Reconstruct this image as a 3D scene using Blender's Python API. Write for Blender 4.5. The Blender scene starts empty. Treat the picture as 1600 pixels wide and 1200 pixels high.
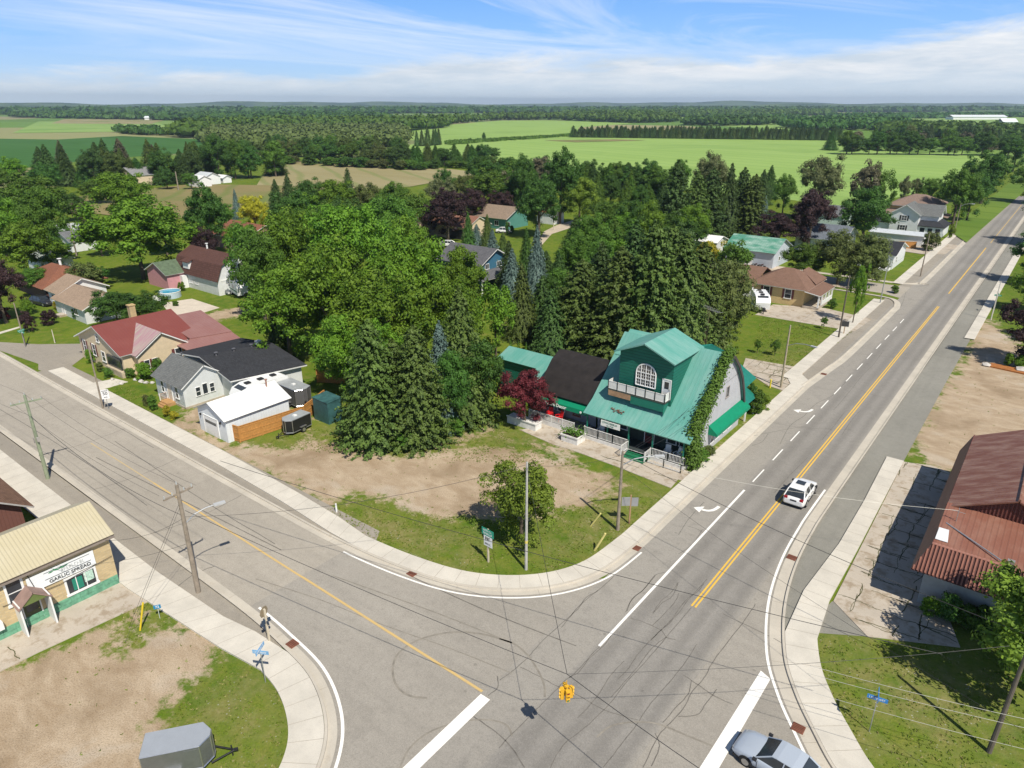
import bpy, math, random
import numpy as np
from mathutils import Vector, Matrix
R = math.radians
random.seed(7)
NP = np.random.RandomState(11)
SC = bpy.context.scene
COL = SC.collection
# ------------------------------------------------------------------ camera
F_PX, CX, CY, HOR = 1090.0, 800.0, 600.0, 163.0      # measured on the 1600x1200 photograph
PITCH = math.atan((CY - HOR) / F_PX)
YAW = R(38.2)
CAMH = 32.0
cam_d = bpy.data.cameras.new("camera"); cam = bpy.data.objects.new("camera", cam_d); COL.objects.link(cam)
cam_d.sensor_fit = 'HORIZONTAL'; cam_d.sensor_width = 36.0
cam_d.lens = 36.0 * F_PX / 1600.0
cam_d.clip_start = 0.5; cam_d.clip_end = 60000.0
cam.location = (0, 0, CAMH)
cam.rotation_euler = (math.pi / 2 - PITCH, 0, YAW)
SC.camera = cam
# ------------------------------------------------------------------ sun and sky
SUN_EL, SHX, SHY = R(52), -0.91, 0.41                 # shadows fall towards (SHX, SHY)
sd = bpy.data.lights.new("sun", 'SUN'); sun = bpy.data.objects.new("sun", sd); COL.objects.link(sun)
sd.energy = 5.0; sd.angle = R(0.5); sd.color = (1.0, 0.94, 0.83)
sdir = Vector((SHX * math.cos(SUN_EL), SHY * math.cos(SUN_EL), -math.sin(SUN_EL)))
sun.rotation_euler = sdir.to_track_quat('-Z', 'Y').to_euler()
SUN_AZ = math.atan2(-SHX, -SHY)                       # compass-like angle from +Y to +X
SC.view_settings.view_transform = 'Standard'
SC.view_settings.look = 'None'
SC.view_settings.exposure = 0.12
SC.view_settings.gamma = 1.0
W = bpy.data.worlds.new("World"); SC.world = W; W.use_nodes = True
wn, wl = W.node_tree.nodes, W.node_tree.links
wn.clear()
def wnode(t, **k):
    n = wn.new(t)
    for a, b in k.items(): setattr(n, a, b)
    return n
out = wnode('ShaderNodeOutputWorld'); bg = wnode('ShaderNodeBackground')
sky = wnode('ShaderNodeTexSky', sky_type='NISHITA', sun_disc=False)
sky.sun_elevation = SUN_EL; sky.sun_rotation = SUN_AZ
sky.air_density = 1.0; sky.dust_density = 0.6; sky.ozone_density = 2.5; sky.altitude = 300
bg.inputs['Strength'].default_value = 0.066
tc = wnode('ShaderNodeTexCoord')
sep = wnode('ShaderNodeSeparateXYZ'); wl.new(tc.outputs['Generated'], sep.inputs[0])
def wmath(op, a, b=None, clamp=False):
    n = wnode('ShaderNodeMath', operation=op, use_clamp=clamp)
    for i, v in enumerate((a, b)):
        if v is None: continue
        if isinstance(v, (int, float)): n.inputs[i].default_value = v
        else: wl.new(v, n.inputs[i])
    return n.outputs[0]
def wmix(fac, a, b):
    n = wnode('ShaderNodeMix', data_type='RGBA'); n.clamp_factor = True
    for i, v in ((0, fac), (6, a), (7, b)):
        if isinstance(v, (int, float)): n.inputs[i].default_value = v
        elif isinstance(v, tuple): n.inputs[i].default_value = (*v, 1)
        else: wl.new(v, n.inputs[i])
    return n.outputs[2]
def wramp(v, pts):
    n = wnode('ShaderNodeValToRGB'); e = n.color_ramp.elements
    while len(e) < len(pts): e.new(0.5)
    for el, (p, c) in zip(e, pts):
        el.position = p; el.color = (*c, 1) if isinstance(c, tuple) else (c, c, c, 1)
    wl.new(v, n.inputs[0]); return n.outputs[0]
Z = sep.outputs[2]
# clear-sky colour of the low sky (deep blue a few degrees up, pale at the horizon)
low = wramp(wmath('MULTIPLY', Z, 4.0, True), [(0.0, (9.6, 12.0, 14.6)), (0.13, (7.6, 11.2, 15.6)), (0.30, (4.7, 9.0, 16.0)), (0.56, (2.6, 6.6, 14.6)), (1.0, (1.4, 3.8, 9.6))])
base = wmix(wramp(wmath('MULTIPLY', Z, 1.0, True), [(0.15, 0.92), (0.6, 0.0)]), sky.outputs[0], low)
# clouds: noise on a flat layer seen in perspective
den = wmath('ADD', Z, 0.035)
comb = wnode('ShaderNodeCombineXYZ')
wl.new(wmath('DIVIDE', sep.outputs[0], den), comb.inputs[0]); wl.new(wmath('DIVIDE', sep.outputs[1], den), comb.inputs[1])
def wnoise(scale, detail, rough, vec, off=(0, 0, 0), sc=(1, 1, 1), dist=0.0, rot=0.0):
    m = wnode('ShaderNodeMapping'); wl.new(vec, m.inputs[0])
    m.inputs['Location'].default_value = off; m.inputs['Scale'].default_value = sc; m.inputs['Rotation'].default_value = (0, 0, rot)
    n = wnode('ShaderNodeTexNoise'); n.inputs['Scale'].default_value = scale
    n.inputs['Detail'].default_value = detail; n.inputs['Roughness'].default_value = rough; n.inputs['Distortion'].default_value = dist
    wl.new(m.outputs[0], n.inputs[0]); return n.outputs[0]
V = comb.outputs[0]
n1 = wnoise(0.20, 9, 0.60, V, (3.3, 1.2, 0), (1, 1, 1), 0.4)
n2 = wnoise(0.34, 10, 0.66, V, (8.1, 5.0, 2), (1.0, 0.36, 1), 0.9, R(28))
# band of cloud low over the horizon, thicker on the right of the view; a wisp layer higher up
azr = wmath('ADD', wmath('MULTIPLY', sep.outputs[0], math.cos(YAW)), wmath('MULTIPLY', sep.outputs[1], math.sin(YAW)))
azs = wmath('MULTIPLY', wmath('ADD', azr, 0.75), 0.66, True)
top = wramp(azs, [(0.10, 0.034), (0.36, 0.036), (0.46, 0.062), (0.70, 0.060), (0.80, 0.072), (0.88, 0.084), (1.0, 0.086)])
vert = wnoise(6.0, 8, 0.62, tc.outputs['Generated'], (0.4, 0.2, 0.1), (1, 1, 4.5), 0.3)
edge = wmath('SUBTRACT', wmath('ADD', top, wmath('MULTIPLY', wmath('SUBTRACT', vert, 0.5), 0.075)), Z)
band = wmath('MULTIPLY', wmath('ADD', wmath('MULTIPLY', edge, 60.0), 0.25, True), 0.97, True)
wisp = wramp(n2, [(0.44, 0.0), (0.55, 0.45), (0.67, 0.95)])
whi = wramp(wmath('MULTIPLY', Z, 5.0, True), [(0.12, 0.15), (0.45, 0.75), (0.85, 1.0)])
wisp = wmath('MULTIPLY', wmath('MULTIPLY', wisp, whi), wramp(azs, [(0.0, 0.35), (0.25, 0.75), (0.42, 1.0), (0.68, 1.0), (0.86, 0.35), (1.0, 0.3)]))
shade = wnoise(9.0, 6, 0.6, tc.outputs['Generated'], (2.4, 0.9, 0.3), (1, 1, 7), 0.2)
ccol = wmix(wramp(shade, [(0.38, 0.0), (0.66, 1.0)]), (9.6, 10.9, 12.3), (14.0, 14.1, 14.3))
ccol = wmix(wramp(wmath('MULTIPLY', Z, 20.0, True), [(0.0, 1.0), (0.85, 0.0)]), ccol, (10.2, 12.2, 14.0))
c1 = wmix(wisp, base, (14.0, 14.4, 15.0))
c2 = wmix(band, c1, ccol)
wl.new(c2, bg.inputs[0]); wl.new(bg.outputs[0], out.inputs[0])
SC.cycles.max_bounces = 6; SC.cycles.diffuse_bounces = 2; SC.cycles.glossy_bounces = 2
SC.cycles.transmission_bounces = 3; SC.cycles.transparent_max_bounces = 8; SC.cycles.volume_bounces = 0
SC.cycles.use_denoising = True
# ------------------------------------------------------------------ measuring helpers: picture point -> point of the place
_cp, _sp = math.cos(PITCH), math.sin(PITCH)
_f = (-math.sin(YAW), math.cos(YAW)); _r = (math.cos(YAW), math.sin(YAW))
def _ray(u, v):
    a = (u - CX) / F_PX; b = -(v - CY) / F_PX
    fw = _cp + b * _sp
    return (_r[0] * a + _f[0] * fw, _r[1] * a + _f[1] * fw, -_sp + b * _cp)
def G(u, v, z=0.0):
    d = _ray(u, v); t = (z - CAMH) / d[2]
    return (d[0] * t, d[1] * t)
def PX(x, y, z):
    rr = x * _r[0] + y * _r[1]; fw = x * _f[0] + y * _f[1]; zz = z - CAMH
    d = fw * _cp - zz * _sp; u = fw * _sp + zz * _cp
    return (CX + F_PX * rr / d, CY - F_PX * u / d, d)
def HT(x, y, v2):
    lo, hi = 0.0, 80.0
    for _ in range(40):
        m = (lo + hi) / 2
        if PX(x, y, m)[1] > v2: lo = m
        else: hi = m
    return lo
# ------------------------------------------------------------------ object helpers
def tag(o, label=None, cat=None, group=None, kind=None):
    if label: o['label'] = label
    if cat: o['category'] = cat
    if group: o['group'] = group
    if kind: o['kind'] = kind
    return o
def thing(name, label, cat, loc=(0, 0, 0), rz=0.0, group=None, scale=None):
    o = bpy.data.objects.new(name, None); COL.objects.link(o)
    o.empty_display_size = 0.5
    o.location = loc; o.rotation_euler = (0, 0, rz)
    if scale: o.scale = scale
    return tag(o, label, cat, group)
def children(o): return [c for c in bpy.data.objects if c.parent == o]
def copy_tree(o, parent=None):
    c = o.copy(); COL.objects.link(c)
    if parent is not None: c.parent = parent
    for ch in list(o.children): copy_tree(ch, c)
    return c
class MB:
    """collects faces with a material index and links them as one mesh object"""
    def __init__(s): s.v = []; s.f = []; s.m = []
    def face(s, pts, mi=0):
        n = len(s.v); s.v += [tuple(p) for p in pts]; s.f.append(tuple(range(n, n + len(pts)))); s.m.append(mi)
    def mesh(s, vs, fs, mi=0):
        n = len(s.v); s.v += [tuple(p) for p in vs]
        for f in fs: s.f.append(tuple(i + n for i in f)); s.m.append(mi)
    def box(s, x0, x1, y0, y1, z0, z1, mi=0):
        vs = [(x, y, z) for z in (z0, z1) for (x, y) in ((x0, y0), (x1, y0), (x1, y1), (x0, y1))]
        s.mesh(vs, [(0, 3, 2, 1), (4, 5, 6, 7), (0, 1, 5, 4), (1, 2, 6, 5), (2, 3, 7, 6), (3, 0, 4, 7)], mi)
    def obox(s, c, ax, L, Wd, z0, z1, mi=0):
        """box centred at c=(x,y), long side L along angle ax"""
        ca, sa = math.cos(ax), math.sin(ax); vs = []
        for z in (z0, z1):
            for (a, b) in ((-L/2, -Wd/2), (L/2, -Wd/2), (L/2, Wd/2), (-L/2, Wd/2)):
                vs.append((c[0] + a * ca - b * sa, c[1] + a * sa + b * ca, z))
        s.mesh(vs, [(0, 3, 2, 1), (4, 5, 6, 7), (0, 1, 5, 4), (1, 2, 6, 5), (2, 3, 7, 6), (3, 0, 4, 7)], mi)
    def prism(s, poly, z0, z1, mi=0, mside=None):
        n = len(poly); area = sum(poly[i][0] * poly[(i+1) % n][1] - poly[(i+1) % n][0] * poly[i][1] for i in range(n))
        if area < 0: poly = poly[::-1]
        vs = [(x, y, z0) for x, y in poly] + [(x, y, z1) for x, y in poly]
        s.mesh(vs, [tuple(range(n, 2 * n))], mi)
        s.mesh(vs, [(i, (i + 1) % n, n + (i + 1) % n, n + i) for i in range(n)], mi if mside is None else mside)
    def slab(s, pts, th, mi=0, mside=None):
        """a flat plate given by its top polygon (3-D), thickness th downwards along its normal"""
        P = [Vector(p) for p in pts]; nrm = Vector((0, 0, 0))
        for i in range(len(P)): nrm += P[i].cross(P[(i + 1) % len(P)])
        nrm.normalize()
        if nrm.z < 0: P = P[::-1]; nrm = -nrm
        n = len(P); vs = P + [p - nrm * th for p in P]
        s.mesh(vs, [tuple(range(n))], mi); ms = mi if mside is None else mside
        s.mesh(vs, [tuple(range(2 * n - 1, n - 1, -1))] + [(i, n + i, n + (i + 1) % n, (i + 1) % n) for i in range(n)], ms)
    def tube(s, pts, r, n=6, mi=0, r2=None, cap=True):
        P = [Vector(p) for p in pts]; rs = [r + ((r2 if r2 is not None else r) - r) * i / max(1, len(P) - 1) for i in range(len(P))]
        base = len(s.v); k = len(P)
        for i, p in enumerate(P):
            t = (P[min(i + 1, k - 1)] - P[max(i - 1, 0)]).normalized()
            a = Vector((0, 0, 1)) if abs(t.z) < 0.9 else Vector((1, 0, 0))
            u = t.cross(a).normalized(); w = t.cross(u)
            for j in range(n):
                q = 2 * math.pi * j / n
                s.v.append(tuple(p + (u * math.cos(q) + w * math.sin(q)) * rs[i]))
        for i in range(k - 1):
            for j in range(n):
                s.f.append((base + i * n + j, base + i * n + (j + 1) % n, base + (i + 1) * n + (j + 1) % n, base + (i + 1) * n + j)); s.m.append(mi)
        if cap:
            s.f.append(tuple(base + j for j in range(n))[::-1]); s.m.append(mi)
            s.f.append(tuple(base + (k - 1) * n + j for j in range(n))); s.m.append(mi)
    def disc(s, c, axis, r, th, n=20, mi=0):
        c = Vector(c); axis = Vector(axis).normalized(); s.tube([c - axis * th / 2, c + axis * th / 2], r, n, mi)
    def build(s, name, mats, parent=None, smooth=False, loc=None):
        me = bpy.data.meshes.new(name); me.from_pydata(s.v, [], s.f); me.update()
        if not isinstance(mats, (list, tuple)): mats = [mats]
        for m in mats: me.materials.append(m)
        if len(mats) > 1: me.polygons.foreach_set('material_index', s.m)
        if smooth: me.polygons.foreach_set('use_smooth', [True] * len(s.f))
        o = bpy.data.objects.new(name, me); COL.objects.link(o)
        if parent: o.parent = parent
        if loc: o.location = loc
        return o
# ------------------------------------------------------------------ materials
MC = {}
def newmat(name):
    m = bpy.data.materials.new(name); m.use_nodes = True; nt = m.node_tree; nt.nodes.clear()
    return m, nt, nt.nodes, nt.links
class NT:
    """small node-building helper"""
    def __init__(s, name):
        s.m, s.nt, s.n, s.l = newmat(name)
    def node(s, t, **k):
        n = s.n.new(t)
        for a, b in k.items(): setattr(n, a, b)
        return n
    def put(s, inp, v):
        if isinstance(v, (int, float)): inp.default_value = v
        elif isinstance(v, tuple): inp.default_value = (*v, 1) if len(v) == 3 and inp.type == 'RGBA' else v
        else: s.l.new(v, inp)
    def math(s, op, a, b=None, clamp=False):
        n = s.node('ShaderNodeMath', operation=op, use_clamp=clamp); s.put(n.inputs[0], a)
        if b is not None: s.put(n.inputs[1], b)
        return n.outputs[0]
    def mix(s, f, a, b, bt='MIX'):
        n = s.node('ShaderNodeMix', data_type='RGBA', blend_type=bt); n.clamp_factor = True
        s.put(n.inputs[0], f); s.put(n.inputs[6], a); s.put(n.inputs[7], b); return n.outputs[2]
    def ramp(s, v, pts):
        n = s.node('ShaderNodeValToRGB'); e = n.color_ramp.elements
        while len(e) < len(pts): e.new(0.5)
        for el, (p, c) in zip(e, pts):
            el.position = p; el.color = (*c, 1) if isinstance(c, tuple) else (c, c, c, 1)
        s.put(n.inputs[0], v); return n.outputs[0]
    def coord(s, kind='obj'):
        if kind == 'world': return s.node('ShaderNodeNewGeometry').outputs['Position']
        return s.node('ShaderNodeTexCoord').outputs['Object']
    def map(s, vec, sc=(1, 1, 1), rot=(0, 0, 0), loc=(0, 0, 0)):
        n = s.node('ShaderNodeMapping'); s.put(n.inputs[0], vec); n.inputs['Scale'].default_value = sc
        n.inputs['Rotation'].default_value = rot; n.inputs['Location'].default_value = loc; return n.outputs[0]
    def noise(s, vec, scale, detail=4, rough=0.55, dist=0.0):
        n = s.node('ShaderNodeTexNoise'); s.put(n.inputs[0], vec); n.inputs['Scale'].default_value = scale
        n.inputs['Detail'].default_value = detail; n.inputs['Roughness'].default_value = rough; n.inputs['Distortion'].default_value = dist
        return n.outputs[0]
    def wave(s, vec, scale, axis='X', prof='SIN', dist=0.0):
        n = s.node('ShaderNodeTexWave', wave_type='BANDS', bands_direction=axis, wave_profile=prof)
        s.put(n.inputs[0], vec); n.inputs['Scale'].default_value = scale; n.inputs['Distortion'].default_value = dist
        return n.outputs[1]
    def bump(s, h, strength=0.3, dist=0.05, nrm=None):
        n = s.node('ShaderNodeBump'); s.put(n.inputs['Height'], h); n.inputs['Strength'].default_value = strength
        n.inputs['Distance'].default_value = dist
        if nrm is not None: s.l.new(nrm, n.inputs['Normal'])
        return n.outputs[0]
    def finish(s, col, rough=0.8, nrm=None, metal=0.0, spec=0.4, trans=0.0, **kw):
        b = s.node('ShaderNodeBsdfPrincipled'); s.put(b.inputs['Base Color'], col); s.put(b.inputs['Roughness'], rough)
        s.put(b.inputs['Metallic'], metal); s.put(b.inputs['Specular IOR Level'], spec)
        if nrm is not None: s.l.new(nrm, b.inputs['Normal'])
        for k, v in kw.items(): s.put(b.inputs[k], v)
        o = s.node('ShaderNodeOutputMaterial')
        if trans:
            t = s.node('ShaderNodeBsdfTranslucent'); s.put(t.inputs[0], col)
            mx = s.node('ShaderNodeMixShader'); mx.inputs[0].default_value = trans
            s.l.new(b.outputs[0], mx.inputs[1]); s.l.new(t.outputs[0], mx.inputs[2]); s.l.new(mx.outputs[0], o.inputs[0])
        else: s.l.new(b.outputs[0], o.inputs[0])
        return s.m
def plain(name, c, rough=0.6, var=0.12, scale=2.0, metal=0.0, spec=0.4):
    if name in MC: return MC[name]
    t = NT(name); v = t.noise(t.coord(), scale, 5, 0.6)
    f = t.ramp(v, [(0.3, 0.0), (0.7, 1.0)])
    a = tuple(x * (1 - var) for x in c); b = tuple(min(1, x * (1 + var)) for x in c)
    MC[name] = t.finish(t.mix(f, a, b), rough, None, metal, spec); return MC[name]
def ribbed(name, c, c2, axis='X', per=0.3, rough=0.45, patch=0.5, amp=0.05, scale=0.5, stretch=(1, 1, 1), line=0.35):
    """painted sheet-metal roofing: ribs every `per` metres along `axis`, weathered patches of c2"""
    if name in MC: return MC[name]
    t = NT(name); co = t.coord(); w = t.wave(co, math.pi / per / 10 * 2 / 2, axis)
    rib = t.ramp(w, [(0.0, 0.0), (0.72, 0.0), (0.95, 1.0)])
    p = t.ramp(t.noise(t.map(co, stretch), scale, 6, 0.65), [(0.42, 0.0), (0.72, patch)])
    col = t.mix(p, c, c2)
    col = t.mix(t.math('MULTIPLY', rib, line), col, tuple(x * 0.55 for x in c))
    MC[name] = t.finish(col, rough, t.bump(rib, 0.6, amp), 0.0, 0.5); return MC[name]
def siding(name, c, step=0.16, rough=0.6, axis='Z', dark=0.45, var=0.08, lw=.14):
    if name in MC: return MC[name]
    t = NT(name); co = t.coord(); w = t.wave(co, math.pi / step / 10, axis, 'SAW')
    g = t.ramp(w, [(0.0, 1.0), (lw, 0.0), (1.0, 0.0)])
    n = t.ramp(t.noise(co, 1.1, 5, 0.6), [(0.3, 0.0), (0.75, 1.0)])
    col = t.mix(n, tuple(x * (1 - var) for x in c), tuple(min(1, x * (1 + var)) for x in c))
    col = t.mix(t.math('MULTIPLY', g, dark), col, tuple(x * 0.35 for x in c))
    MC[name] = t.finish(col, rough, t.bump(w, 0.5, 0.03), 0, 0.35); return MC[name]
def shingles(name, c, var=0.25):
    if name in MC: return MC[name]
    t = NT(name); co = t.coord()
    b = t.node('ShaderNodeTexBrick'); t.put(b.inputs[0], t.map(co, (1, 1, 1), (0, 0, 0)))
    b.inputs['Scale'].default_value = 1.0; b.inputs['Brick Width'].default_value = 0.33; b.inputs['Row Height'].default_value = 0.16
    b.inputs['Mortar Size'].default_value = 0.012
    b.inputs['Color1'].default_value = (*[x * (1 - var) for x in c], 1); b.inputs['Color2'].default_value = (*[x * (1 + var) for x in c], 1)
    b.inputs['Mortar'].default_value = (*[x * 0.45 for x in c], 1)
    n = t.ramp(t.noise(co, 0.7, 6, 0.65), [(0.3, 0.0), (0.75, 1.0)])
    col = t.mix(t.math('MULTIPLY', n, 0.4), b.outputs[0], tuple(min(1, x * 1.35) for x in c))
    fine = t.noise(co, 14, 3, 0.6)
    col = t.mix(t.ramp(fine, [(0.35, 0.0), (0.7, 0.35)]), col, tuple(x * 0.6 for x in c))
    MC[name] = t.finish(col, 0.9, t.bump(fine, 0.3, 0.02), 0, 0.2); return MC[name]
def brick(name, c, mortar, var=0.18, scale=1.0):
    if name in MC: return MC[name]
    t = NT(name); co = t.coord(); s_ = t.node('ShaderNodeSeparateXYZ'); t.put(s_.inputs[0], co)
    cb = t.node('ShaderNodeCombineXYZ'); t.put(cb.inputs[0], t.math('ADD', s_.outputs[0], s_.outputs[1])); t.put(cb.inputs[1], s_.outputs[2])
    b = t.node('ShaderNodeTexBrick'); t.put(b.inputs[0], cb.outputs[0]); b.inputs['Scale'].default_value = scale
    b.inputs['Brick Width'].default_value = 0.24; b.inputs['Row Height'].default_value = 0.085; b.inputs['Mortar Size'].default_value = 0.012
    b.inputs['Color1'].default_value = (*[x * (1 - var) for x in c], 1); b.inputs['Color2'].default_value = (*[x * (1 + var) for x in c], 1)
    b.inputs['Mortar'].default_value = (*mortar, 1)
    n = t.ramp(t.noise(co, 0.55, 6, 0.65), [(0.35, 0.0), (0.75, 0.6)])
    MC[name] = t.finish(t.mix(n, b.outputs[0], tuple(x * 0.78 for x in c)), 0.9, t.bump(b.outputs[1], 0.2, 0.01), 0, 0.2); return MC[name]
def glassmat():
    if 'glass' in MC: return MC['glass']
    t = NT('window_glass'); n = t.noise(t.coord(), 1.3, 3)
    MC['glass'] = t.finish(t.mix(n, (0.012, 0.016, 0.02), (0.05, 0.06, 0.07)), 0.08, None, 0, 0.6); return MC['glass']
def flat(name, c, rough=0.5, metal=0.0, spec=0.5): return plain(name, c, rough, 0.05, 3.0, metal, spec)
HAZE = 0.00011
# ------------------------------------------------------------------ ground with grass, soil and gravel zones
def sdf(poly, X, Y):
    """signed distance (negative inside) of grid points to a polygon"""
    d = np.full(X.shape, 1e9); inside = np.zeros(X.shape, bool); n = len(poly)
    for i in range(n):
        ax, ay = poly[i]; bx, by = poly[(i + 1) % n]
        ex, ey = bx - ax, by - ay; wx, wy = X - ax, Y - ay
        t = np.clip((wx * ex + wy * ey) / (ex * ex + ey * ey + 1e-9), 0, 1)
        d = np.minimum(d, np.hypot(wx - ex * t, wy - ey * t))
        c = ((ay > Y) != (by > Y)) & (X < (bx - ax) * (Y - ay) / ((by - ay) + 1e-12) + ax)
        inside ^= c
    return np.where(inside, -d, d)
def gp(*pts): return [G(*p) for p in pts]
DIRT = [  # bare or gravelled earth
    (1.0, gp((352, 706), (385, 696), (430, 700), (500, 690), (560, 700), (620, 712), (690, 704), (760, 700), (830, 706), (900, 728), (950, 745), (965, 752), (935, 780), (870, 800), (780, 812), (700, 806), (640, 798), (600, 778), (560, 772), (505, 792), (430, 748), (370, 722))),
    (0.62, gp((560, 700), (600, 688), (650, 697), (700, 680), (740, 660), (790, 655), (800, 672), (740, 700), (640, 715))),
    (0.6, gp((470, 665), (520, 672), (545, 700), (490, 700), (420, 712), (460, 690))),
    (1.0, gp((-60, 1065), (30, 1030), (255, 947), (185, 990), (175, 1008), (205, 1016), (285, 965), (365, 1012), (330, 1035), (290, 1075), (262, 1110), (240, 1200), (230, 1300), (-200, 1300))),
    (1.0, gp((1424, 705), (1432, 660), (1495, 572), (1530, 505), (1548, 500), (1600, 545), (1700, 560), (1900, 640), (1700, 700), (1475, 742))),
    (1.0, gp((262, 666), (352, 712), (372, 700), (330, 672), (312, 640), (300, 628), (282, 655))),
    (1.0, gp((128, 548), (138, 530), (262, 505), (330, 488), (410, 474), (412, 486), (355, 498), (275, 514), (150, 556))),
    (0.55, gp((1205, 570), (1262, 578), (1240, 606), (1222, 612), (1185, 585))),
    (0.9, gp((1160, 690), (1115, 705), (1098, 722), (1150, 670), (1163, 655))),
    (0.8, gp((800, 690), (895, 700), (935, 728), (880, 722), (808, 694))),
    (1.0, gp((1480, 960), (1545, 985), (1700, 1030), (1600, 940))),
    (0.9, gp((400, 640), (470, 640), (500, 655), (455, 660), (405, 650))),
]
DRY = [  # thin, sun-dried grass
    (1.0, gp((530, 800), (600, 790), (700, 830), (740, 850), (730, 890), (660, 880), (590, 845))),
    (0.8, gp((880, 790), (960, 752), (1045, 765), (1000, 830), (930, 860), (860, 880), (840, 860))),
    (0.6, gp((240, 1200), (270, 1110), (330, 1035), (420, 1030), (467, 1110), (467, 1200))),
    (0.7, gp((1262, 988), (1480, 1010), (1600, 1060), (1600, 1200), (1350, 1200))),
    (0.8, gp((360, 705), (520, 668), (640, 700), (780, 665), (830, 690), (700, 716), (520, 716))),
    (0.5, gp((1170, 560), (1340, 520), (1225, 610))),
    (0.6, gp((100, 300), (330, 290), (330, 330), (190, 360), (110, 340))),
    (0.55, gp((170, 940), (260, 940), (300, 970), (180, 1020))),
]
GX = np.arange(-160, 30.01, 0.7); GY = np.arange(0, 175.01, 0.7)
XX, YY = np.meshgrid(GX, GY)
def field_of(lst, soft):
    out_ = np.zeros(XX.shape)
    for w, poly in lst:
        s = sdf(poly, XX, YY); out_ = np.maximum(out_, w * np.clip(0.5 - s / soft, 0, 1))
    return out_
dirt = field_of(DIRT, 5.5); dry = field_of(DRY, 6.0)
nx, ny = len(GX), len(GY)
verts = np.stack([XX.ravel(), YY.ravel(), np.zeros(nx * ny)], 1)
idx = np.arange(nx * ny).reshape(ny, nx)
quads = np.stack([idx[:-1, :-1], idx[:-1, 1:], idx[1:, 1:], idx[1:, :-1]], -1).reshape(-1, 4)
def np_mesh(name, V_, Q, mat, parent=None, smooth=False, link=True):
    me = bpy.data.meshes.new(name)
    V_ = np.ascontiguousarray(V_, dtype=np.float32); Q = np.ascontiguousarray(Q, dtype=np.int32); k = Q.shape[1]
    me.vertices.add(len(V_)); me.vertices.foreach_set('co', V_.ravel())
    me.loops.add(Q.size); me.loops.foreach_set('vertex_index', Q.ravel())
    me.polygons.add(len(Q)); me.polygons.foreach_set('loop_start', np.arange(0, Q.size, k, dtype=np.int32))
    me.polygons.foreach_set('loop_total', np.full(len(Q), k, dtype=np.int32))
    me.materials.append(mat); me.update(calc_edges=True); me.validate()
    if smooth: me.polygons.foreach_set('use_smooth', [True] * len(me.polygons))
    if not link: return me
    o = bpy.data.objects.new(name, me); COL.objects.link(o)
    if parent: o.parent = parent
    return o
def grass_col(t, co):
    """lawn colour in world metres: fine blades, metre-scale clumps, broad tone shifts"""
    a = t.noise(co, 0.11, 5, 0.6); b = t.noise(co, 0.9, 6, 0.65); c = t.noise(co, 7.0, 4, 0.7)
    col = t.mix(t.ramp(a, [(0.35, 0.0), (0.68, 1.0)]), (0.078, 0.150, 0.010), (0.148, 0.205, 0.016))
    col = t.mix(t.ramp(b, [(0.42, 0.0), (0.70, 0.85)]), col, (0.215, 0.218, 0.040))
    b2 = t.noise(co, 0.38, 7, 0.7, 0.5); col = t.mix(t.ramp(b2, [(0.30, 0.7), (0.46, 0.0)]), col, (0.055, 0.118, 0.009))
    col = t.mix(t.ramp(b2, [(0.60, 0.0), (0.74, 0.6)]), col, (0.24, 0.205, 0.075))
    col = t.mix(t.ramp(c, [(0.30, 0.55), (0.62, 0.0)]), col, (0.050, 0.095, 0.010))
    return col, c
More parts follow.
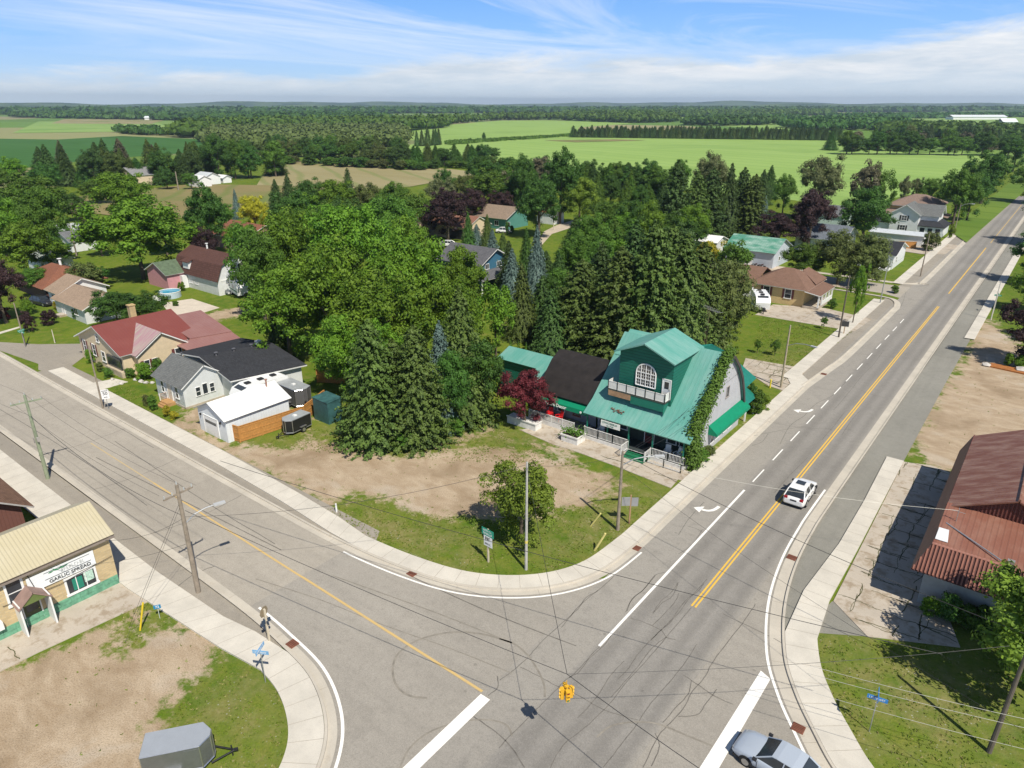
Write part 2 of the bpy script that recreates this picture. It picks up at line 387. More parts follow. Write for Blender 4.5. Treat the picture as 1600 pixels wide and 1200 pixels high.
def ground_mat():
    t = NT('ground_grass_and_soil'); co = t.coord('world')
    col, fine = grass_col(t, co)
    at = t.node('ShaderNodeAttribute', attribute_name='dry'); dr = at.outputs['Fac']
    at2 = t.node('ShaderNodeAttribute', attribute_name='dirt'); di = at2.outputs['Fac']
    n0 = t.noise(co, 0.55, 8, 0.7); n1 = t.noise(co, 2.3, 6, 0.7)
    dm = t.math('ADD', t.math('MULTIPLY', dr, t.ramp(n0, [(0.36, 0.0), (0.58, 1.0)])), t.ramp(n0, [(0.56, 0.0), (0.80, 0.35)]), True)
    dryc = t.mix(t.ramp(n1, [(0.4, 0.0), (0.65, 1.0)]), (0.205, 0.175, 0.065), (0.30, 0.255, 0.12))
    col = t.mix(t.math('MULTIPLY', dm, 0.85), col, dryc)
    # clover and gravel specks in the dry parts
    v = t.node('ShaderNodeTexVoronoi'); t.put(v.inputs[0], co); v.inputs['Scale'].default_value = 3.2
    sp = t.math('MULTIPLY', t.ramp(v.outputs[0], [(0.10, 1.0), (0.17, 0.0)]), t.math('MULTIPLY', dr, t.ramp(n0, [(0.47, 0.0), (0.56, 1.0)])))
    col = t.mix(sp, col, (0.45, 0.45, 0.40))
    # soil
    st = t.noise(t.map(co, (0.55, 1.0, 1), (0, 0, R(8))), 0.8, 7, 0.62, 0.6)
    big = t.noise(co, 0.16, 5, 0.6, 0.4)
    soil = t.mix(t.ramp(st, [(0.32, 0.0), (0.68, 1.0)]), (0.36, 0.265, 0.170), (0.52, 0.415, 0.295))
    soil = t.mix(t.ramp(big, [(0.52, 0.0), (0.66, 0.7)]), soil, (0.27, 0.195, 0.12))
    soil = t.mix(t.ramp(big, [(0.30, 0.7), (0.44, 0.0)]), soil, (0.52, 0.455, 0.37))
    peb = t.noise(co, 11.0, 3, 0.75)
    soil = t.mix(t.ramp(peb, [(0.36, 0.55), (0.52, 0.0)]), soil, (0.20, 0.15, 0.10))
    soil = t.mix(t.ramp(peb, [(0.60, 0.0), (0.74, 0.5)]), soil, (0.56, 0.51, 0.45))
    ds = t.math('ADD', di, t.math('MULTIPLY', t.math('SUBTRACT', t.noise(co, 0.55, 10, 0.76), 0.5), 2.1))
    mk = t.ramp(ds, [(0.40, 0.0), (0.62, 1.0)])
    col = t.mix(mk, col, soil)
    h = t.mix(mk, fine, peb)
    return t.finish(col, 0.95, t.bump(h, 0.55, 0.10), 0, 0.15)
MG = ground_mat()
g = np_mesh('ground', verts, quads, MG)
for nm, arr in (('dirt', dirt), ('dry', dry)):
    a = g.data.attributes.new(nm, 'FLOAT', 'POINT'); a.data.foreach_set('value', arr.ravel().astype(np.float32))
tag(g, kind='structure')
# far ground sheet
def far_mat():
    t = NT('far_ground'); co = t.coord('world')
    col, fine = grass_col(t, co)
    v = t.node('ShaderNodeTexVoronoi'); t.put(v.inputs[0], t.map(co, (1, 1.6, 1), (0, 0, R(12)))); v.inputs['Scale'].default_value = 0.0022
    sc = t.node('ShaderNodeSeparateColor'); t.put(sc.inputs[0], v.outputs['Color'])
    fields = t.ramp(sc.outputs[0], [(0.0, (0.10, 0.20, 0.03)), (0.3, (0.15, 0.25, 0.05)), (0.5, (0.07, 0.16, 0.05)), (0.7, (0.30, 0.27, 0.14)), (0.85, (0.17, 0.27, 0.06)), (1.0, (0.08, 0.15, 0.03))])
    s_ = t.node('ShaderNodeVectorMath', operation='LENGTH'); t.put(s_.inputs[0], co)
    fac = t.ramp(t.math('MULTIPLY', s_.outputs[1], 0.001), [(0.45, 0.0), (0.6, 1.0)])
    return t.finish(t.mix(fac, col, fields), 0.95, None, 0, 0.1)
fm = MB(); n = 72
ring = [(0.0, 0), (400, 0), (1200, 0), (3000, 0), (8000, 0), (20000, 0)]
fv = [(0, 0, -0.06)]; ff = []
for rr, _ in ring[1:]:
    for k in range(n): fv.append((rr * math.cos(2 * math.pi * k / n), rr * math.sin(2 * math.pi * k / n), -0.06))
for k in range(n): ff.append((0, 1 + k, 1 + (k + 1) % n))
for q in range(len(ring) - 2):
    for k in range(n): ff.append((1 + q * n + k, 1 + (q + 1) * n + k, 1 + (q + 1) * n + (k + 1) % n, 1 + q * n + (k + 1) % n))
fm.mesh(fv, ff)
tag(fm.build('ground_beyond', far_mat()), kind='structure')
# farm fields
def crop(name, c1, c2, c3, rot, row=0.18):
    t = NT(name); co = t.coord('world')
    n_ = t.noise(t.map(co, (0.25, 1, 1), (0, 0, rot)), 0.030, 6, 0.6, 0.3); w = t.noise(t.map(co, (0.06, 1, 1), (0, 0, rot)), row, 4, 0.6)
    n2_ = t.noise(co, 0.011, 4, 0.5, 0.6)
    col = t.mix(t.ramp(n_, [(0.35, 0.0), (0.7, 1.0)]), c1, c2)
    wv = t.wave(t.map(co, (1, 1, 1), (0, 0, rot)), 0.018, 'Y', 'SIN', 1.5)
    col = t.mix(t.ramp(w, [(0.42, 0.0), (0.7, 0.45)]), col, c2)
    col = t.mix(t.ramp(wv, [(0.0, 0.6), (0.14, 0.0)]), col, c3)
    col = t.mix(t.ramp(n2_, [(0.54, 0.0), (0.68, 0.85)]), col, c3)
    return t.finish(col, 0.95, None, 0, 0.1)
M_bright = crop('young_crop', (0.23, 0.355, 0.085), (0.285, 0.41, 0.115), (0.195, 0.31, 0.078), R(20))
M_dark = crop('dark_crop', (0.045, 0.125, 0.025), (0.06, 0.15, 0.035), (0.04, 0.10, 0.02), R(60))
M_stub = crop('mown_hay', (0.26, 0.225, 0.105), (0.33, 0.29, 0.16), (0.17, 0.21, 0.065), R(30))
M_brown = crop('brown_field', (0.21, 0.175, 0.075), (0.26, 0.215, 0.10), (0.13, 0.18, 0.045), R(40))
M_pale = crop('pale_field', (0.20, 0.32, 0.08), (0.27, 0.38, 0.11), (0.15, 0.26, 0.06), R(80))
FZ = [0.02]
def field(name, mat, *pts):
    m = MB(); m.face([(*G(*p), FZ[0]) for p in pts]); FZ[0] += 0.02
    return tag(m.build(name, mat), kind='structure')
field('green_field', M_bright, (600, 234), (700, 215), (880, 209), (1300, 217), (1420, 240), (1500, 238), (1560, 250), (1440, 300), (1330, 325), (1180, 305), (1000, 290), (760, 262), (640, 244))
field('green_field', M_bright, (632, 208), (700, 195), (780, 188.5), (860, 188), (990, 193), (905, 199), (900, 207), (760, 217), (700, 221), (640, 219))
field('dark_green_field', M_dark, (-300, 262), (-200, 214), (90, 218), (190, 212.5), (320, 218), (420, 226), (330, 236), (140, 250), (40, 262))
field('hay_field', M_stub, (395, 300), (425, 250), (560, 255), (700, 264), (760, 270), (640, 292), (500, 302))
field('brown_field', M_brown, (60, 315), (180, 300), (300, 288), (440, 290), (560, 300), (380, 330), (250, 345), (110, 330))
field('pale_field', M_stub, (-40, 268), (60, 262), (120, 285), (60, 298), (-60, 296))
field('pale_field', M_pale, (1050, 183), (1240, 185), (1300, 180), (1560, 181), (1700, 190), (1600, 205), (1240, 203), (1100, 196))
field('pale_field', M_pale, (60, 190), (240, 189), (262, 198), (200, 206), (20, 208))
field('brown_field', M_stub, (100, 186), (260, 187), (236, 194), (80, 193))
field('green_verge', crop('verge_grass', (0.10, 0.175, 0.025), (0.15, 0.22, 0.035), (0.09, 0.15, 0.02), R(10)), (1510, 380), (1480, 360), (1560, 300), (1598, 268), (1640, 258), (1600, 300), (1530, 362))
field('dirt_patch', M_brown, (850, 219.5), (960, 218), (1010, 219.5), (900, 222.5))
# hills on the horizon
def hills():
    t = NT('wooded_hills'); co = t.coord('world')
    n_ = t.noise(co, 0.004, 6, 0.6); col = t.mix(t.ramp(n_, [(0.4, 0.0), (0.6, 1.0)]), (0.035, 0.075, 0.025), (0.11, 0.17, 0.05))
    mat = t.finish(col, 1.0, None, 0, 0.05)
    for q, (dist, amp, off, seed) in enumerate(((4300, 16, 2, 3), (6500, 30, 8, 5), (9500, 50, 24, 9))):
        rs = np.random.RandomState(seed); m = MB(); N = 160; pts = []
        ph = rs.rand(6) * 6.28
        for k in range(N + 1):
            a = YAW + R(90) + R(-52) + R(104) * k / N
            t_ = k / N * 40
            h = off + amp * (0.5 + 0.25 * math.sin(t_ * 0.55 + ph[0]) + 0.16 * math.sin(t_ * 1.3 + ph[1]) + 0.09 * math.sin(t_ * 3.1 + ph[2])) + rs.rand() * 3
            pts.append((a, max(2, h)))
        vs = []; fs = []
        for a, h in pts:
            for dd, hh in ((-500, -1), (-150, h * 0.7), (0, h), (500, h * 0.8), (900, -1)):
                vs.append(((dist + dd) * math.cos(a), (dist + dd) * math.sin(a), hh))
        for k in range(N):
            for j in range(4): fs.append((k * 5 + j, (k + 1) * 5 + j, (k + 1) * 5 + j + 1, k * 5 + j + 1))
        m.mesh(vs, fs); tag(m.build('hills', mat, smooth=True), kind='structure')
hills()
# ------------------------------------------------------------------ roads
def asphalt(name, c, axis=None, tracks=(), lanecol=0.72, var=0.1, edge=None):
    t = NT(name); co = t.coord('world'); s_ = t.node('ShaderNodeSeparateXYZ'); t.put(s_.inputs[0], co)
    big = t.noise(co, 0.07, 5, 0.6); fine = t.noise(co, 14.0, 3, 0.8)
    st = t.noise(t.map(co, (1, 0.05, 1) if axis != 'y' else (0.05, 1, 1)), 1.3, 5, 0.6)
    col = t.mix(t.ramp(big, [(0.35, 0.0), (0.68, 1.0)]), tuple(x * (1 - var) for x in c), tuple(x * (1 + var) for x in c))
    col = t.mix(t.ramp(st, [(0.35, 0.22), (0.6, 0.0)]), col, tuple(x * 0.66 for x in c))
    if edge: col = t.mix(t.ramp(t.math('MULTIPLY', t.math('ADD', s_.outputs[0], 21.0), 0.1), [(0.335, 1.0), (0.375, 0.0), (0.90, 0.0), (0.96, 0.8)]), col, t.mix(t.ramp(big, [(0.35, 0.0), (0.68, 1.0)]), tuple(x * .93 for x in edge), tuple(x * 1.07 for x in edge)))
    p = s_.outputs[0] if axis != 'y' else s_.outputs[1]
    for c0, wdt, amt in tracks:      # worn wheel paths
        g_ = t.math('SUBTRACT', 1.0, t.math('DIVIDE', t.math('ABSOLUTE', t.math('SUBTRACT', p, c0)), wdt), True)
        g_ = t.math('MULTIPLY', t.math('SMOOTH_MIN', g_, 0.7), amt)
        col = t.mix(g_, col, tuple(x * 0.55 for x in c))
    m1 = t.noise(co, 1.6, 8, 0.72); col = t.mix(t.ramp(m1, [(0.34, 0.30), (0.48, 0.0)]), col, tuple(x * 0.60 for x in c)); col = t.mix(t.ramp(m1, [(0.55, 0.0), (0.72, 0.28)]), col, tuple(min(1, x * 1.35) for x in c))
    vo = t.node('ShaderNodeTexVoronoi'); t.put(vo.inputs[0], co); vo.inputs['Scale'].default_value = 0.9
    col = t.mix(t.math('MULTIPLY', t.ramp(vo.outputs[0], [(0.05, 0.55), (0.13, 0.0)]), t.ramp(t.noise(co, 0.25, 3), [(0.5, 0.0), (0.6, 1.0)])), col, tuple(x * 0.45 for x in c))
    pat = t.ramp(t.noise(co, 0.35, 7, 0.6, 0.5), [(0.56, 0.0), (0.70, 0.4)])
    col = t.mix(pat, col, tuple(x * 0.72 for x in c))
    col = t.mix(t.ramp(fine, [(0.30, 0.5), (0.5, 0.0)]), col, tuple(x * 0.5 for x in c))
    col = t.mix(t.ramp(fine, [(0.55, 0.0), (0.75, 0.45)]), col, tuple(min(1, x * 1.5) for x in c))
    return t.finish(col, 0.9, t.bump(fine, 0.25, 0.02), 0, 0.25)
M_hwy = asphalt('highway_asphalt', (0.275, 0.258, 0.232), 'x', ((-16.6, 0.55, 0.55), (-14.95, 0.55, 0.55), (-13.3, 0.5, 0.5), (-11.95, 0.5, 0.5)), edge=(0.320, 0.297, 0.260))
M_st = asphalt('street_asphalt', (0.385, 0.348, 0.292), 'y', ((21.0, 1.0, 0.12), (25.3, 1.0, 0.12)))
M_int = asphalt('intersection_asphalt', (0.335, 0.308, 0.266), 'y')
M_apr = asphalt('apron_asphalt', (0.262, 0.252, 0.218), 'x')
M_blv = asphalt('boulevard_asphalt', (0.325, 0.292, 0.243), 'y')
M_crk = plain('crack_sealant', (0.150, 0.138, 0.120), 0.8, 0.35)
M_skd = plain('tyre_marks', (0.245, 0.222, 0.185), 0.8, 0.25)
def concrete(name, c, joint=1.5, dirt=0.3):
    t = NT(name); co = t.coord('world')
    b = t.noise(co, 0.45, 7, 0.65); f = t.noise(co, 12, 3, 0.7)
    col = t.mix(t.ramp(b, [(0.35, 0.0), (0.65, 1.0)]), tuple(x * 0.88 for x in c), tuple(min(1, x * 1.08) for x in c))
    col = t.mix(t.ramp(t.noise(co, 0.9, 7, 0.7), [(0.58 - .1 * (dirt > .48), 0.0), (0.72 - .1 * (dirt > .48), dirt)]), col, (0.27, 0.205, 0.135))
    col = t.mix(t.ramp(f, [(0.3, 0.3), (0.5, 0.0)]), col, tuple(x * 0.7 for x in c))
    return t.finish(col, 0.9, t.bump(f, 0.15, 0.01), 0, 0.2)
M_walk = concrete('sidewalk_concrete', (0.60, 0.56, 0.485), dirt=0.18)
M_curb = concrete('kerb_concrete', (0.52, 0.475, 0.40), dirt=0.45)
M_pad = concrete('old_concrete', (0.49, 0.43, 0.355), dirt=0.75)
M_joint = plain('concrete_joint', (0.36, 0.32, 0.265), 0.95, 0.2)
def arc(cx, cy, r, a0, a1, n=14): return [(cx + r * math.cos(R(a0 + (a1 - a0) * i / n)), cy + r * math.sin(R(a0 + (a1 - a0) * i / n))) for i in range(n + 1)]
def smooth_line(P, sub=6):
    out_ = []
    for i in range(len(P) - 1):
        p0 = P[max(i - 1, 0)]; p1 = P[i]; p2 = P[i + 1]; p3 = P[min(i + 2, len(P) - 1)]
        for k in range(sub):
            t = k / sub; out_.append(tuple(0.5 * ((2 * p1[j]) + (-p0[j] + p2[j]) * t + (2 * p0[j] - 5 * p1[j] + 4 * p2[j] - p3[j]) * t * t + (-p0[j] + 3 * p1[j] - 3 * p2[j] + p3[j]) * t ** 3) for j in (0, 1)))
    return out_ + [P[-1]]
# kerb lines (inner edge of the gutter, where asphalt ends)
NW = smooth_line([(-130, 27.3), (-95, 27.3), (-70, 27.3), (-50, 27.4), (-39.5, 27.55), (-32.2, 28.3), (-27.2, 29.75), (-23.2, 32.7), (-20.9, 36.6), (-20.25, 41.5), (-20.2, 48), (-20.2, 70), (-20.2, 84)])
SW = smooth_line([(-130, 19.4), (-90, 19.4), (-60, 19.4), (-43.5, 19.4), (-37.5, 19.35), (-33.5, 19.1), (-29.6, 18.6), (-26.4, 17.3), (-24.2, 15.5), (-22.8, 13), (-22.2, 9), (-22.0, 0), (-22, -12)])
SE = smooth_line([(-11.4, 330), (-11.4, 200), (-11.4, 100), (-11.4, 60), (-11.3, 52), (-10.9, 46.5), (-10.0, 41.5), (-8.5, 37), (-6.9, 34.2), (-5.2, 32), (-3.5, 30.1), (-1, 28.2), (3, 27), (9, 26.7), (40, 26.7)])
def offset(P, d):
    out_ = []
    for i in range(len(P)):
        a = P[max(i - 1, 0)]; b = P[min(i + 1, len(P) - 1)]; tx, ty = b[0] - a[0], b[1] - a[1]; L = math.hypot(tx, ty) or 1
        out_.append((P[i][0] - ty / L * d, P[i][1] + tx / L * d))
    return out_
def strip(m, A, B, z, mi=0, z2=None):
    z2 = z if z2 is None else z2
    for i in range(len(A) - 1): m.face([(*A[i], z), (*A[i + 1], z), (*B[i + 1], z2), (*B[i], z2)], mi)
rd = MB()
rd.face([(-20.6, -15, .030), (-11.3, -15, .030), (-11.3, 330, .030), (-20.6, 330, .030)])
# cracks and tyre marks belong to the road's surface
def rib(m, pts, w, z, mi, jit=0.0, sub=5):
    P = smooth_line(pts, sub) if len(pts) > 2 else [tuple(pts[0][j] + (pts[1][j] - pts[0][j]) * k / 12 for j in (0, 1)) for k in range(13)]
    if jit: P = [(p[0] + random.uniform(-jit, jit), p[1] + random.uniform(-jit, jit)) for p in P]
    A = offset(P, w / 2); B = offset(P, -w / 2)
    strip(m, B, A, z, mi)
def q6(*p): return [G(780 + x / 4, 900 + y / 4) for x, y in p]
def q5(*p): return [G(700 + x / 4, 700 + y / 4) for x, y in p]
def q8(*p): return [G(1100 + x / 3.2, 400 + y / 3.2) for x, y in p]
def q4(*p): return [G(400 + x / 4, 900 + y / 4) for x, y in p]
CR = [q6((975, 0), (900, 90), (835, 140), (800, 220)), q6((800, 245), (730, 330), (650, 440), (560, 520), (500, 600), (420, 650), (360, 710), (270, 800), (180, 890), (60, 1010), (0, 1080)),
      q6((700, 375), (600, 470), (520, 560), (440, 640)), q6((1300, 20), (1200, 130), (1130, 220), (1060, 300), (1000, 350), (930, 420), (860, 500), (800, 590), (740, 650)),
      q6((1200, 200), (1045, 385), (930, 520), (800, 660), (690, 800), (560, 930), (400, 1060), (320, 1200)), q6((1045, 385), (960, 450), (840, 600), (700, 760)),
      q6((1235, 430), (1150, 560), (1060, 670), (930, 820), (860, 930), (760, 1060), (650, 1200)), q6((1600, 180), (1520, 300), (1440, 400), (1340, 530), (1280, 640), (1210, 720), (1150, 830), (1050, 940), (990, 1010), (900, 1200)),
      q6((1200, 655), (1180, 740), (1100, 830), (1020, 920)), q6((820, 265), (900, 290), (1010, 340), (1045, 385), (1100, 400)), q6((960, 235), (1010, 160), (1080, 100), (1115, 45)),
      q6((960, 310), (1040, 230), (1100, 160), (1122, 110)), q6((490, 890), (600, 770), (700, 620), (780, 535)), q6((975, 985), (1000, 1050), (990, 1110), (950, 1190)),
      q6((130, 570), (230, 620), (360, 690), (480, 740), (660, 840), (870, 905)), q6((1150, 620), (1240, 680), (1340, 750), (1460, 805)), q6((1360, 710), (1290, 800), (1240, 870), (1120, 880)),
      q6((720, 0), (620, 90), (540, 140), (490, 210), (410, 280), (270, 410), (180, 510), (80, 600), (0, 655)), q6((620, 90), (500, 190), (390, 325)),
      q5((1600, 340), (1500, 450), (1440, 545)), q5((1590, 510), (1530, 600), (1440, 665)), q5((1600, 850), (1560, 900), (1480, 960), (1390, 1080), (1270, 1200)), q5((1440, 840), (1400, 930), (1340, 970), (1285, 1030)),
      q5((1350, 780), (1290, 800), (1230, 880), (1150, 950), (1110, 1030)), q5((1500, 490), (1560, 510), (1600, 540)),
      q8((735, 590), (700, 640), (640, 700), (560, 740), (500, 800), (430, 850), (380, 940)), q8((900, 470), (850, 540), (790, 600), (735, 670), (650, 770)), q8((705, 780), (650, 850), (590, 920)), q8((785, 770), (740, 820), (690, 895)),
      q8((730, 650), (860, 700), (960, 715)), q8((720, 480), (860, 500), (1090, 520)), q8((1140, 140), (1240, 150), (1360, 155)), q8((250, 900), (400, 870), (520, 850)), q8((320, 890), (290, 930), (240, 950)),
      q8((1010, 180), (980, 260), (900, 330)), [G(1130, 960), G(1230, 1010), G(1290, 1060)], [G(1210, 770), G(1235, 742), G(1262, 715)], [G(1180, 655), G(1250, 668), G(1330, 672)]]
for c in CR: rib(rd, c, 0.048, .034, 1, 0.02)
rib(rd, q4((1070, 765), (960, 750), (880, 690), (855, 590), (880, 500), (960, 430), (1080, 380), (1250, 352), (1440, 370), (1600, 420)) , 0.13, .038, 2)
rib(rd, q6((0, 395), (100, 430), (180, 500), (240, 590), (280, 680), (285, 760)), 0.12, .038, 2)
rib(rd, q4((900, 1200), (960, 1080), (1080, 980), (1250, 920), (1430, 900), (1560, 930), (1600, 1000)), 0.10, .038, 2)
rib(rd, q6((610, 1010), (700, 940), (850, 915), (1000, 930), (1200, 1010), (1370, 1080)), 0.10, .038, 2)
rib(rd, q4((1360, 880), (1500, 980), (1600, 1080), (1680, 1200)), 0.07, .034, 1, 0.02); rib(rd, q4((1450, 750), (1510, 700), (1508, 630)), 0.06, .034, 1, 0.02)
rib(rd, q4((480, 0), (900, 150), (1200, 260), (1600, 420)), 0.07, .036, 2); rib(rd, q4((0, 20), (400, 150), (800, 310), (1200, 450), (1600, 610)), 0.06, .036, 2)
rib(rd, [G(150, 715), G(300, 790), G(440, 860)], 0.07, .036, 1, 0.02); rib(rd, [G(640, 900), G(760, 955), G(900, 1010)], 0.07, .036, 1, 0.02)
def zshift(m, dz, cond):
    m.v = [(x, y, z + dz) if cond(x, y) else (x, y, z) for x, y, z in m.v]
tag(rd.build('highway', [M_hwy, M_crk, M_skd]), kind='structure')
s1 = MB(); s1.face([(-135, 18.8, .018), (-38.1, 18.8, .018), (-38.1, 28.2, .018), (-135, 28.2, .018)])
for c in ([G(0, 640), G(100, 700), G(230, 790)], [G(180, 690), G(330, 790), G(430, 850)], [G(250, 940), G(300, 900), G(335, 885)], [G(130, 640), G(180, 665), G(240, 700)]): rib(s1, c, 0.07, .022, 1, 0.03)
for xx in (-52, -63, -74, -88): rib(s1, [(xx, 19.6), (xx + .6, 23), (xx + .2, 27.2)], 0.05, .022, 1, 0.03)
tag(s1.build('side_street', [M_st, M_crk]), kind='structure')
s2 = MB(); swp = [p for p in offset(SW, -.2) if p[0] > -38.1]; sep = [p for p in offset(SE, .2) if p[1] < 48]
s2.face([(x, y, .024) for x, y in [(-38.1, 27.9), (-38.1, 19.1)] + swp + [(40, -15)] + sep[::-1] + [(-20.6, 48), (-20.6, 37), (-26.9, 30)]])
tag(s2.build('intersection', M_int), kind='structure')
s3 = MB()
s3.face([(-11.3, 37, .010), (-7, 37, .010), (-7.4, 96, .010), (-7.4, 230, .010), (-8.5, 320, .010), (-11.3, 320, .010)])
s3.face([(x, y, .010) for x, y in gp((1262, 988), (1360, 995), (1500, 1010), (1480, 962), (1330, 935), (1300, 940), (1262, 975))])
tag(s3.build('roadside_apron', M_apr), kind='structure')
s4 = MB()
s4.face([(-100, 27, .012), (-35, 27, .012), (-38, 31, .012), (-100, 31, .012)]); s4.face([(-135, 14, .012), (-35, 16, .012), (-32, 19.6, .012), (-135, 19.6, .012)])
s4.face([(-22.6, 85, .012), (-19.2, 85, .012), (-19.2, 136, .012), (-22.6, 136, .012)]); s4.face([(-22.6, 146, .012), (-19.2, 146, .012), (-19.2, 330, .012), (-22.6, 330, .012)])
s4.face([(x, y, .0165) for x, y in gp((90, 548), (150, 540), (138, 552), (128, 560), (112, 572), (170, 600), (152, 607), (60, 578), (60, 560))])
s4.face([(x, y, .014) for x, y in gp((-60, 560), (0, 548), (35, 560), (70, 572), (110, 560), (142, 544), (133, 537), (60, 538), (-80, 530))])
tag(s4.build('boulevard', M_blv), kind='structure')
s5 = MB(); s5.face([(-19.0, 137, .016), (-19.0, 147.5, .016), (-60, 147.0, .016), (-60, 139.5, .016), (-24, 139.5, .016)])
tag(s5.build('cross_street', M_st), kind='structure')
# lanes seen between the trees
M_lane = concrete('gravel_lane', (0.50, 0.42, 0.32), dirt=0.2)
for pts in (((845, 385), (862, 366), (905, 352), (925, 345), (918, 341), (900, 343), (870, 352), (850, 362), (840, 380)),
            ((205, 300), (245, 298), (330, 288), (345, 290), (250, 302), (245, 312), (190, 325), (110, 312), (112, 309)),
            ((1160, 408), (1230, 418), (1290, 440), (1340, 455), (1300, 447), (1240, 432), (1160, 420))):
    m = MB(); m.face([(*G(*p), .06) for p in pts]); tag(m.build('gravel_lane', M_lane), kind='structure')
# kerbs and sidewalks (raised concrete)
def joints(m, A, B, z, every, mi):
    acc = 0.0
    for i in range(1, len(A)):
        seg = math.hypot(A[i][0] - A[i-1][0], A[i][1] - A[i-1][1]); k = every - acc
        while k < seg:
            t = k / seg; a = [A[i-1][j] + (A[i][j] - A[i-1][j]) * t for j in (0, 1)]; b = [B[i-1][j] + (B[i][j] - B[i-1][j]) * t for j in (0, 1)]
            dx, dy = (A[i][0] - A[i-1][0]) / seg * .014, (A[i][1] - A[i-1][1]) / seg * .014
            m.face([(a[0]-dx, a[1]-dy, z), (a[0]+dx, a[1]+dy, z), (b[0]+dx, b[1]+dy, z), (b[0]-dx, b[1]-dy, z)], mi); k += every
        acc = (acc + seg) % every
def kerb(name, line, side, gut=0.45, kw=0.18, h=0.14, mats=None):
    m = MB(); s = side
    A = line; B = offset(line, s * gut); C_ = offset(line, s * (gut + kw))
    strip(m, A, B, .036, 0, .030); strip(m, B, offset(line, s * (gut + .02)), .030, 0, h); strip(m, offset(line, s * (gut + .02)), C_, h, 0); strip(m, C_, C_, h, 0, 0.0)
    strip(m, C_, C_, h, 0, .0)
    joints(m, A, B, .041, 6.0, 1)
    return tag(m.build(name, mats or [M_curb, M_joint]), kind='structure')
kerb('kerb', NW, 1, 0.5); kerb('kerb', SW, -1, 0.5); kerb('kerb', SE, 1, 0.75)
def walk(name, A, B, z=0.13, every=1.6):
    m = MB(); strip(m, A, B, z); strip(m, A, A, z, 0, 0); strip(m, B, B, z, 0, 0); joints(m, A, B, z + .004, every, 1)
    return tag(m.build(name, [M_walk, M_joint]), kind='structure')
def between(Ln, x0, x1, y0=-99, y1=999): return [p for p in Ln if x0 <= p[0] <= x1 and y0 <= p[1] <= y1]
nwA = [(-99, 29.1), (-60, 29.0), (-48, 28.75), (-41, 28.35)] + offset(between(NW, -39.3, -19, 27.5, 86), 0.70)
nwB = [(-99, 30.9), (-60, 30.8), (-48, 30.5), (-42, 30.2)] + offset(between(NW, -39.3, -19, 27.5, 86), 2.15)
def resample(P, n):
    L = [0]
    for i in range(1, len(P)): L.append(L[-1] + math.hypot(P[i][0]-P[i-1][0], P[i][1]-P[i-1][1]))
    out_ = []
    for k in range(n + 1):
        s = L[-1] * k / n; i = max(1, min(len(P) - 1, next((q for q in range(len(L)) if L[q] >= s), len(L) - 1))); t = (s - L[i-1]) / max(1e-9, L[i] - L[i-1])
        out_.append(tuple(P[i-1][j] + (P[i][j] - P[i-1][j]) * t for j in (0, 1)))
    return out_
walk('sidewalk', nwA, nwB)
walk('sidewalk', [(-24.0, 85.5), (-24.0, 134)], [(-22.3, 85.5), (-22.3, 134)])
walk('sidewalk', [(-24.0, 149), (-24.0, 320)], [(-22.3, 149), (-22.3, 320)], every=4)
walk('sidewalk', [(-20.9, 83.9), (-20.9, 86.2), (-22.28, 88)], [(-22.4, 83.9), (-23.2, 85.4), (-22.9, 85.45)], z=.122)
kerb('kerb', smooth_line([(-20.2, 84), (-19.6, 92), (-19.15, 100), (-19.1, 126), (-19.2, 131), (-20.2, 135), (-22.5, 137), (-30, 137.6), (-60, 137.8)]), 1, 0.8)
kerb('kerb', smooth_line([(-60, 149), (-30, 149), (-22, 149.5), (-19.5, 151.5), (-18.9, 156), (-18.9, 200), (-18.9, 320)]), 1, 0.8)
swA = [(-135, 17.3), (-60, 17.2), (-46.5, 17.25), (-38.5, 17.6), (-35.5, 18.1)] + offset(between(SW, -33, -20, -15, 19), -0.70)
swB = [(-135, 14.2), (-60, 14.6), (-46.5, 15.0), (-39.5, 15.6), (-36.0, 15.9)] + offset(between(SW, -33, -20, -15, 19), -2.6)
walk('sidewalk', swA, swB)
seA = [(-8.7, 70.2), (-8.4, 60), (-8.35, 52), (-8.75, 44.5)] + offset(between(SE, -9.4, 40, 0, 40.5), 0.95)
seB = [(-7.2, 70.2), (-7.1, 60), (-7.0, 52), (-7.0, 44.5)] + offset(between(SE, -9.4, 40, 0, 40.5), 2.9)
walk('sidewalk', seA, seB)
walk('sidewalk', [(-8.2, 118), (-8.2, 300)], [(-6.9, 118), (-6.9, 300)], every=3)
# rust-coloured drain grates
for u, v in ((644, 897), (994, 857), (457, 1007), (1247, 1139), (1237, 872), (1287, 585)):
    x, y = G(u, v); m = MB(); m.box(-.33, .33, -.3, .3, .02, .062, 0)
    for k in range(5): m.box(-.28, .28, -.24 + k * .11, -.21 + k * .11, .062, .072, 1)
    side = {644: 'on the curve left of the green route sign', 994: 'at the kerb in front of the turn arrow', 457: 'beside the stop sign kerb', 1247: 'by the parked-up pale blue car', 1237: 'at the bend across from the white hatchback', 1287: 'near the start of the long island kerb'}[u]
    o = m.build('drain_grate', [plain('rust', (0.20, 0.075, 0.045), 0.8, 0.3), plain('rust_dark', (0.08, 0.03, 0.02), 0.8)], loc=(x, y, 0.02)); tag(o, 'square rusty drain grate ' + side, 'drain', 'rusty drain grates along the kerbs')
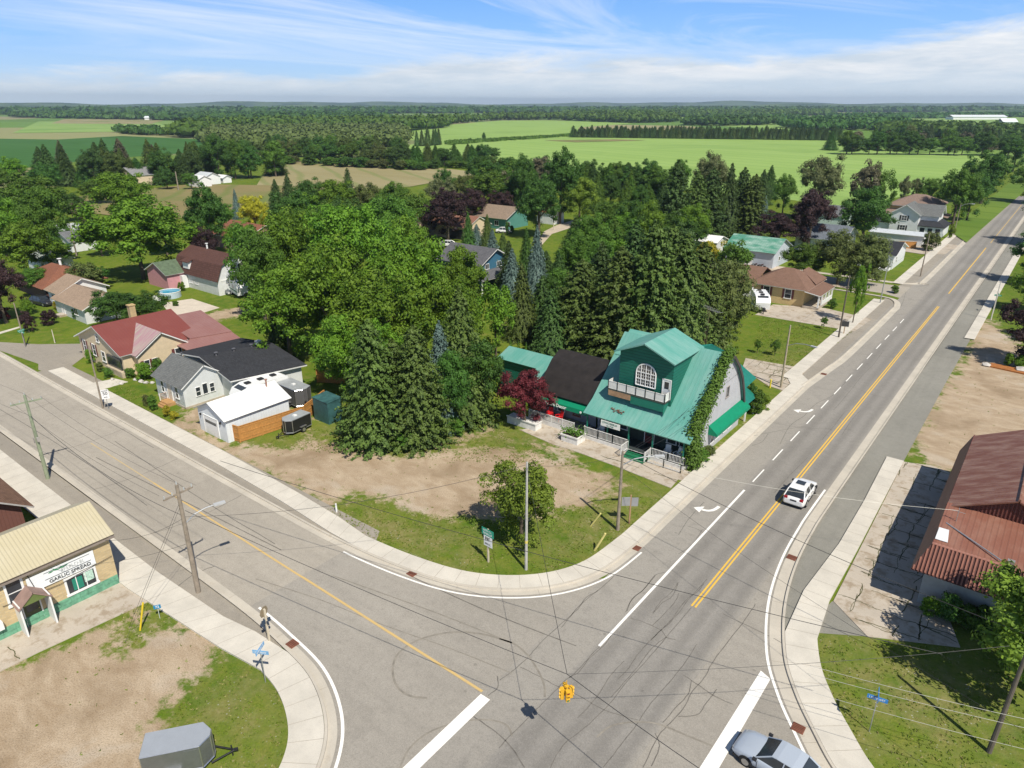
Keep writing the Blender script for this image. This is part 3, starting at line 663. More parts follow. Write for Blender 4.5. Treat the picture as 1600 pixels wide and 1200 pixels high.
# painted markings
def paint(name, c, wear):
    t = NT(name); co = t.coord('world'); n_ = t.noise(co, 3.0, 8, 0.8)
    return t.finish(t.mix(t.ramp(n_, [(0.56, 0.0), (0.74, wear)]), c, (0.30, 0.28, 0.25)), 0.75, None, 0, 0.2)
M_wh = paint('white_paint', (0.84, 0.82, 0.77), 0.45); M_yl = paint('yellow_paint', (0.74, 0.46, 0.075), 0.6); M_yf = paint('faded_yellow_paint', (0.58, 0.41, 0.17), 1.0)
M_wf = paint('worn_white_paint', (0.60, 0.57, 0.52), 0.9)
mk = MB()
ZM = .044
def q(x0, x1, y0, y1, mi): mk.face([(x0, y0, ZM), (x1, y0, ZM), (x1, y1, ZM), (x0, y1, ZM)], mi)
for x0 in (-14.36, -14.10): q(x0, x0 + .13, 38.1, 115, 1)
for x0 in (-14.34, -14.11): q(x0, x0 + .13, 115, 135.5, 1)
q(-14.3, -14.12, 146.5, 202, 1); q(-14.15, -14.05, 210, 300, 1)
q(-17.36, -17.17, 30.9, 55.5, 0)
for k in range(13):
    y0 = 57.6 + k * 5.27; q(-17.28, -17.16, y0 - .2, y0 + 2.7, 0)
A = between(NW, -38.4, -20.1, 27, 41.5); strip(mk, offset(A, -.35), offset(A, -.20), ZM, 0)
A = between(SW, -38.2, -21.9, -12, 19.5); strip(mk, offset(A, .2), offset(A, .38), ZM, 0)
A = between(SE, -11.5, 9, 20, 60); strip(mk, offset(A, -.3), offset(A, -.13), ZM, 0)
mk.face([(-20.65, 16.8, ZM), (-19.95, 16.8, ZM), (-19.95, 23.3, ZM), (-20.65, 23.3, ZM)], 0)
mk.face([(-8.55, 26.2, ZM), (-7.75, 26.2, ZM), (-7.75, 34.9, ZM), (-8.45, 35.2, ZM)], 0)
mk.face([(-20.7, 23.40, ZM), (-20.7, 23.58, ZM), (-38, 23.60, ZM), (-38, 23.42, ZM)], 2); mk.face([(-38, 23.42, .030), (-38, 23.58, .030), (-60, 23.58, .030), (-60, 23.42, .030)], 2); mk.face([(-60, 23.44, .030), (-60, 23.56, .030), (-73, 23.56, .030), (-73, 23.44, .030)], 4)
rib(mk, [(-28.6, 30.6), (-33.5, 30.5), (-35, 30.3)], 0.01, .03, 3)
def arrow(cx, cy, s):
    """left-turn... the arrow bends towards the kerb and points back down the lane"""
    P = smooth_line([(0.75, 1.35), (0.62, 0.55), (0.25, 0.05), (-0.30, -0.10)], 5)
    A_ = offset(P, .16 * s); B_ = offset(P, -.16 * s)
    for i in range(len(P) - 1): mk.face([(cx + A_[i][0] * s, cy + A_[i][1] * s, ZM), (cx + A_[i+1][0] * s, cy + A_[i+1][1] * s, ZM), (cx + B_[i+1][0] * s, cy + B_[i+1][1] * s, ZM), (cx + B_[i][0] * s, cy + B_[i][1] * s, ZM)], 0)
    mk.face([(cx + a * s, cy + b * s, ZM) for a, b in ((-.28, .52), (-1.0, -.22), (-.25, -.70))], 0)
arrow(-18.65, 50.2, .95); arrow(-18.6, 76.3, .95)
# speed-bump like worn patches by the cross street
q(-23.2, -21.6, 141.0, 142.2, 3)
tag(mk.build('road_markings', [M_wh, M_yl, M_yf, M_wf, paint('nearly_gone_yellow_paint', (0.50, 0.39, 0.22), 1.0)]), kind='structure')
# concrete pads, drives and paths
def padof(name, mat, pts, z, crack=0, seed=1):
    m = MB(); m.prism([G(*p) for p in pts], 0.0, z)
    if crack:
        rs = random.Random(seed); P = [G(*p) for p in pts]
        xs = [p[0] for p in P]; ys = [p[1] for p in P]
        def ins(x, y):
            c = False
            for i in range(len(P)):
                a, b = P[i], P[(i + 1) % len(P)]
                if (a[1] > y) != (b[1] > y) and x < (b[0] - a[0]) * (y - a[1]) / (b[1] - a[1]) + a[0]: c = not c
            return c
        for k in range(crack):
            hz_ = rs.random() < .55; x = rs.uniform(min(xs), max(xs)); y = rs.uniform(min(ys), max(ys))
            if hz_: y = round(y / 1.9) * 1.9
            else: x = round(x / 1.4) * 1.4
            L = [(x, y)]
            for s in range(rs.randint(3, 9)):
                if hz_: x += .45; y += rs.uniform(-.13, .13)
                else: y += .45; x += rs.uniform(-.13, .13)
                if not ins(x, y) or not ins(*L[-1]): break
                L.append((x, y))
            if len(L) > 2 and ins(*L[0]): rib(m, L, rs.uniform(.03, .08), z + .004, 1, .03)
    return tag(m.build(name, [mat, plain('weedy_crack', (0.085, 0.085, 0.035), 0.95, 0.4)]), kind='structure')
padof('concrete_path', M_pad, ((812, 672), (840, 668), (905, 688), (980, 712), (1075, 731), (1048, 763), (960, 728), (900, 706), (862, 694)), .05, 8, 3)
m_ = MB(); m_.box(-41.6, -22.4, 53.6, 55.6, 0, .045); tag(m_.build('concrete_path', M_pad), kind='structure')
padof('cracked_concrete_yard', M_pad, ((1412, 722), (1455, 728), (1500, 745), (1500, 800), (1480, 960), (1500, 1012), (1355, 995), (1302, 940)), .05, 190, 5)
padof('cracked_concrete_yard', M_pad, ((1165, 560), (1262, 577), (1228, 612), (1200, 603), (1180, 590), (1160, 575)), .05, 70, 8)
padof('concrete_path', M_pad, ((-20, 1015), (0, 985), (185, 912), (215, 908), (248, 933), (190, 960), (60, 1020), (-20, 1060)), .05, 5, 11)
padof('driveway', M_pad, ((1180, 492), (1208, 476), (1290, 482), (1362, 499), (1335, 518)), .05, 2, 2)
padof('driveway', M_pad, ((1420, 386), (1465, 389), (1485, 391), (1478, 397), (1440, 397), (1405, 392)), .05)
padof('driveway', M_pad, ((1410, 382), (1440, 375), (1500, 384), (1492, 390), (1430, 388)), .05)
padof('sand_lot', concrete('pale_sand', (0.60, 0.53, 0.44), dirt=0.05), ((252, 474), (300, 467), (343, 481), (290, 497), (262, 486)), .04)
padof('concrete_path', M_walk, ((128, 602), (180, 592), (200, 597), (150, 612), (135, 607)), .05)
padof('concrete_path', M_walk, ((-30, 515), (0, 519), (32, 510), (32, 512), (0, 522), (-30, 519)), .05)
# ------------------------------------------------------------------ foliage
def foliage(name, c1, c2, trans=0.22, hue=0.10):
    t = NT(name); oi = t.node('ShaderNodeObjectInfo'); ge = t.node('ShaderNodeNewGeometry')
    r1 = ge.outputs['Random Per Island']; r2 = oi.outputs['Random']
    co = t.coord('obj'); n_ = t.noise(co, 5.0, 4, 0.6)
    col = t.mix(t.ramp(r1, [(0.0, 0.0), (1.0, 1.0)]), c1, c2)
    col = t.mix(t.ramp(n_, [(0.36, 0.0), (0.62, 0.8)]), col, tuple(x * 1.3 for x in c2))
    col = t.mix(t.ramp(t.noise(co, 9.0, 3, 0.6), [(0.35, 0.45), (0.5, 0.0)]), col, tuple(x * 0.7 for x in c1))
    hs = t.node('ShaderNodeHueSaturation'); t.put(hs.inputs['Color'], col)
    t.put(hs.inputs['Hue'], t.math('ADD', 0.5 - hue * 0.12, t.math('MULTIPLY', r2, hue * 0.24)))
    t.put(hs.inputs['Value'], t.math('ADD', 0.80, t.math('MULTIPLY', r2, 0.36)))
    return t.finish(hs.outputs[0], 0.62, None, 0, 0.28, trans)
FOL = {
 'maple': foliage('maple_leaves', (0.050, 0.136, 0.009), (0.140, 0.250, 0.019), 0.24),
 'oak': foliage('dark_broadleaf', (0.024, 0.072, 0.011), (0.064, 0.140, 0.020), 0.18),
 'mid': foliage('mid_green_leaves', (0.040, 0.104, 0.011), (0.100, 0.185, 0.022), 0.24),
 'lime': foliage('light_green_leaves', (0.105, 0.19, 0.020), (0.20, 0.29, 0.035), 0.3),
 'gold': foliage('golden_leaves', (0.25, 0.25, 0.015), (0.42, 0.38, 0.03), 0.3),
 'purple': foliage('purple_leaves', (0.018, 0.010, 0.012), (0.050, 0.026, 0.026), 0.1, 0.05),
 'red': foliage('crimson_leaves', (0.075, 0.012, 0.018), (0.17, 0.030, 0.036), 0.2, 0.03),
 'olive': foliage('olive_leaves', (0.060, 0.085, 0.022), (0.125, 0.155, 0.040), 0.2),
 'willow': foliage('willow_leaves', (0.085, 0.105, 0.038), (0.155, 0.175, 0.070), 0.25),
 'spruce': foliage('spruce_needles', (0.020, 0.054, 0.011), (0.062, 0.112, 0.024), 0.12),
 'pine': foliage('pine_needles', (0.032, 0.066, 0.011), (0.098, 0.145, 0.028), 0.14),
 'plant': foliage('plantation_leaves', (0.070, 0.115, 0.026), (0.125, 0.180, 0.045), 0.1),
 'blue': foliage('blue_spruce_needles', (0.050, 0.092, 0.075), (0.130, 0.20, 0.175), 0.05, 0.04),
 'brown': foliage('brownish_spruce', (0.065, 0.062, 0.035), (0.13, 0.12, 0.065), 0.05),
}
BARK = plain('bark', (0.12, 0.095, 0.07), 0.95, 0.35, 5)
def leaf_quads(P, N_, size, rs, asp=0.62, fold=0.0):
    """rhombus leaves at points P facing normals N_"""
    n = len(P); r_ = rs.normal(size=(n, 3)); u = np.cross(N_, r_); u /= np.linalg.norm(u, axis=1, keepdims=True) + 1e-9
    w = np.cross(N_, u); s = (size * (0.65 + 0.7 * rs.rand(n)))[:, None]
    return np.stack([P - u * s, P - w * s * asp, P + u * s, P + w * s * asp], 1).reshape(-1, 3)
def ico(sub=1):
    t = (1 + 5 ** .5) / 2
    V_ = np.array([(-1, t, 0), (1, t, 0), (-1, -t, 0), (1, -t, 0), (0, -1, t), (0, 1, t), (0, -1, -t), (0, 1, -t), (t, 0, -1), (t, 0, 1), (-t, 0, -1), (-t, 0, 1)], float)
    V_ /= np.linalg.norm(V_[0])
    Fc = [(0, 11, 5), (0, 5, 1), (0, 1, 7), (0, 7, 10), (0, 10, 11), (1, 5, 9), (5, 11, 4), (11, 10, 2), (10, 7, 6), (7, 1, 8), (3, 9, 4), (3, 4, 2), (3, 2, 6), (3, 6, 8), (3, 8, 9), (4, 9, 5), (2, 4, 11), (6, 2, 10), (8, 6, 7), (9, 8, 1)]
    return V_, np.array(Fc)
def crown_mesh(name, seed, nclump=75, per=170, leaf=0.017, low=0.10, cr=(0.085, 0.15), squash=1.0, shape='round', gap=0.0):
    rs = np.random.RandomState(seed); PP, NN = [], []; cores = []
    lob = rs.rand(5) * 6.28
    def rad(d):
        a = math.atan2(d[1], d[0])
        return 0.78 + 0.12 * math.sin(2 * a + lob[0]) + 0.09 * math.sin(3 * a + lob[1] + 2 * d[2]) + 0.08 * math.sin(5 * a + lob[2] - 3 * d[2])
    c0 = np.array([0, 0, (low + 1) / 2 - 0.02]); hz = (1 - low) / 2
    for k in range(nclump):
        d = rs.normal(size=3); d /= np.linalg.norm(d)
        if d[2] < -0.2 and rs.rand() < 0.6: d[2] = -d[2]
        q = (0.50 + 0.50 * rs.rand() ** 0.55) if k > nclump * 0.15 else rs.rand() * 0.5
        r_ = rad(d) * q
        wd = 0.5
        if shape == 'cone': wd = 0.5 * (1.0 - 0.62 * (d[2] * q * 0.5 + 0.5))
        if shape == 'vase': wd = 0.5 * (0.75 + 0.35 * (d[2] * q * 0.5 + 0.5))
        c = c0 + np.array([d[0] * r_ * wd, d[1] * r_ * wd, d[2] * r_ * hz * 1.02])
        cs = rs.uniform(*cr) * (1.15 - 0.4 * q)
        m = int(per * (cs / cr[1]) ** 1.6) + 20
        dd = rs.normal(size=(m, 3)); dd /= np.linalg.norm(dd, axis=1, keepdims=True)
        dd[:, 2] = np.where((dd[:, 2] < -0.35) & (rs.rand(m) < 0.7), -dd[:, 2], dd[:, 2])
        rr = cs * (0.62 + 0.52 * rs.rand(m) ** 0.8)
        p = c + dd * rr[:, None] * np.array([1, 1, 0.72 * squash])
        N_ = dd * 0.9 + rs.normal(size=(m, 3)) * 0.42 + np.array([0, 0, 0.25]); N_ /= np.linalg.norm(N_, axis=1, keepdims=True)
        PP.append(p); NN.append(N_); cores.append((c, cs * 0.54))
    P = np.concatenate(PP); N_ = np.concatenate(NN)
    z0, z1 = P[:, 2].min(), P[:, 2].max(); P[:, 2] = low + (P[:, 2] - z0) / (z1 - z0) * (1 - low)
    rxy = np.abs(P[:, :2]).max(); P[:, :2] *= 0.5 / rxy
    V_ = leaf_quads(P, N_, leaf, rs); Q = np.arange(len(V_)).reshape(-1, 4)
    iv, fi = ico(); cv, cf = [], []
    if gap < 1:
        for k, (c, s) in enumerate(cores):
            cc = c.copy(); cc[2] = low + (cc[2] - z0) / (z1 - z0) * (1 - low); cc[:2] *= 0.5 / rxy
            s2 = s * (0.5 / rxy) * (1 - gap); jit = 1 + 0.25 * rs.normal(size=(12, 1)) * 0.5
            b = len(cv) * 12; cv.append(cc + iv * jit * np.array([s2, s2, s2 * 0.8])); cf.append(fi + b)
        nV = len(V_); tri = np.concatenate(cf) + nV; tri = np.concatenate([tri, tri[:, 2:3]], 1)
        V_ = np.concatenate([V_, np.concatenate(cv)])
        return poly_mesh(name, V_, [Q, tri[:, :3]])
    return poly_mesh(name, V_, [Q])
def poly_mesh(name, V_, groups):
    me = bpy.data.meshes.new(name); V_ = np.ascontiguousarray(V_, dtype=np.float32)
    me.vertices.add(len(V_)); me.vertices.foreach_set('co', V_.ravel())
    loops = np.concatenate([g_.ravel() for g_ in groups]).astype(np.int32); tot = np.concatenate([np.full(len(g_), g_.shape[1]) for g_ in groups]).astype(np.int32)
    st = np.concatenate([[0], np.cumsum(tot)[:-1]]).astype(np.int32)
    me.loops.add(len(loops)); me.loops.foreach_set('vertex_index', loops)
    me.polygons.add(len(tot)); me.polygons.foreach_set('loop_start', st); me.polygons.foreach_set('loop_total', tot)
    me.update(calc_edges=True); me.materials.append(None)
    return me
def spruce_mesh(name, seed,  levels=24, arms=11, per=16, leaf=0.020, low=0.05, full=1.0, droop=0.12, ragged=0.25, power=0.85, core=0.32):
    rs = np.random.RandomState(seed); PP, NN = [], []
    for i in range(levels):
        f = i / (levels - 1); z = low + (0.985 - low) * f
        R_ = 0.5 * (1 - f) ** power * full + 0.012
        k = max(4, int(arms * (1 - 0.55 * f)))
        for j in range(k):
            a = 2 * math.pi * (j + rs.rand() * 0.8) / k + i * 0.7
            L = R_ * (1 - ragged * rs.rand()); zz = z + rs.uniform(-.012, .012)
            m = max(5, int(per * (0.35 + L * 2)))
            t = rs.rand(m) ** 0.62
            side = rs.normal(size=m) * 0.028 * (1.15 - t) * (0.6 + L * 2.4)
            x = np.cos(a) * L * t - np.sin(a) * side; y = np.sin(a) * L * t + np.cos(a) * side
            zc = zz - droop * L * t ** 1.3 + 0.06 * L * np.maximum(0, t - .7) + rs.normal(size=m) * 0.006
            PP.append(np.stack([x, y, zc], 1))
            n_ = np.stack([np.cos(a) * 0.45 + rs.normal(size=m) * 0.35, np.sin(a) * 0.45 + rs.normal(size=m) * 0.35, np.full(m, 0.75)], 1)
            NN.append(n_ / np.linalg.norm(n_, axis=1, keepdims=True))
    P = np.concatenate(PP); N_ = np.concatenate(NN)
    V_ = leaf_quads(P, N_, leaf, rs, 0.5); Q = np.arange(len(V_)).reshape(-1, 4)
    # inner cone that keeps the crown dense
    n = 10; cv = [(0, 0, 0.95)] + [(core * full * math.cos(2 * math.pi * k / n), core * full * math.sin(2 * math.pi * k / n), low + 0.03) for k in range(n)]
    tri = np.array([(0, 1 + k, 1 + (k + 1) % n) for k in range(n)]) + len(V_)
    return poly_mesh(name, np.concatenate([V_, np.array(cv)]), [Q, tri])
def trunk_mesh(name, seed, top=0.55, r=0.028, limbs=6):
    m = MB(); rs = random.Random(seed)
    m.tube([(0, 0, -0.01), (rs.uniform(-.01, .01), rs.uniform(-.01, .01), top * .5), (rs.uniform(-.02, .02), rs.uniform(-.02, .02), top)], r, 7, 0, r * .45)
    for k in range(limbs):
        a = 6.28 * k / max(1, limbs) + rs.uniform(-.3, .3); z = top * rs.uniform(.5, .9); L = rs.uniform(.18, .3)
        m.tube([(0, 0, z), (math.cos(a) * L * .5, math.sin(a) * L * .5, z + L * .45), (math.cos(a) * L, math.sin(a) * L, z + L * .75)], r * .45, 5, 0, r * .12)
    me = bpy.data.meshes.new(name); me.from_pydata(m.v, [], m.f); me.update(); me.materials.append(BARK); return me
BROAD = [crown_mesh('crown_broad', 20 + k, 105, 250, 0.0125, cr=(0.07, 0.135)) for k in range(4)]
AIRY = [crown_mesh('crown_airy', 40 + k, 60, 120, 0.019, low=0.18, cr=(0.075, 0.12), gap=0.35) for k in range(2)]
TALL = [crown_mesh('crown_tall', 50 + k, 90, 200, 0.013, low=0.08, shape='cone') for k in range(2)]
BUSH = [crown_mesh('crown_bush', 60 + k, 40, 170, 0.030, low=0.0, cr=(0.13, 0.2)) for k in range(2)]
VASE = [crown_mesh('crown_vase', 70 + k, 85, 200, 0.013, low=0.14, shape='vase') for k in range(2)]
SPRU = [spruce_mesh('crown_spruce', 80 + k, 34, 20, 46, 0.0155, full=1.0, droop=0.2, ragged=0.30, power=0.72) for k in range(4)]
WIDE = [spruce_mesh('crown_wide', 110 + k, 30, 24, 62, 0.0150, low=0.02, droop=0.08, ragged=0.42, power=0.55, core=0.17) for k in range(3)]
PINE = [crown_mesh('crown_pine', 90 + k, 190, 170, 0.0125, low=0.02, cr=(0.035, 0.085), squash=0.55, shape='cone') for k in range(2)]
SLIM = [spruce_mesh('crown_slim', 95 + k, 26, 14, 30, 0.024, power=0.5, ragged=.5) for k in range(2)]
SPARSE = [crown_mesh('crown_sparse', 99, 95, 260, 0.0145, low=0.06, cr=(0.07, 0.13), gap=1.0)]
TR_B = [trunk_mesh('trunk_broad', 5 + k) for k in range(2)]
TR_S = trunk_mesh('trunk_straight', 9, 0.9, 0.018, 0)
SHAPE = {'broad': BROAD, 'airy': AIRY, 'tall': TALL, 'bush': BUSH, 'vase': VASE, 'spruce': SPRU, 'pine': PINE, 'wide': WIDE, 'slim': SLIM, 'sparse': SPARSE}
_tc = [0]
def tree_at(x, y, h, w, shape, fol, label, cat='tree', group=None, name=None, z=0.0):
    _tc[0] += 1; k = _tc[0]
    nm = name or {'spruce': 'spruce_tree', 'wide': 'pine_tree', 'pine': 'pine_tree', 'slim': 'spruce_tree', 'bush': 'shrub'}.get(shape, 'broadleaf_tree')
    root = thing(nm, label, cat, (x, y, z), random.uniform(0, 6.28), group)
    ms = SHAPE[shape]; me = ms[k % len(ms)]
    c = bpy.data.objects.new('crown' if shape != 'bush' else 'foliage', me); COL.objects.link(c); c.parent = root; c.scale = (w, w * random.uniform(.9, 1.08), h)
    c.material_slots[0].link = 'OBJECT'; c.material_slots[0].material = FOL[fol]
    if shape != 'bush':
        tr = bpy.data.objects.new('trunk', TR_S if shape in ('spruce', 'slim', 'pine', 'wide') else TR_B[k % 2]); COL.objects.link(tr); tr.parent = root
        q_ = min(w, h) if shape not in ('spruce', 'slim', 'pine', 'wide') else h * .55
        tr.scale = (q_, q_, h)
    return root
def tree(u, vb, vt, wpx, shape, fol, label, cat='tree', group=None, name=None):
    """tree whose foot is at picture point (u, vb) of the measured photograph, top row vt, crown wpx wide"""
    x, y = G(u, vb); h = HT(x, y, vt); d = PX(x, y, h * .5)[2]
    return tree_at(x, y, h, wpx * d / F_PX, shape, fol, label, cat, group, name)
T = [
 # big maples in the middle block
 (545, 625, 486, 130, 'broad', 'maple', 'bright green maple at the front corner beside the parked trailers and wooden fence'),
 (600, 600, 420, 175, 'broad', 'maple', 'bright green maple standing directly behind the dark pine of the vacant lot'),
 (455, 570, 415, 150, 'broad', 'maple', 'bright green maple overhanging the lawn behind the dark flat roof'),
 (520, 560, 365, 170, 'broad', 'maple', 'wide bright maple in the middle of the dense block of maples'),
 (415, 500, 355, 105, 'broad', 'mid', 'darker maple at the left edge of the block next to the white motorhome'),
 (465, 480, 322, 130, 'broad', 'maple', 'tall maple at the back left of the dense block of maples'),
 (560, 490, 318, 150, 'broad', 'maple', 'tall maple at the back centre of the dense block of maples'),
 (640, 540, 352, 160, 'broad', 'maple', 'broad maple right of centre in the dense block of maples'),
 (640, 460, 332, 120, 'broad', 'maple', 'maple at the back right of the block in front of the purple trees'),
 (710, 585, 428, 120, 'broad', 'maple', 'maple between the grey-green spruce and the blue two-storey house'),
 (722, 520, 385, 100, 'broad', 'maple', 'darker-leaved maple just left of the blue two-storey house'),
 (775, 560, 440, 80, 'airy', 'maple', 'narrow maple below the blue two-storey house'),
 (590, 640, 500, 110, 'broad', 'maple', 'lower maple crown behind the two dark pines'),
 (395, 470, 345, 80, 'airy', 'mid', 'loose green tree above the white motorhome'),
 (500, 420, 325, 90, 'broad', 'mid', 'green tree behind the tall maples beyond the hay field edge'),
 # dark evergreens round the vacant lot
 (588, 690, 500, 150, 'wide', 'pine', 'dark olive pine leaning over the green tarp at the lot edge'),
 (655, 688, 508, 145, 'wide', 'pine', 'dark olive pine with the yellow machine tucked beneath it'),
 (622, 678, 530, 130, 'wide', 'pine', 'dark olive pine squeezed between its two bigger neighbours'),
 (692, 668, 502, 90, 'spruce', 'blue', 'pale blue spruce behind the right dark pine of the lot'),
 (722, 655, 448, 151, 'spruce', 'pine', 'tall grey-green spruce behind the round dark tree'),
 (742, 658, 520, 112, 'broad', 'oak', 'round dark green tree left of the crimson maple'),
 (704, 676, 545, 80, 'tall', 'oak', 'narrow dark tree between the pines and the round dark tree'),
 (437, 560, 470, 58, 'spruce', 'pine', 'small spruce on the lawn beside the orange wooden fence'),
 # crimson maple and young tree on the corner
 (820, 668, 572, 92, 'broad', 'red', 'crimson ornamental maple in front of the black-roofed shop'),
 (815, 852, 720, 142, 'sparse', 'lime', 'young light green tree standing alone on the corner lawn'),
 # evergreens behind the shop
 (962, 560, 385, 165, 'wide', 'pine', 'tall dark spruce behind the green dormer, left one of three'),
 (1010, 565, 345, 180, 'wide', 'pine', 'tallest dark spruce behind the green dormer'),
 (1058, 560, 365, 151, 'spruce', 'pine', 'tall dark spruce behind the right end of the green roof'),
 (905, 548, 405, 140, 'wide', 'pine', 'dark spruce beside the trampoline lawn'),
 (935, 520, 378, 121, 'spruce', 'spruce', 'spruce behind the trampoline lawn in the second row'),
 (985, 500, 345, 121, 'spruce', 'spruce', 'narrow dark spruce in the row behind the shop spruces'),
 (1040, 500, 350, 120, 'wide', 'pine', 'olive spruce in the row behind the shop spruces'),
 (880, 545, 440, 90, 'broad', 'oak', 'dark broadleaf tree just behind the trampoline'),
 (1130, 532, 402, 108, 'tall', 'olive', 'olive-green round-topped tree at the edge of the long side lawn'),
 (1095, 528, 420, 70, 'pine', 'pine', 'dark tree under the antenna mast'),
 (1100, 452, 375, 62, 'airy', 'gold', 'golden yellow tree near the green metal barn roof'),
 (1140, 465, 372, 78, 'airy', 'mid', 'green tree between the golden tree and the green metal barn'),
 (845, 525, 432, 62, 'slim', 'spruce', 'dark spruce left of the trampoline lawn'),
 (815, 530, 412, 72, 'spruce', 'pine', 'brown-green spruce near the blue two-storey house'),
 (838, 470, 352, 55, 'spruce', 'blue', 'pale blue spruce beside the bend of the gravel lane'),
 (770, 445, 358, 55, 'spruce', 'blue', 'pale blue spruce in front of the long teal bungalow'),
 (800, 470, 388, 52, 'spruce', 'blue', 'smaller blue spruce right of the blue two-storey house'),
 (733, 420, 332, 46, 'spruce', 'oak', 'dark green spruce in front of the brown-roofed garage'),
 (762, 408, 335, 42, 'spruce', 'pine', 'brownish spruce left of the teal bungalow'),
 (872, 470, 395, 60, 'spruce', 'spruce', 'dark spruce beside the gravel lane end'),
 (900, 450, 365, 80, 'broad', 'mid', 'mid green tree right of the gravel lane'),
 (935, 470, 372, 80, 'broad', 'mid', 'leafy green tree between the lane and the tall spruces'),
 (860, 500, 425, 70, 'broad', 'oak', 'dark leafy tree in the gap behind the trampoline lawn'),
 (955, 420, 342, 60, 'broad', 'mid', 'green tree between the lime tree and the big spruces'),
 # back middle
 (1050, 385, 250, 92, 'wide', 'spruce', 'tall dark spruce at the left of the big back spruce group'),
 (1082, 380, 268, 80, 'wide', 'pine', 'dark spruce second in the big back spruce group'),
 (1105, 375, 262, 78, 'wide', 'spruce', 'dark spruce third in the big back spruce group'),
 (1132, 372, 255, 62, 'spruce', 'spruce', 'tall pointed spruce in the big back spruce group'),
 (1152, 368, 262, 74, 'wide', 'spruce', 'pointed dark spruce near the right of the back spruce group'),
 (1170, 372, 272, 80, 'wide', 'pine', 'brownish spruce at the right end of the back spruce group'),
 (1105, 345, 235, 66, 'vase', 'willow', 'pale grey-green willow rising behind the back spruce group'),
 (875, 350, 228, 84, 'broad', 'oak', 'big dark round tree against the bright crop field'),
 (818, 335, 238, 52, 'broad', 'oak', 'dark green tree left of the big dark round tree'),
 (905, 352, 276, 68, 'broad', 'lime', 'lime green round tree above the gravel lane'),
 (842, 372, 270, 92, 'broad', 'oak', 'loose dark tree between the teal bungalow and the lime tree'),
 (700, 378, 292, 78, 'broad', 'purple', 'large dark purple tree above the brown-roofed garage'),
 (738, 352, 292, 60, 'broad', 'purple', 'purple tree right of the largest purple one'),
 (668, 372, 318, 56, 'broad', 'purple', 'low purple tree left of the brown-roofed garage'),
 (782, 345, 296, 56, 'broad', 'purple', 'purple-brown tree behind the teal bungalow'),
 (757, 340, 262, 78, 'airy', 'mid', 'broad green tree behind the purple trees'),
 (695, 318, 262, 42, 'broad', 'oak', 'dark tree standing at the edge of the hay field'),
 (728, 330, 272, 50, 'broad', 'olive', 'olive tree at the hay field edge above the purple trees'),
 (690, 345, 275, 60, 'vase', 'willow', 'pale willow-like tree behind the low purple tree'),
 (620, 352, 282, 76, 'broad', 'mid', 'green tree in the hedge at the foot of the hay field'),
 (575, 348, 284, 66, 'broad', 'olive', 'olive tree in the hedge at the foot of the hay field'),
 (530, 350, 280, 76, 'broad', 'maple', 'bright green tree in the hedge at the foot of the hay field'),
 (487, 345, 276, 66, 'broad', 'oak', 'dark round tree in the hedge below the hay field'),
 (455, 338, 272, 48, 'spruce', 'spruce', 'dark spruce in the hedge below the hay field'),
 (435, 336, 280, 40, 'spruce', 'spruce', 'smaller dark spruce at the left end of the hedge'),
 (545, 300, 262, 24, 'slim', 'spruce', 'thin spruce poking above the hedge'),
 (650, 372, 300, 70, 'airy', 'mid', 'green tree between the hedge and the purple trees'),
 (600, 372, 305, 72, 'airy', 'mid', 'shady green tree behind the maple block'),
 (545, 375, 308, 70, 'airy', 'oak', 'dark tree behind the maple block centre'),
 # left of the picture
 (200, 355, 268, 105, 'broad', 'maple', 'upper maple behind the big maple of the left yard'),
 (225, 436, 300, 185, 'broad', 'maple', 'big spreading maple in the left yard above the brown barn-like house'),
 (330, 400, 284, 86, 'broad', 'oak', 'dense dark tree behind the brown barn-like house'),
 (326, 428, 352, 56, 'broad', 'purple', 'dark purple tree right behind the brown barn-like house'),
 (402, 372, 304, 50, 'broad', 'gold', 'golden tree left of the tall maples'),
 (372, 342, 295, 22, 'spruce', 'blue', 'slender blue-green spruce left of the golden tree'),
 (62, 372, 268, 120, 'broad', 'mid', 'broad tree in the back of the left corner'),
 (12, 400, 300, 95, 'broad', 'maple', 'bright maple cut by the left edge of the picture'),
 (82, 412, 290, 84, 'broad', 'mid', 'green tree above the white shed on the left'),
 (45, 440, 340, 115, 'broad', 'maple', 'bright maple behind the rust-roofed bungalow'),
 (95, 425, 370, 62, 'airy', 'oak', 'dark low tree right of the white shed'),
 (138, 462, 408, 66, 'airy', 'olive', 'pale feathery tree between the two bungalows'),
 (10, 505, 405, 92, 'broad', 'purple', 'very dark tree beside the rust-roofed bungalow'),
 (186, 512, 452, 100, 'broad', 'oak', 'round dark tree left part of the pair by the red-roofed house'),
 (228, 514, 455, 92, 'broad', 'oak', 'round dark tree right part of the pair by the red-roofed house'),
 (48, 502, 466, 26, 'airy', 'maple', 'small bright tree beside the rust-roofed bungalow porch'),
 (46, 520, 483, 24, 'tall', 'purple', 'slim purple ornamental tree on the left lawn'),
 (78, 508, 484, 28, 'bush', 'purple', 'round purple shrub in the middle of the left lawn'),
 (6, 500, 480, 30, 'bush', 'red', 'dark red shrub at the far left lawn edge'),
 (135, 360, 315, 34, 'airy', 'brown', 'thin brownish tree beside the big maple'),
 # right side
 (1262, 392, 295, 82, 'broad', 'purple', 'large dark purple tree behind the blue-grey bungalow'),
 (1212, 392, 328, 80, 'broad', 'purple', 'dark purple tree behind the green metal barn'),
 (1345, 388, 288, 98, 'broad', 'oak', 'big dark green tree left of the white two-storey house'),
 (1275, 345, 238, 78, 'vase', 'willow', 'tall willow at the edge of the bright crop field'),
 (1343, 345, 248, 58, 'airy', 'brown', 'half-bare brownish tree behind the big dark green tree'),
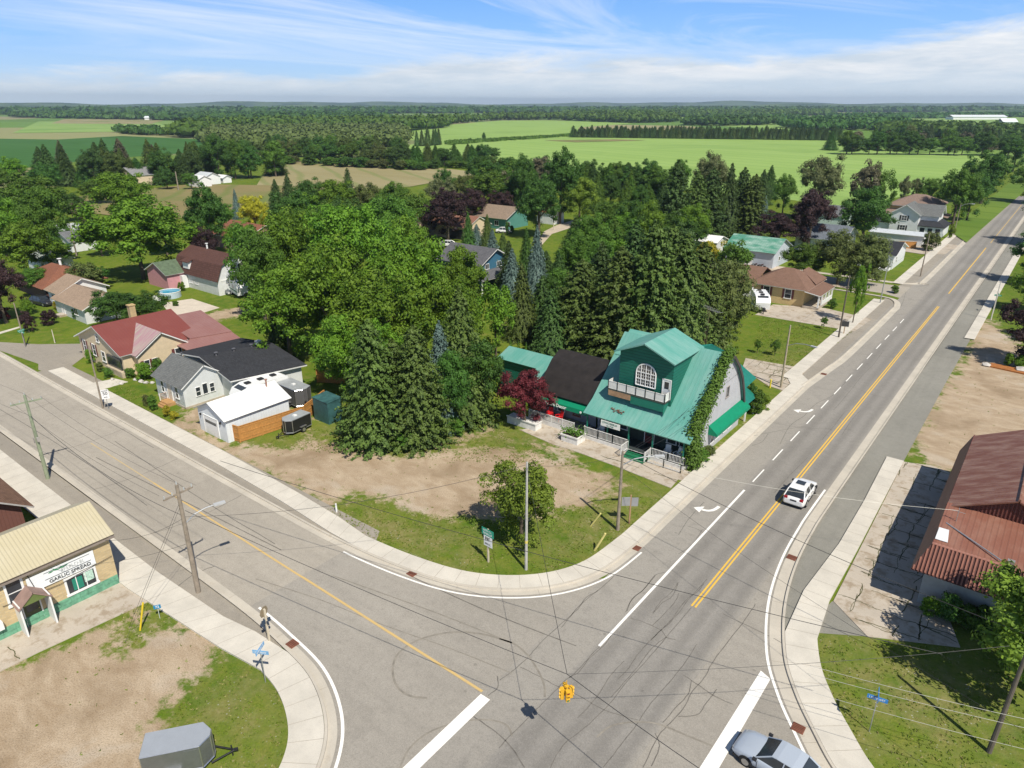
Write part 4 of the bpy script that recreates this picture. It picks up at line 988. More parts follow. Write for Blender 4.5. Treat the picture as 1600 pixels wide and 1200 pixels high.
 (1368, 345, 262, 50, 'airy', 'mid', 'green tree just behind the big dark green tree'),
 (1200, 310, 258, 40, 'spruce', 'oak', 'dark spruce between the spruce group and the willow'),
 (1222, 335, 270, 42, 'broad', 'mid', 'green tree left of the willow'),
 (1188, 320, 265, 44, 'spruce', 'spruce', 'dark spruce right of the back spruce group'),
 (1192, 345, 305, 22, 'spruce', 'blue', 'small blue spruce above the green metal barn'),
 (1254, 440, 378, 80, 'broad', 'mid', 'green tree between the green barn and the yellow brick house'),
 (1308, 445, 358, 96, 'broad', 'olive', 'wide olive tree in front of the blue-grey bungalow'),
 (1352, 448, 362, 84, 'tall', 'olive', 'olive tree standing by the white cottage'),
 (1332, 505, 412, 34, 'airy', 'maple', 'slim young bright tree by the cross street corner'),
 (1408, 322, 274, 26, 'vase', 'willow', 'narrow willow-like tree behind the brown-roofed house, left of two'),
 (1428, 318, 276, 22, 'vase', 'willow', 'narrow willow-like tree behind the brown-roofed house, right of two'),
 (1452, 322, 278, 46, 'broad', 'mid', 'green tree right behind the brown-roofed house'),
 (1488, 352, 256, 76, 'broad', 'mid', 'large roadside tree right of the brown-roofed house'),
 (1532, 318, 234, 84, 'broad', 'oak', 'large dark roadside tree further up the highway'),
 (1510, 345, 268, 60, 'broad', 'oak', 'dark tree in the shade of the large roadside tree'),
 (1582, 268, 216, 50, 'broad', 'oak', 'round tree beside the field at the far right'),
 (1452, 392, 362, 30, 'bush', 'olive', 'bushy shrub with reddish tips in front of the white two-storey house'),
 (1612, 318, 248, 86, 'broad', 'mid', 'roadside tree on the right edge over the highway'),
 (1642, 385, 292, 110, 'broad', 'oak', 'tall dark tree off the right edge shading the highway'),
 (1618, 446, 358, 92, 'broad', 'oak', 'dark green tree at the right edge above the white post'),
 (1622, 490, 396, 92, 'broad', 'maple', 'brighter green tree at the right edge by the white post'),
 (1606, 572, 458, 112, 'broad', 'purple', 'purple tree at the right edge by the stone garden bed'),
 (1660, 540, 450, 90, 'broad', 'oak', 'dark tree behind the purple tree at the right edge'),
 (1622, 1090, 880, 275, 'broad', 'lime', 'yellow-green tree at the lower right over the rust-red building corner'),
]
for row in T: tree(*row)
# bushes
B = [
 (600, 692, 652, 70, 'oak', 'low dark bushes under the left dark pine'), (668, 690, 648, 62, 'mid', 'green undergrowth under the right dark pine'),
 (712, 680, 655, 40, 'mid', 'low green bush beside the round dark tree'), (565, 680, 655, 40, 'oak', 'dark bush at the left foot of the dark pines'),
 (632, 698, 672, 60, 'mid', 'low bush between the two dark pines'), (540, 585, 560, 30, 'mid', 'bush at the end of the orange wooden fence'),
 (205, 590, 575, 22, 'mid', 'bush by the stone steps of the red-roofed house'), (228, 592, 566, 34, 'maple', 'bright bush below the front window of the red-roofed house'),
 (248, 588, 560, 26, 'mid', 'leafy bush between the red-roofed house and the white house'), (143, 568, 545, 16, 'maple', 'tall bush at the corner of the red-roofed house'),
 (157, 580, 566, 18, 'olive', 'low flowering bed plant by the red-roofed house'), (170, 590, 574, 20, 'mid', 'bedding bush in front of the red-roofed porch'),
 (240, 640, 618, 22, 'mid', 'green bush beside the steps of the white house'), (230, 634, 616, 16, 'olive', 'orange-tinged bush beside the steps of the white house'),
 (262, 650, 634, 20, 'gold', 'golden bush at the driveway of the white house'), (272, 655, 642, 18, 'gold', 'smaller golden bush at the driveway corner of the white house'),
 (104, 485, 466, 18, 'gold', 'golden bush beside the tan bungalow'), (112, 492, 478, 16, 'gold', 'golden low bush before the tan bungalow door'), (88, 482, 470, 12, 'gold', 'small golden bush near the rust-roofed bungalow'),
 (136, 500, 482, 22, 'oak', 'dark rounded shrub in front of the tan bungalow'), (124, 498, 480, 22, 'oak', 'dark shrub left of the tan bungalow entrance'),
 (352, 548, 532, 28, 'mid', 'bush behind the covered porch of the red-roofed house'),
 (1180, 645, 610, 36, 'mid', 'green bush behind the shop beside the cracked yard'), (1192, 640, 614, 26, 'lime', 'yellow-green bush behind the shop'), (1170, 640, 600, 30, 'oak', 'dark bush against the rear wall of the shop'),
 (1095, 722, 700, 30, 'mid', 'plants at the foot of the ivy corner'),
 (1108, 712, 696, 22, 'olive', 'flowers along the shop wall'),
 (1300, 482, 466, 18, 'mid', 'bush before the porch of the yellow brick house'),
 (1397, 458, 446, 18, 'mid', 'bush beside the white cottage'), (1485, 372, 350, 12, 'lime', 'light green bush right of the white two-storey house'),
 (1575, 572, 552, 22, 'maple', 'bright bush in the stone garden bed'), (1592, 575, 555, 22, 'maple', 'bright bush at the right of the stone garden bed'),
 (285, 455, 440, 14, 'maple', 'bush beside the pink shed'), (325, 420, 405, 10, 'mid', 'bush behind the brown barn-like house'),
 (275, 478, 470, 14, 'mid', 'small bush at the edge of the sand lot'),
 (800, 365, 352, 10, 'oak', 'clipped shrub before the teal bungalow'), (792, 368, 346, 8, 'oak', 'narrow clipped shrub before the teal bungalow'),
]
for (u, vb, vt, w, fo, lb) in B: tree(u, vb, vt, w, 'bush', fo, lb, 'bush', name='shrub')
# young trees on the side lawn, cedars in a row by the trampoline
for u, vb, vt, w, lb in ((1183, 552, 530, 14, 'left of the two young trees on the side lawn'), (1210, 556, 530, 18, 'right of the two young trees on the side lawn'), (1286, 514, 494, 14, 'thin young tree beside the driveway of the yellow brick house')):
    tree(u, vb, vt, w, 'airy', 'mid', lb)
for k, (u, vb) in enumerate(((798, 548), (810, 551), (822, 554), (834, 557), (847, 560), (861, 563))):
    tree(u, vb, vb - 20, 8, 'slim', 'mid', 'small columnar cedar in a row on the trampoline lawn', 'tree', 'row of small cedars on the trampoline lawn', 'cedar_tree')
tree(1085, 548, 380, 150, 'wide', 'pine', 'dark drooping spruce right of the tallest one behind the green dormer')
tree(860, 556, 452, 96, 'spruce', 'spruce', 'dark spruce between the teal back roof and the trampoline lawn')
for k, (bx, bw, bh, fo, lb) in enumerate(((-1.3, 1.3, 1.5, 'maple', 'bright bush at the corner under the ribbed red roof'), (-.2, 1.6, 2.2, 'oak', 'dark bush under the ribbed red roof edge'), (1.2, 2.2, 1.9, 'mid', 'low bush beside the pale wall of the rust-red building'), (3.0, 2.4, 2.4, 'oak', 'bush at the right end of the pale wall of the rust-red building'))):
    tree_at(bx, 47.2, bh, bw * 1.2, 'bush', fo, lb, 'bush', None, 'shrub')
# more crowns in the left distance
for a_ in ((150, 318, 278, 60, 'broad', 'mid', 'green tree left of the farmhouse track'), (120, 345, 300, 60, 'broad', 'oak', 'dark tree left behind the upper maple'), (262, 398, 335, 62, 'broad', 'mid', 'green tree between the big left maple and the dense dark tree'), (350, 362, 318, 46, 'broad', 'mid', 'tree right of the dense dark tree by the brown field'),
    (378, 402, 345, 60, 'broad', 'maple', 'green tree in front of the brown-roofed brick bungalow'), (160, 400, 338, 62, 'broad', 'maple', 'bright tree left of the big left maple'), (98, 388, 350, 44, 'broad', 'mid', 'green tree before the white outbuilding'), (35, 345, 292, 70, 'broad', 'oak', 'dark tree in the left distance'), (180, 300, 268, 34, 'spruce', 'spruce', 'dark spruce left of the farmhouse'), (262, 296, 262, 40, 'broad', 'oak', 'dark tree right of the farmhouse'), (205, 298, 272, 30, 'broad', 'mid', 'small tree before the farmhouse'), (300, 296, 270, 26, 'broad', 'mid', 'small tree left of the machine shed'), (60, 462, 415, 60, 'broad', 'mid', 'green tree half covering the rust-roofed bungalow'), (150, 455, 415, 50, 'broad', 'oak', 'dark tree behind the tan bungalow')): tree(*a_)
for a_ in ((985, 560, 470, 80, 'broad', 'mid', 'leafy green crown filling the gap between the shop spruces'), (935, 545, 460, 70, 'broad', 'mid', 'leafy green crown beside the left shop spruce'), (1120, 500, 415, 90, 'broad', 'mid', 'leafy green crown left behind the olive-green round-topped tree'), (1050, 470, 385, 80, 'broad', 'maple', 'lighter green crown rising behind the shop spruces'),
    (960, 455, 372, 70, 'broad', 'maple', 'lighter green crown left behind the shop spruces')): tree(*a_)
rs_ = random.Random(5)
def row(n, u0, v0, u1, v1, h, w, shapes, fols, label, group, jit=3.0, cat='tree'):
    A_ = G(u0, v0); B_ = G(u1, v1)
    for k in range(n):
        t = (k + 0.5) / n; x = A_[0] + (B_[0] - A_[0]) * t + rs_.uniform(-jit, jit); y = A_[1] + (B_[1] - A_[1]) * t + rs_.uniform(-jit, jit)
        f = rs_.uniform(0.8, 1.2); tree_at(x, y, h * f, w * rs_.uniform(.85, 1.2), rs_.choice(shapes), rs_.choice(fols), label, cat, group)
row(84, 892, 214.5, 1312, 219.5, 10.5, 10, ['slim', 'spruce'], ['spruce', 'spruce', 'pine'], 'dark evergreen in the long windbreak across the bright crop field', 'windbreak across the bright crop field', 1.5)
row(76, 905, 212.5, 1312, 217, 10.5, 10, ['slim'], ['spruce'], 'dark evergreen in the long windbreak across the bright crop field', 'windbreak across the bright crop field', 1.5)
row(17, 612, 263, 772, 256, 10.5, 12, ['spruce', 'spruce', 'broad'], ['spruce', 'pine', 'oak'], 'dark spruce in the hedgerow right of the hay field', 'hedgerow above the hay field', 3)
row(20, 420, 250, 640, 262, 11, 12, ['spruce', 'broad', 'broad'], ['pine', 'oak', 'mid', 'olive'], 'mixed tree in the hedgerow above the hay field', 'hedgerow above the hay field', 5)
row(18, 415, 243, 640, 250, 13, 12, ['spruce', 'broad', 'airy'], ['pine', 'oak', 'mid'], 'mixed tree in the hedgerow above the hay field', 'hedgerow above the hay field', 6)
row(7, 62, 288, 112, 290, 15, 13, ['spruce'], ['spruce', 'brown'], 'dark spruce in the left clump below the dark crop field', 'left clump of spruces', 3)
row(16, 130, 290, 300, 286, 13, 13, ['spruce', 'spruce', 'broad'], ['spruce', 'oak', 'pine'], 'dark tree in the belt round the farmhouse', 'belt of trees round the farmhouse', 5)
row(14, 130, 283, 330, 278, 15, 13, ['spruce'], ['spruce', 'pine', 'brown'], 'dark tree in the belt round the farmhouse', 'belt of trees round the farmhouse', 5)
row(9, 300, 282, 430, 275, 18, 15, ['broad', 'spruce', 'tall'], ['oak', 'mid', 'pine'], 'large tree at the right of the farmhouse belt', 'trees at the right end of the farmhouse belt', 7)
row(9, -80, 300, 55, 305, 12, 14, ['broad'], ['mid', 'oak', 'maple'], 'green tree beyond the left yards', 'trees beyond the left yards', 9)
row(15, 920, 305, 1040, 308, 11.5, 12, ['wide', 'broad', 'spruce'], ['spruce', 'oak', 'mid'], 'dark tree in the row before the bright crop field', 'spruce row before the bright crop field', 5)
row(9, 930, 330, 1040, 335, 11, 9, ['spruce', 'broad'], ['spruce', 'mid', 'oak'], 'tree in the belt below the spruce row', 'belt below the spruce row', 5)
row(16, 1310, 241, 1590, 243, 13.5, 17, ['broad'], ['oak', 'oak', 'mid'], 'dark round tree in the farm row at the far right', 'farm row of trees at the far right', 3)
row(22, 1305, 236, 1640, 232, 14, 14, ['spruce', 'broad', 'tall'], ['spruce', 'oak', 'mid', 'brown'], 'tree behind the farm row at the far right', 'trees behind the farm row at the far right', 14)
row(16, 1370, 222, 1640, 222, 14, 14, ['spruce', 'broad', 'vase'], ['oak', 'olive', 'spruce'], 'tree behind the farm row at the far right', 'trees behind the farm row at the far right', 14)
row(6, 648, 229, 692, 226, 13, 8, ['slim', 'spruce'], ['spruce'], 'dark evergreen in the short row on the field corner', 'short evergreen row on the field corner', 2)
row(26, 410, 254, 650, 266, 5, 9, ['bush'], ['oak', 'mid', 'olive'], 'low shrub filling the foot of the hedgerow above the hay field', 'low shrubs along the hedgerow above the hay field', 4, 'bush')
row(10, 640, 266, 775, 260, 4, 8, ['bush'], ['oak', 'mid'], 'low shrub filling the foot of the hedgerow above the hay field', 'low shrubs along the hedgerow above the hay field', 4, 'bush')
for a_ in ((795, 460, 376, 62, 'spruce', 'spruce', 'dark spruce directly right of the blue two-storey house'), (822, 442, 356, 48, 'spruce', 'oak', 'dark green spruce at the left of the gravel lane'), (852, 462, 392, 66, 'spruce', 'spruce', 'spruce between the pale blue spruce and the gravel lane end'), (745, 395, 350, 40, 'spruce', 'blue', 'bluish spruce above the roof of the blue two-storey house'),
    (786, 420, 362, 40, 'spruce', 'pine', 'olive spruce in front of the lawn of the teal bungalow'), (912, 420, 372, 60, 'broad', 'mid', 'green tree at the far end of the gravel lane bend'), (880, 500, 420, 80, 'broad', 'mid', 'leafy tree in the middle of the trees behind the trampoline')): tree(*a_)
tree(756, 220, 206.5, 8, 'tall', 'oak', 'single tree standing in the gap between the two crop fields')
tree(735, 222, 215, 5, 'broad', 'mid', 'tiny bush-like tree left of the lone field tree')
row(12, 760, 300, 860, 300, 12, 15, ['broad', 'airy'], ['olive', 'mid', 'oak', 'brown'], 'tree in the belt behind the purple trees', 'belt behind the purple trees', 7)
row(9, 770, 322, 830, 330, 11, 12, ['broad', 'airy'], ['mid', 'oak', 'brown'], 'tree in the belt behind the purple trees', 'belt behind the purple trees', 6)
row(8, 440, 380, 660, 400, 12, 13, ['broad'], ['mid', 'oak', 'maple'], 'green tree filling the back of the maple block', 'trees filling the back of the maple block', 7)
row(8, 960, 392, 1080, 402, 11, 10, ['broad', 'tall'], ['mid', 'maple', 'oak'], 'leafy tree in the gap between the two spruce groups', 'leafy trees between the spruce groups', 5)
row(6, 870, 420, 1090, 440, 11, 10, ['broad', 'spruce'], ['mid', 'spruce', 'oak'], 'leafy tree in the gap between the two spruce groups', 'leafy trees between the spruce groups', 6)
# tufts of grass and weeds on the near lawns: nobody could count them
def tufts(name, label, polys, dens, size, fol, seed):
    rs = np.random.RandomState(seed); PP = []
    for poly_px in polys:
        P = [G(*p) for p in poly_px]; xs = [p[0] for p in P]; ys = [p[1] for p in P]
        n = int((max(xs) - min(xs)) * (max(ys) - min(ys)) * dens); X = rs.uniform(min(xs), max(xs), n); Y = rs.uniform(min(ys), max(ys), n)
        cl = np.sin(X * 1.7 + 2 * np.sin(Y * .9)) * np.sin(Y * 1.3 + 1.5 * np.sin(X * .7)) + rs.normal(size=n) * .5
        k = (sdf(P, X, Y) < 0) & (cl > -.1); PP.append(np.stack([X[k], Y[k], np.full(k.sum(), size * .45)], 1))
    P = np.concatenate(PP); n = len(P); P = np.repeat(P, 3, 0) + rs.normal(size=(n * 3, 3)) * size * np.array([.5, .5, .12])
    N_ = rs.normal(size=P.shape) * np.array([.8, .8, .3]) + np.array([0, 0, .55]); N_ /= np.linalg.norm(N_, axis=1, keepdims=True)
    me = poly_mesh(name, leaf_quads(P, N_, size, rs, .35), [np.arange(len(P) * 4).reshape(-1, 4)]); me.materials[0] = FOL[fol]
    o = bpy.data.objects.new(name, me); COL.objects.link(o); tag(o, label, 'grass', None, 'stuff')
FOL['turf'] = foliage('turf_blades', (0.085, 0.165, 0.012), (0.18, 0.25, 0.028), 0.3)
FOL['dryturf'] = foliage('dry_turf_blades', (0.20, 0.19, 0.05), (0.36, 0.31, 0.13), 0.3)
LAWNS = [((505, 798), (560, 775), (640, 800), (780, 814), (935, 782), (1045, 768), (960, 862), (880, 892), (800, 899), (720, 893), (640, 875)), ((1268, 993), (1500, 1014), (1620, 1030), (1620, 1220), (1360, 1220), (1295, 1080)),
         ((335, 1040), (425, 1038), (455, 1070), (465, 1200), (460, 1230), (240, 1230), (270, 1112)), ((140, 606), (248, 660), (280, 652), (262, 640), (190, 594)), ((190, 945), (245, 940), (285, 962), (200, 1012), (178, 1005)), ((1170, 555), (1190, 495), (1335, 517), (1228, 598)), ((470, 668), (700, 690), (790, 668), (900, 730), (700, 720), (400, 700))]
tufts('grass_tufts', 'short green grass tufts standing up from the near lawns', LAWNS, 16, .075, 'turf', 3)
tufts('dry_grass_tufts', 'dry yellowish grass tufts scattered over the near lawns', LAWNS, 5, .07, 'dryturf', 4)
tufts('weeds', 'sparse weeds sprouting from the bare gravel lots', [((362, 706), (640, 712), (950, 745), (900, 790), (700, 806), (560, 772), (505, 790)), ((0, 1065), (255, 950), (365, 1012), (262, 1110), (235, 1210), (0, 1210)), ((1440, 700), (1540, 520), (1620, 560), (1600, 690))], .55, .075, 'turf', 5)
# ------------------------------------------------------------------ far woods: masses nobody could count
def wood(name, poly_px, spacing, h, fol, seed, wd=1.15, nleaf=46, label=None):
    P = [G(*p) for p in poly_px]; xs = [p[0] for p in P]; ys = [p[1] for p in P]; rs = np.random.RandomState(seed)
    gx = np.arange(min(xs), max(xs), spacing); gy = np.arange(min(ys), max(ys), spacing); X, Y = np.meshgrid(gx, gy)
    X = X + rs.uniform(-.45, .45, X.shape) * spacing; Y = Y + rs.uniform(-.45, .45, X.shape) * spacing
    ins = sdf(P, X, Y) < 0; X, Y = X[ins], Y[ins]
    n = len(X)
    if n == 0: return
    hh = h * (0.72 + 0.5 * rs.rand(n)); ww = spacing * wd * (0.7 + 0.6 * rs.rand(n))
    m = nleaf; d = rs.normal(size=(n, m, 3)); d /= np.linalg.norm(d, axis=2, keepdims=True); d[:, :, 2] = np.abs(d[:, :, 2]) * 1.0 - 0.25 * (rs.rand(n, m))
    rr = 0.75 + 0.35 * rs.rand(n, m, 1)
    c = np.stack([X, Y, hh * 0.5], 1)[:, None, :]
    pos = c + d * rr * np.stack([ww * .5, ww * .5, hh * .5], 1)[:, None, :]
    N_ = d + rs.normal(size=d.shape) * 0.45; N_ /= np.linalg.norm(N_, axis=2, keepdims=True)
    V_ = leaf_quads(pos.reshape(-1, 3), N_.reshape(-1, 3), ww.mean() * 0.17, rs, 0.8)
    Q = np.arange(len(V_)).reshape(-1, 4)
    iv, fi = ico(); cv = (c + iv[None] * np.stack([ww * .42, ww * .42, hh * .44], 1)[:, None, :] * (1 + .12 * rs.normal(size=(n, 12, 1)))).reshape(-1, 3)
    tri = (fi[None] + (np.arange(n) * 12)[:, None, None]).reshape(-1, 3) + len(V_)
    me = poly_mesh(name, np.concatenate([V_, cv]), [Q, tri]); me.materials[0] = FOL[fol]
    o = bpy.data.objects.new(name, me); COL.objects.link(o); return tag(o, label, 'wood', None, 'stuff')
wood('wood', ((255, 215), (300, 204), (430, 199), (620, 197), (700, 193), (790, 186), (900, 187), (1050, 186), (1060, 191), (990, 192.5), (860, 187.5), (780, 188), (705, 194), (700, 200), (638, 205), (560, 203), (340, 206), (320, 216)), 13, 15, 'mid', 1, label='wide dark wood stretching behind the green fields')
wood('wood', ((310, 222), (330, 207), (620, 203), (642, 214), (630, 228), (560, 236), (430, 240), (340, 235), (320, 226)), 8, 9, 'plant', 2, label='pale green plantation in front of the wide dark wood')
wood('wood', ((0, 183.5), (120, 181), (200, 183), (420, 181.5), (560, 183.5), (620, 188), (400, 191), (245, 188), (60, 184.5)), 22, 13, 'oak', 3, label='distant wood on the left below the horizon')
wood('wood', ((880, 180), (1000, 178), (1300, 176.5), (1290, 180.5), (1050, 183), (1010, 189), (900, 186)), 22, 15, 'mid', 4, label='distant wood in the centre right beyond the fields')
wood('wood', ((1060, 196), (1100, 190), (1180, 190), (1220, 195), (1130, 197)), 13, 12, 'oak', 5, label='small grove behind the windbreak')
wood('wood', ((1215, 199), (1290, 191), (1360, 192), (1420, 197), (1400, 204), (1260, 204)), 14, 12, 'oak', 6, label='grove between the windbreak and the far right farm')
wood('wood', ((180, 206), (236, 205), (262, 212), (200, 211)), 10, 8, 'oak', 7, label='hedge at the left above the dark crop field')
wood('wood', ((-100, 177), (500, 175.5), (900, 174.5), (1700, 173.0), (1700, 174.5), (900, 176.6), (500, 178), (-100, 180)), 50, 19, 'oak', 8, nleaf=26, label='continuous band of distant woodland along the horizon')
wood('wood', ((1400, 200), (1600, 208), (1680, 214), (1660, 222), (1400, 216), (1370, 206)), 13, 11, 'mid', 9, label='woodland behind the farm row at the far right')
wood('wood', ((1120, 186), (1200, 185.5), (1270, 187), (1200, 188), (1130, 187.5)), 16, 10, 'oak', 10, label='thin tree line far behind the windbreak')
wood('wood', ((1290, 183), (1600, 180), (1700, 182), (1600, 183), (1400, 186), (1300, 186)), 26, 9, 'oak', 12, nleaf=30, label='scattered distant trees at the far right')
wood('wood', ((700, 222), (890, 211.5), (892, 213), (760, 222), (700, 227)), 5, 1.6, 'mid', 11, label='low scrubby field edge between the two crop fields')
# ivy on the shop
# ------------------------------------------------------------------ buildings
def put(m, name, mats, parent, root, smooth=False):
    """links the world-space faces of m as a part of `parent`, measured from the thing's root"""
    L = root.location; m.v = [(x - L[0], y - L[1], z - L[2]) for x, y, z in m.v]
    return m.build(name, mats, parent, smooth)
WHITE = plain('white_trim', (0.78, 0.78, 0.76), 0.5, 0.05); GLASS = glassmat()
DARK = plain('dark_interior', (0.02, 0.02, 0.02), 0.8, 0.2)
def wbox(m, face, plane, a0, a1, z0, z1, d0, d1, mi=0):
    """box on a wall: face E/W means x=plane and a runs along y; S/N means y=plane and a runs along x; d = distance outwards"""
    s = {'E': 1, 'W': -1, 'N': 1, 'S': -1}[face]; p0, p1 = sorted((plane + s * d0, plane + s * d1))
    if face in 'EW': m.box(p0, p1, a0, a1, z0, z1, mi)
    else: m.box(a0, a1, p0, p1, z0, z1, mi)
def window(root, face, plane, a, z, w, h, frame=None, mull=(1, 1), fw=.08, shutters=None, label=None):
    fr = MB(); a0, a1 = a - w / 2, a + w / 2; z0, z1 = z, z + h
    wbox(fr, face, plane, a0 - fw, a1 + fw, z1, z1 + fw, -.02, .07); wbox(fr, face, plane, a0 - fw - .05, a1 + fw + .05, z0 - fw, z0, -.02, .11)
    wbox(fr, face, plane, a0 - fw, a0, z0, z1, -.02, .06); wbox(fr, face, plane, a1, a1 + fw, z0, z1, -.02, .06)
    for k in range(1, mull[0]): x = a0 + w * k / mull[0]; wbox(fr, face, plane, x - .025, x + .025, z0, z1, .02, .05)
    for k in range(1, mull[1]): zz = z0 + h * k / mull[1]; wbox(fr, face, plane, a0, a1, zz - .025, zz + .025, .022, .052)
    f = put(fr, 'window', frame or WHITE, root, root)
    p = MB(); wbox(p, face, plane, a0, a1, z0, z1, -.01, .022); put(p, 'pane', GLASS, f, root)
    if shutters:
        for s in (-1, 1):
            sh = MB(); c = a + s * (w / 2 + fw + .2); wbox(sh, face, plane, c - .18, c + .18, z0 - .05, z1 + .05, 0, .045); put(sh, 'shutter', shutters, f, root)
    return f
def door(root, face, plane, a, w, h, mat, z0=0.05, pane=None, frame=None, name='door'):
    m = MB(); wbox(m, face, plane, a - w / 2, a + w / 2, z0, z0 + h, -.02, .05)
    d = put(m, name, mat, root, root)
    fr = MB(); wbox(fr, face, plane, a - w/2 - .08, a - w/2, z0, z0 + h + .08, -.02, .075); wbox(fr, face, plane, a + w/2, a + w/2 + .08, z0, z0 + h + .08, -.02, .075); wbox(fr, face, plane, a - w/2, a + w/2, z0 + h, z0 + h + .08, -.02, .075)
    put(fr, 'door_frame', frame or WHITE, d, root)
    if pane: p = MB(); wbox(p, face, plane, a - w/2 + pane[0], a + w/2 - pane[0], z0 + pane[1], z0 + pane[2], .04, .06); put(p, 'pane', GLASS, d, root)
    if w < 1.5: k = MB(); wbox(k, face, plane, a + w*.36, a + w*.42, z0 + 1.0, z0 + 1.06, .05, .11); put(k, 'handle', plain('brass', (0.4, 0.3, 0.12), 0.3, 0.05, 2, 0.8), d, root)
    return d
def gable(name, label, cat, x0, x1, y0, y1, ze, zr, ridge, wm, rm, over=.4, th=.14, trim=None, hip=0.0, group=None, rend=None, zb=0.0, rname='roof', found=None, root=None):
    """house body with a two-slope (or hipped) roof; ridge runs along 'x' or 'y'"""
    if root is None: root = thing(name, label, cat, ((x0 + x1) / 2, (y0 + y1) / 2, 0), 0, group)
    w = MB(); xm, ym = (x0 + x1) / 2, (y0 + y1) / 2
    for (a, b) in (((x0, y0), (x1, y0)), ((x1, y0), (x1, y1)), ((x1, y1), (x0, y1)), ((x0, y1), (x0, y0))):
        w.face([(*a, zb), (*b, zb), (*b, ze), (*a, ze)])
    if not hip:
        if ridge == 'x': w.face([(x1, y0, ze), (x1, y1, ze), (x1, ym, zr - .02)]); w.face([(x0, y1, ze), (x0, y0, ze), (x0, ym, zr - .02)])
        else: w.face([(x0, y0, ze), (x1, y0, ze), (xm, y0, zr - .02)]); w.face([(x1, y1, ze), (x0, y1, ze), (xm, y1, zr - .02)])
    put(w, 'wall', wm, root, root)
    r = MB(); o = over; trim = trim or WHITE
    if ridge == 'x': half = (y1 - y0) / 2
    else: half = (x1 - x0) / 2
    sl = (zr - ze) / half; zo = ze - sl * o; U = .10
    if ridge == 'x':
        hx = hip
        A, B = (x0 - o + (hx and hx + o), ym, zr + U), (x1 + o - (hx and hx + o), ym, zr + U)
        c = [(x0 - o, y0 - o, zo + U), (x1 + o, y0 - o, zo + U), (x1 + o, y1 + o, zo + U), (x0 - o, y1 + o, zo + U)]
        r.slab([c[0], c[1], B, A], th, 0, 1); r.slab([c[2], c[3], A, B], th, 0, 1)
        if hip: r.slab([c[1], c[2], B], th, 0, 1); r.slab([c[3], c[0], A], th, 0, 1)
    else:
        hx = hip
        A, B = (xm, y0 - o + (hx and hx + o), zr + U), (xm, y1 + o - (hx and hx + o), zr + U)
        c = [(x0 - o, y0 - o, zo + U), (x1 + o, y0 - o, zo + U), (x1 + o, y1 + o, zo + U), (x0 - o, y1 + o, zo + U)]
        r.slab([c[1], c[2], B, A], th, 0, 1); r.slab([c[3], c[0], A, B], th, 0, 1)
        if hip: r.slab([c[0], c[1], A], th, 0, 1); r.slab([c[2], c[3], B], th, 0, 1)
    rf = put(r, rname, [rm, trim], root, root)
    if found: f = MB(); f.box(x0 - .04, x1 + .04, y0 - .04, y1 + .04, 0, found); put(f, 'foundation', M_pad, root, root)
    root['_'] = 0; del root['_']
    return root, rf
def chimney(root, roof, x, y, z0, z1, mat, w=.6):
    m = MB(); m.box(x - w/2, x + w/2, y - w/2, y + w/2, z0, z1); m.box(x - w/2 - .08, x + w/2 + .08, y - w/2 - .08, y + w/2 + .08, z1, z1 + .12); put(m, 'chimney', mat, roof, root)
def vent(root, roof, x, y, z, h=.4, r=.07, mat=None, cap=True):
    m = MB(); m.tube([(x, y, z - .3), (x, y, z + h)], r, 8)
    if cap: m.tube([(x, y, z + h), (x, y, z + h + .08)], r * 1.9, 8)
    put(m, 'vent_pipe', mat or plain('vent_metal', (0.12, 0.12, 0.13), 0.5), roof, root)
def text_mesh(s, size, name, mat, parent, M, bold=0.0, extr=0.006):
    cu = bpy.data.curves.new(name, 'FONT'); cu.body = s; cu.size = size; cu.extrude = extr; cu.align_x = 'CENTER'; cu.align_y = 'CENTER'; cu.offset = bold
    ob = bpy.data.objects.new(name, cu); COL.objects.link(ob); dg = bpy.context.evaluated_depsgraph_get()
    me = bpy.data.meshes.new_from_object(ob.evaluated_get(dg)); bpy.data.objects.remove(ob); bpy.data.curves.remove(cu)
    me.materials.clear(); me.materials.append(mat); o = bpy.data.objects.new(name, me); COL.objects.link(o); o.parent = parent; o.matrix_local = M; return o
def strokes(parent, mat, M, width, h, n, seed):
    """a line of lettering too small to read in the photograph: letter-like strokes only"""
    rs = random.Random(seed); m = MB(); s = width / n; x = -width / 2
    for k in range(n):
        w_ = s * .68; t_ = h * .16
        m.box(x, x + t_, -h/2, h/2, 0, .004)
        if rs.random() < .6: m.box(x + t_, x + w_, h/2 - t_, h/2, 0, .004)
        if rs.random() < .5: m.box(x + t_, x + w_, -t_/2, t_/2, 0, .004)
        if rs.random() < .5: m.box(x + w_ - t_, x + w_, -h/2 + t_ * 1.01, h/2 - t_ * 1.01, 0, .004)
        if rs.random() < .4: m.box(x + t_, x + w_, -h/2, -h/2 + t_, 0, .004)
        x += s
    o = m.build('lettering', mat, parent); o.matrix_local = M; return o
def face_matrix(right, up, pos):
    r_, u_ = Vector(right).normalized(), Vector(up).normalized(); n_ = r_.cross(u_)
    M = Matrix((( r_.x, u_.x, n_.x, pos[0]), (r_.y, u_.y, n_.y, pos[1]), (r_.z, u_.z, n_.z, pos[2]), (0, 0, 0, 1))); return M
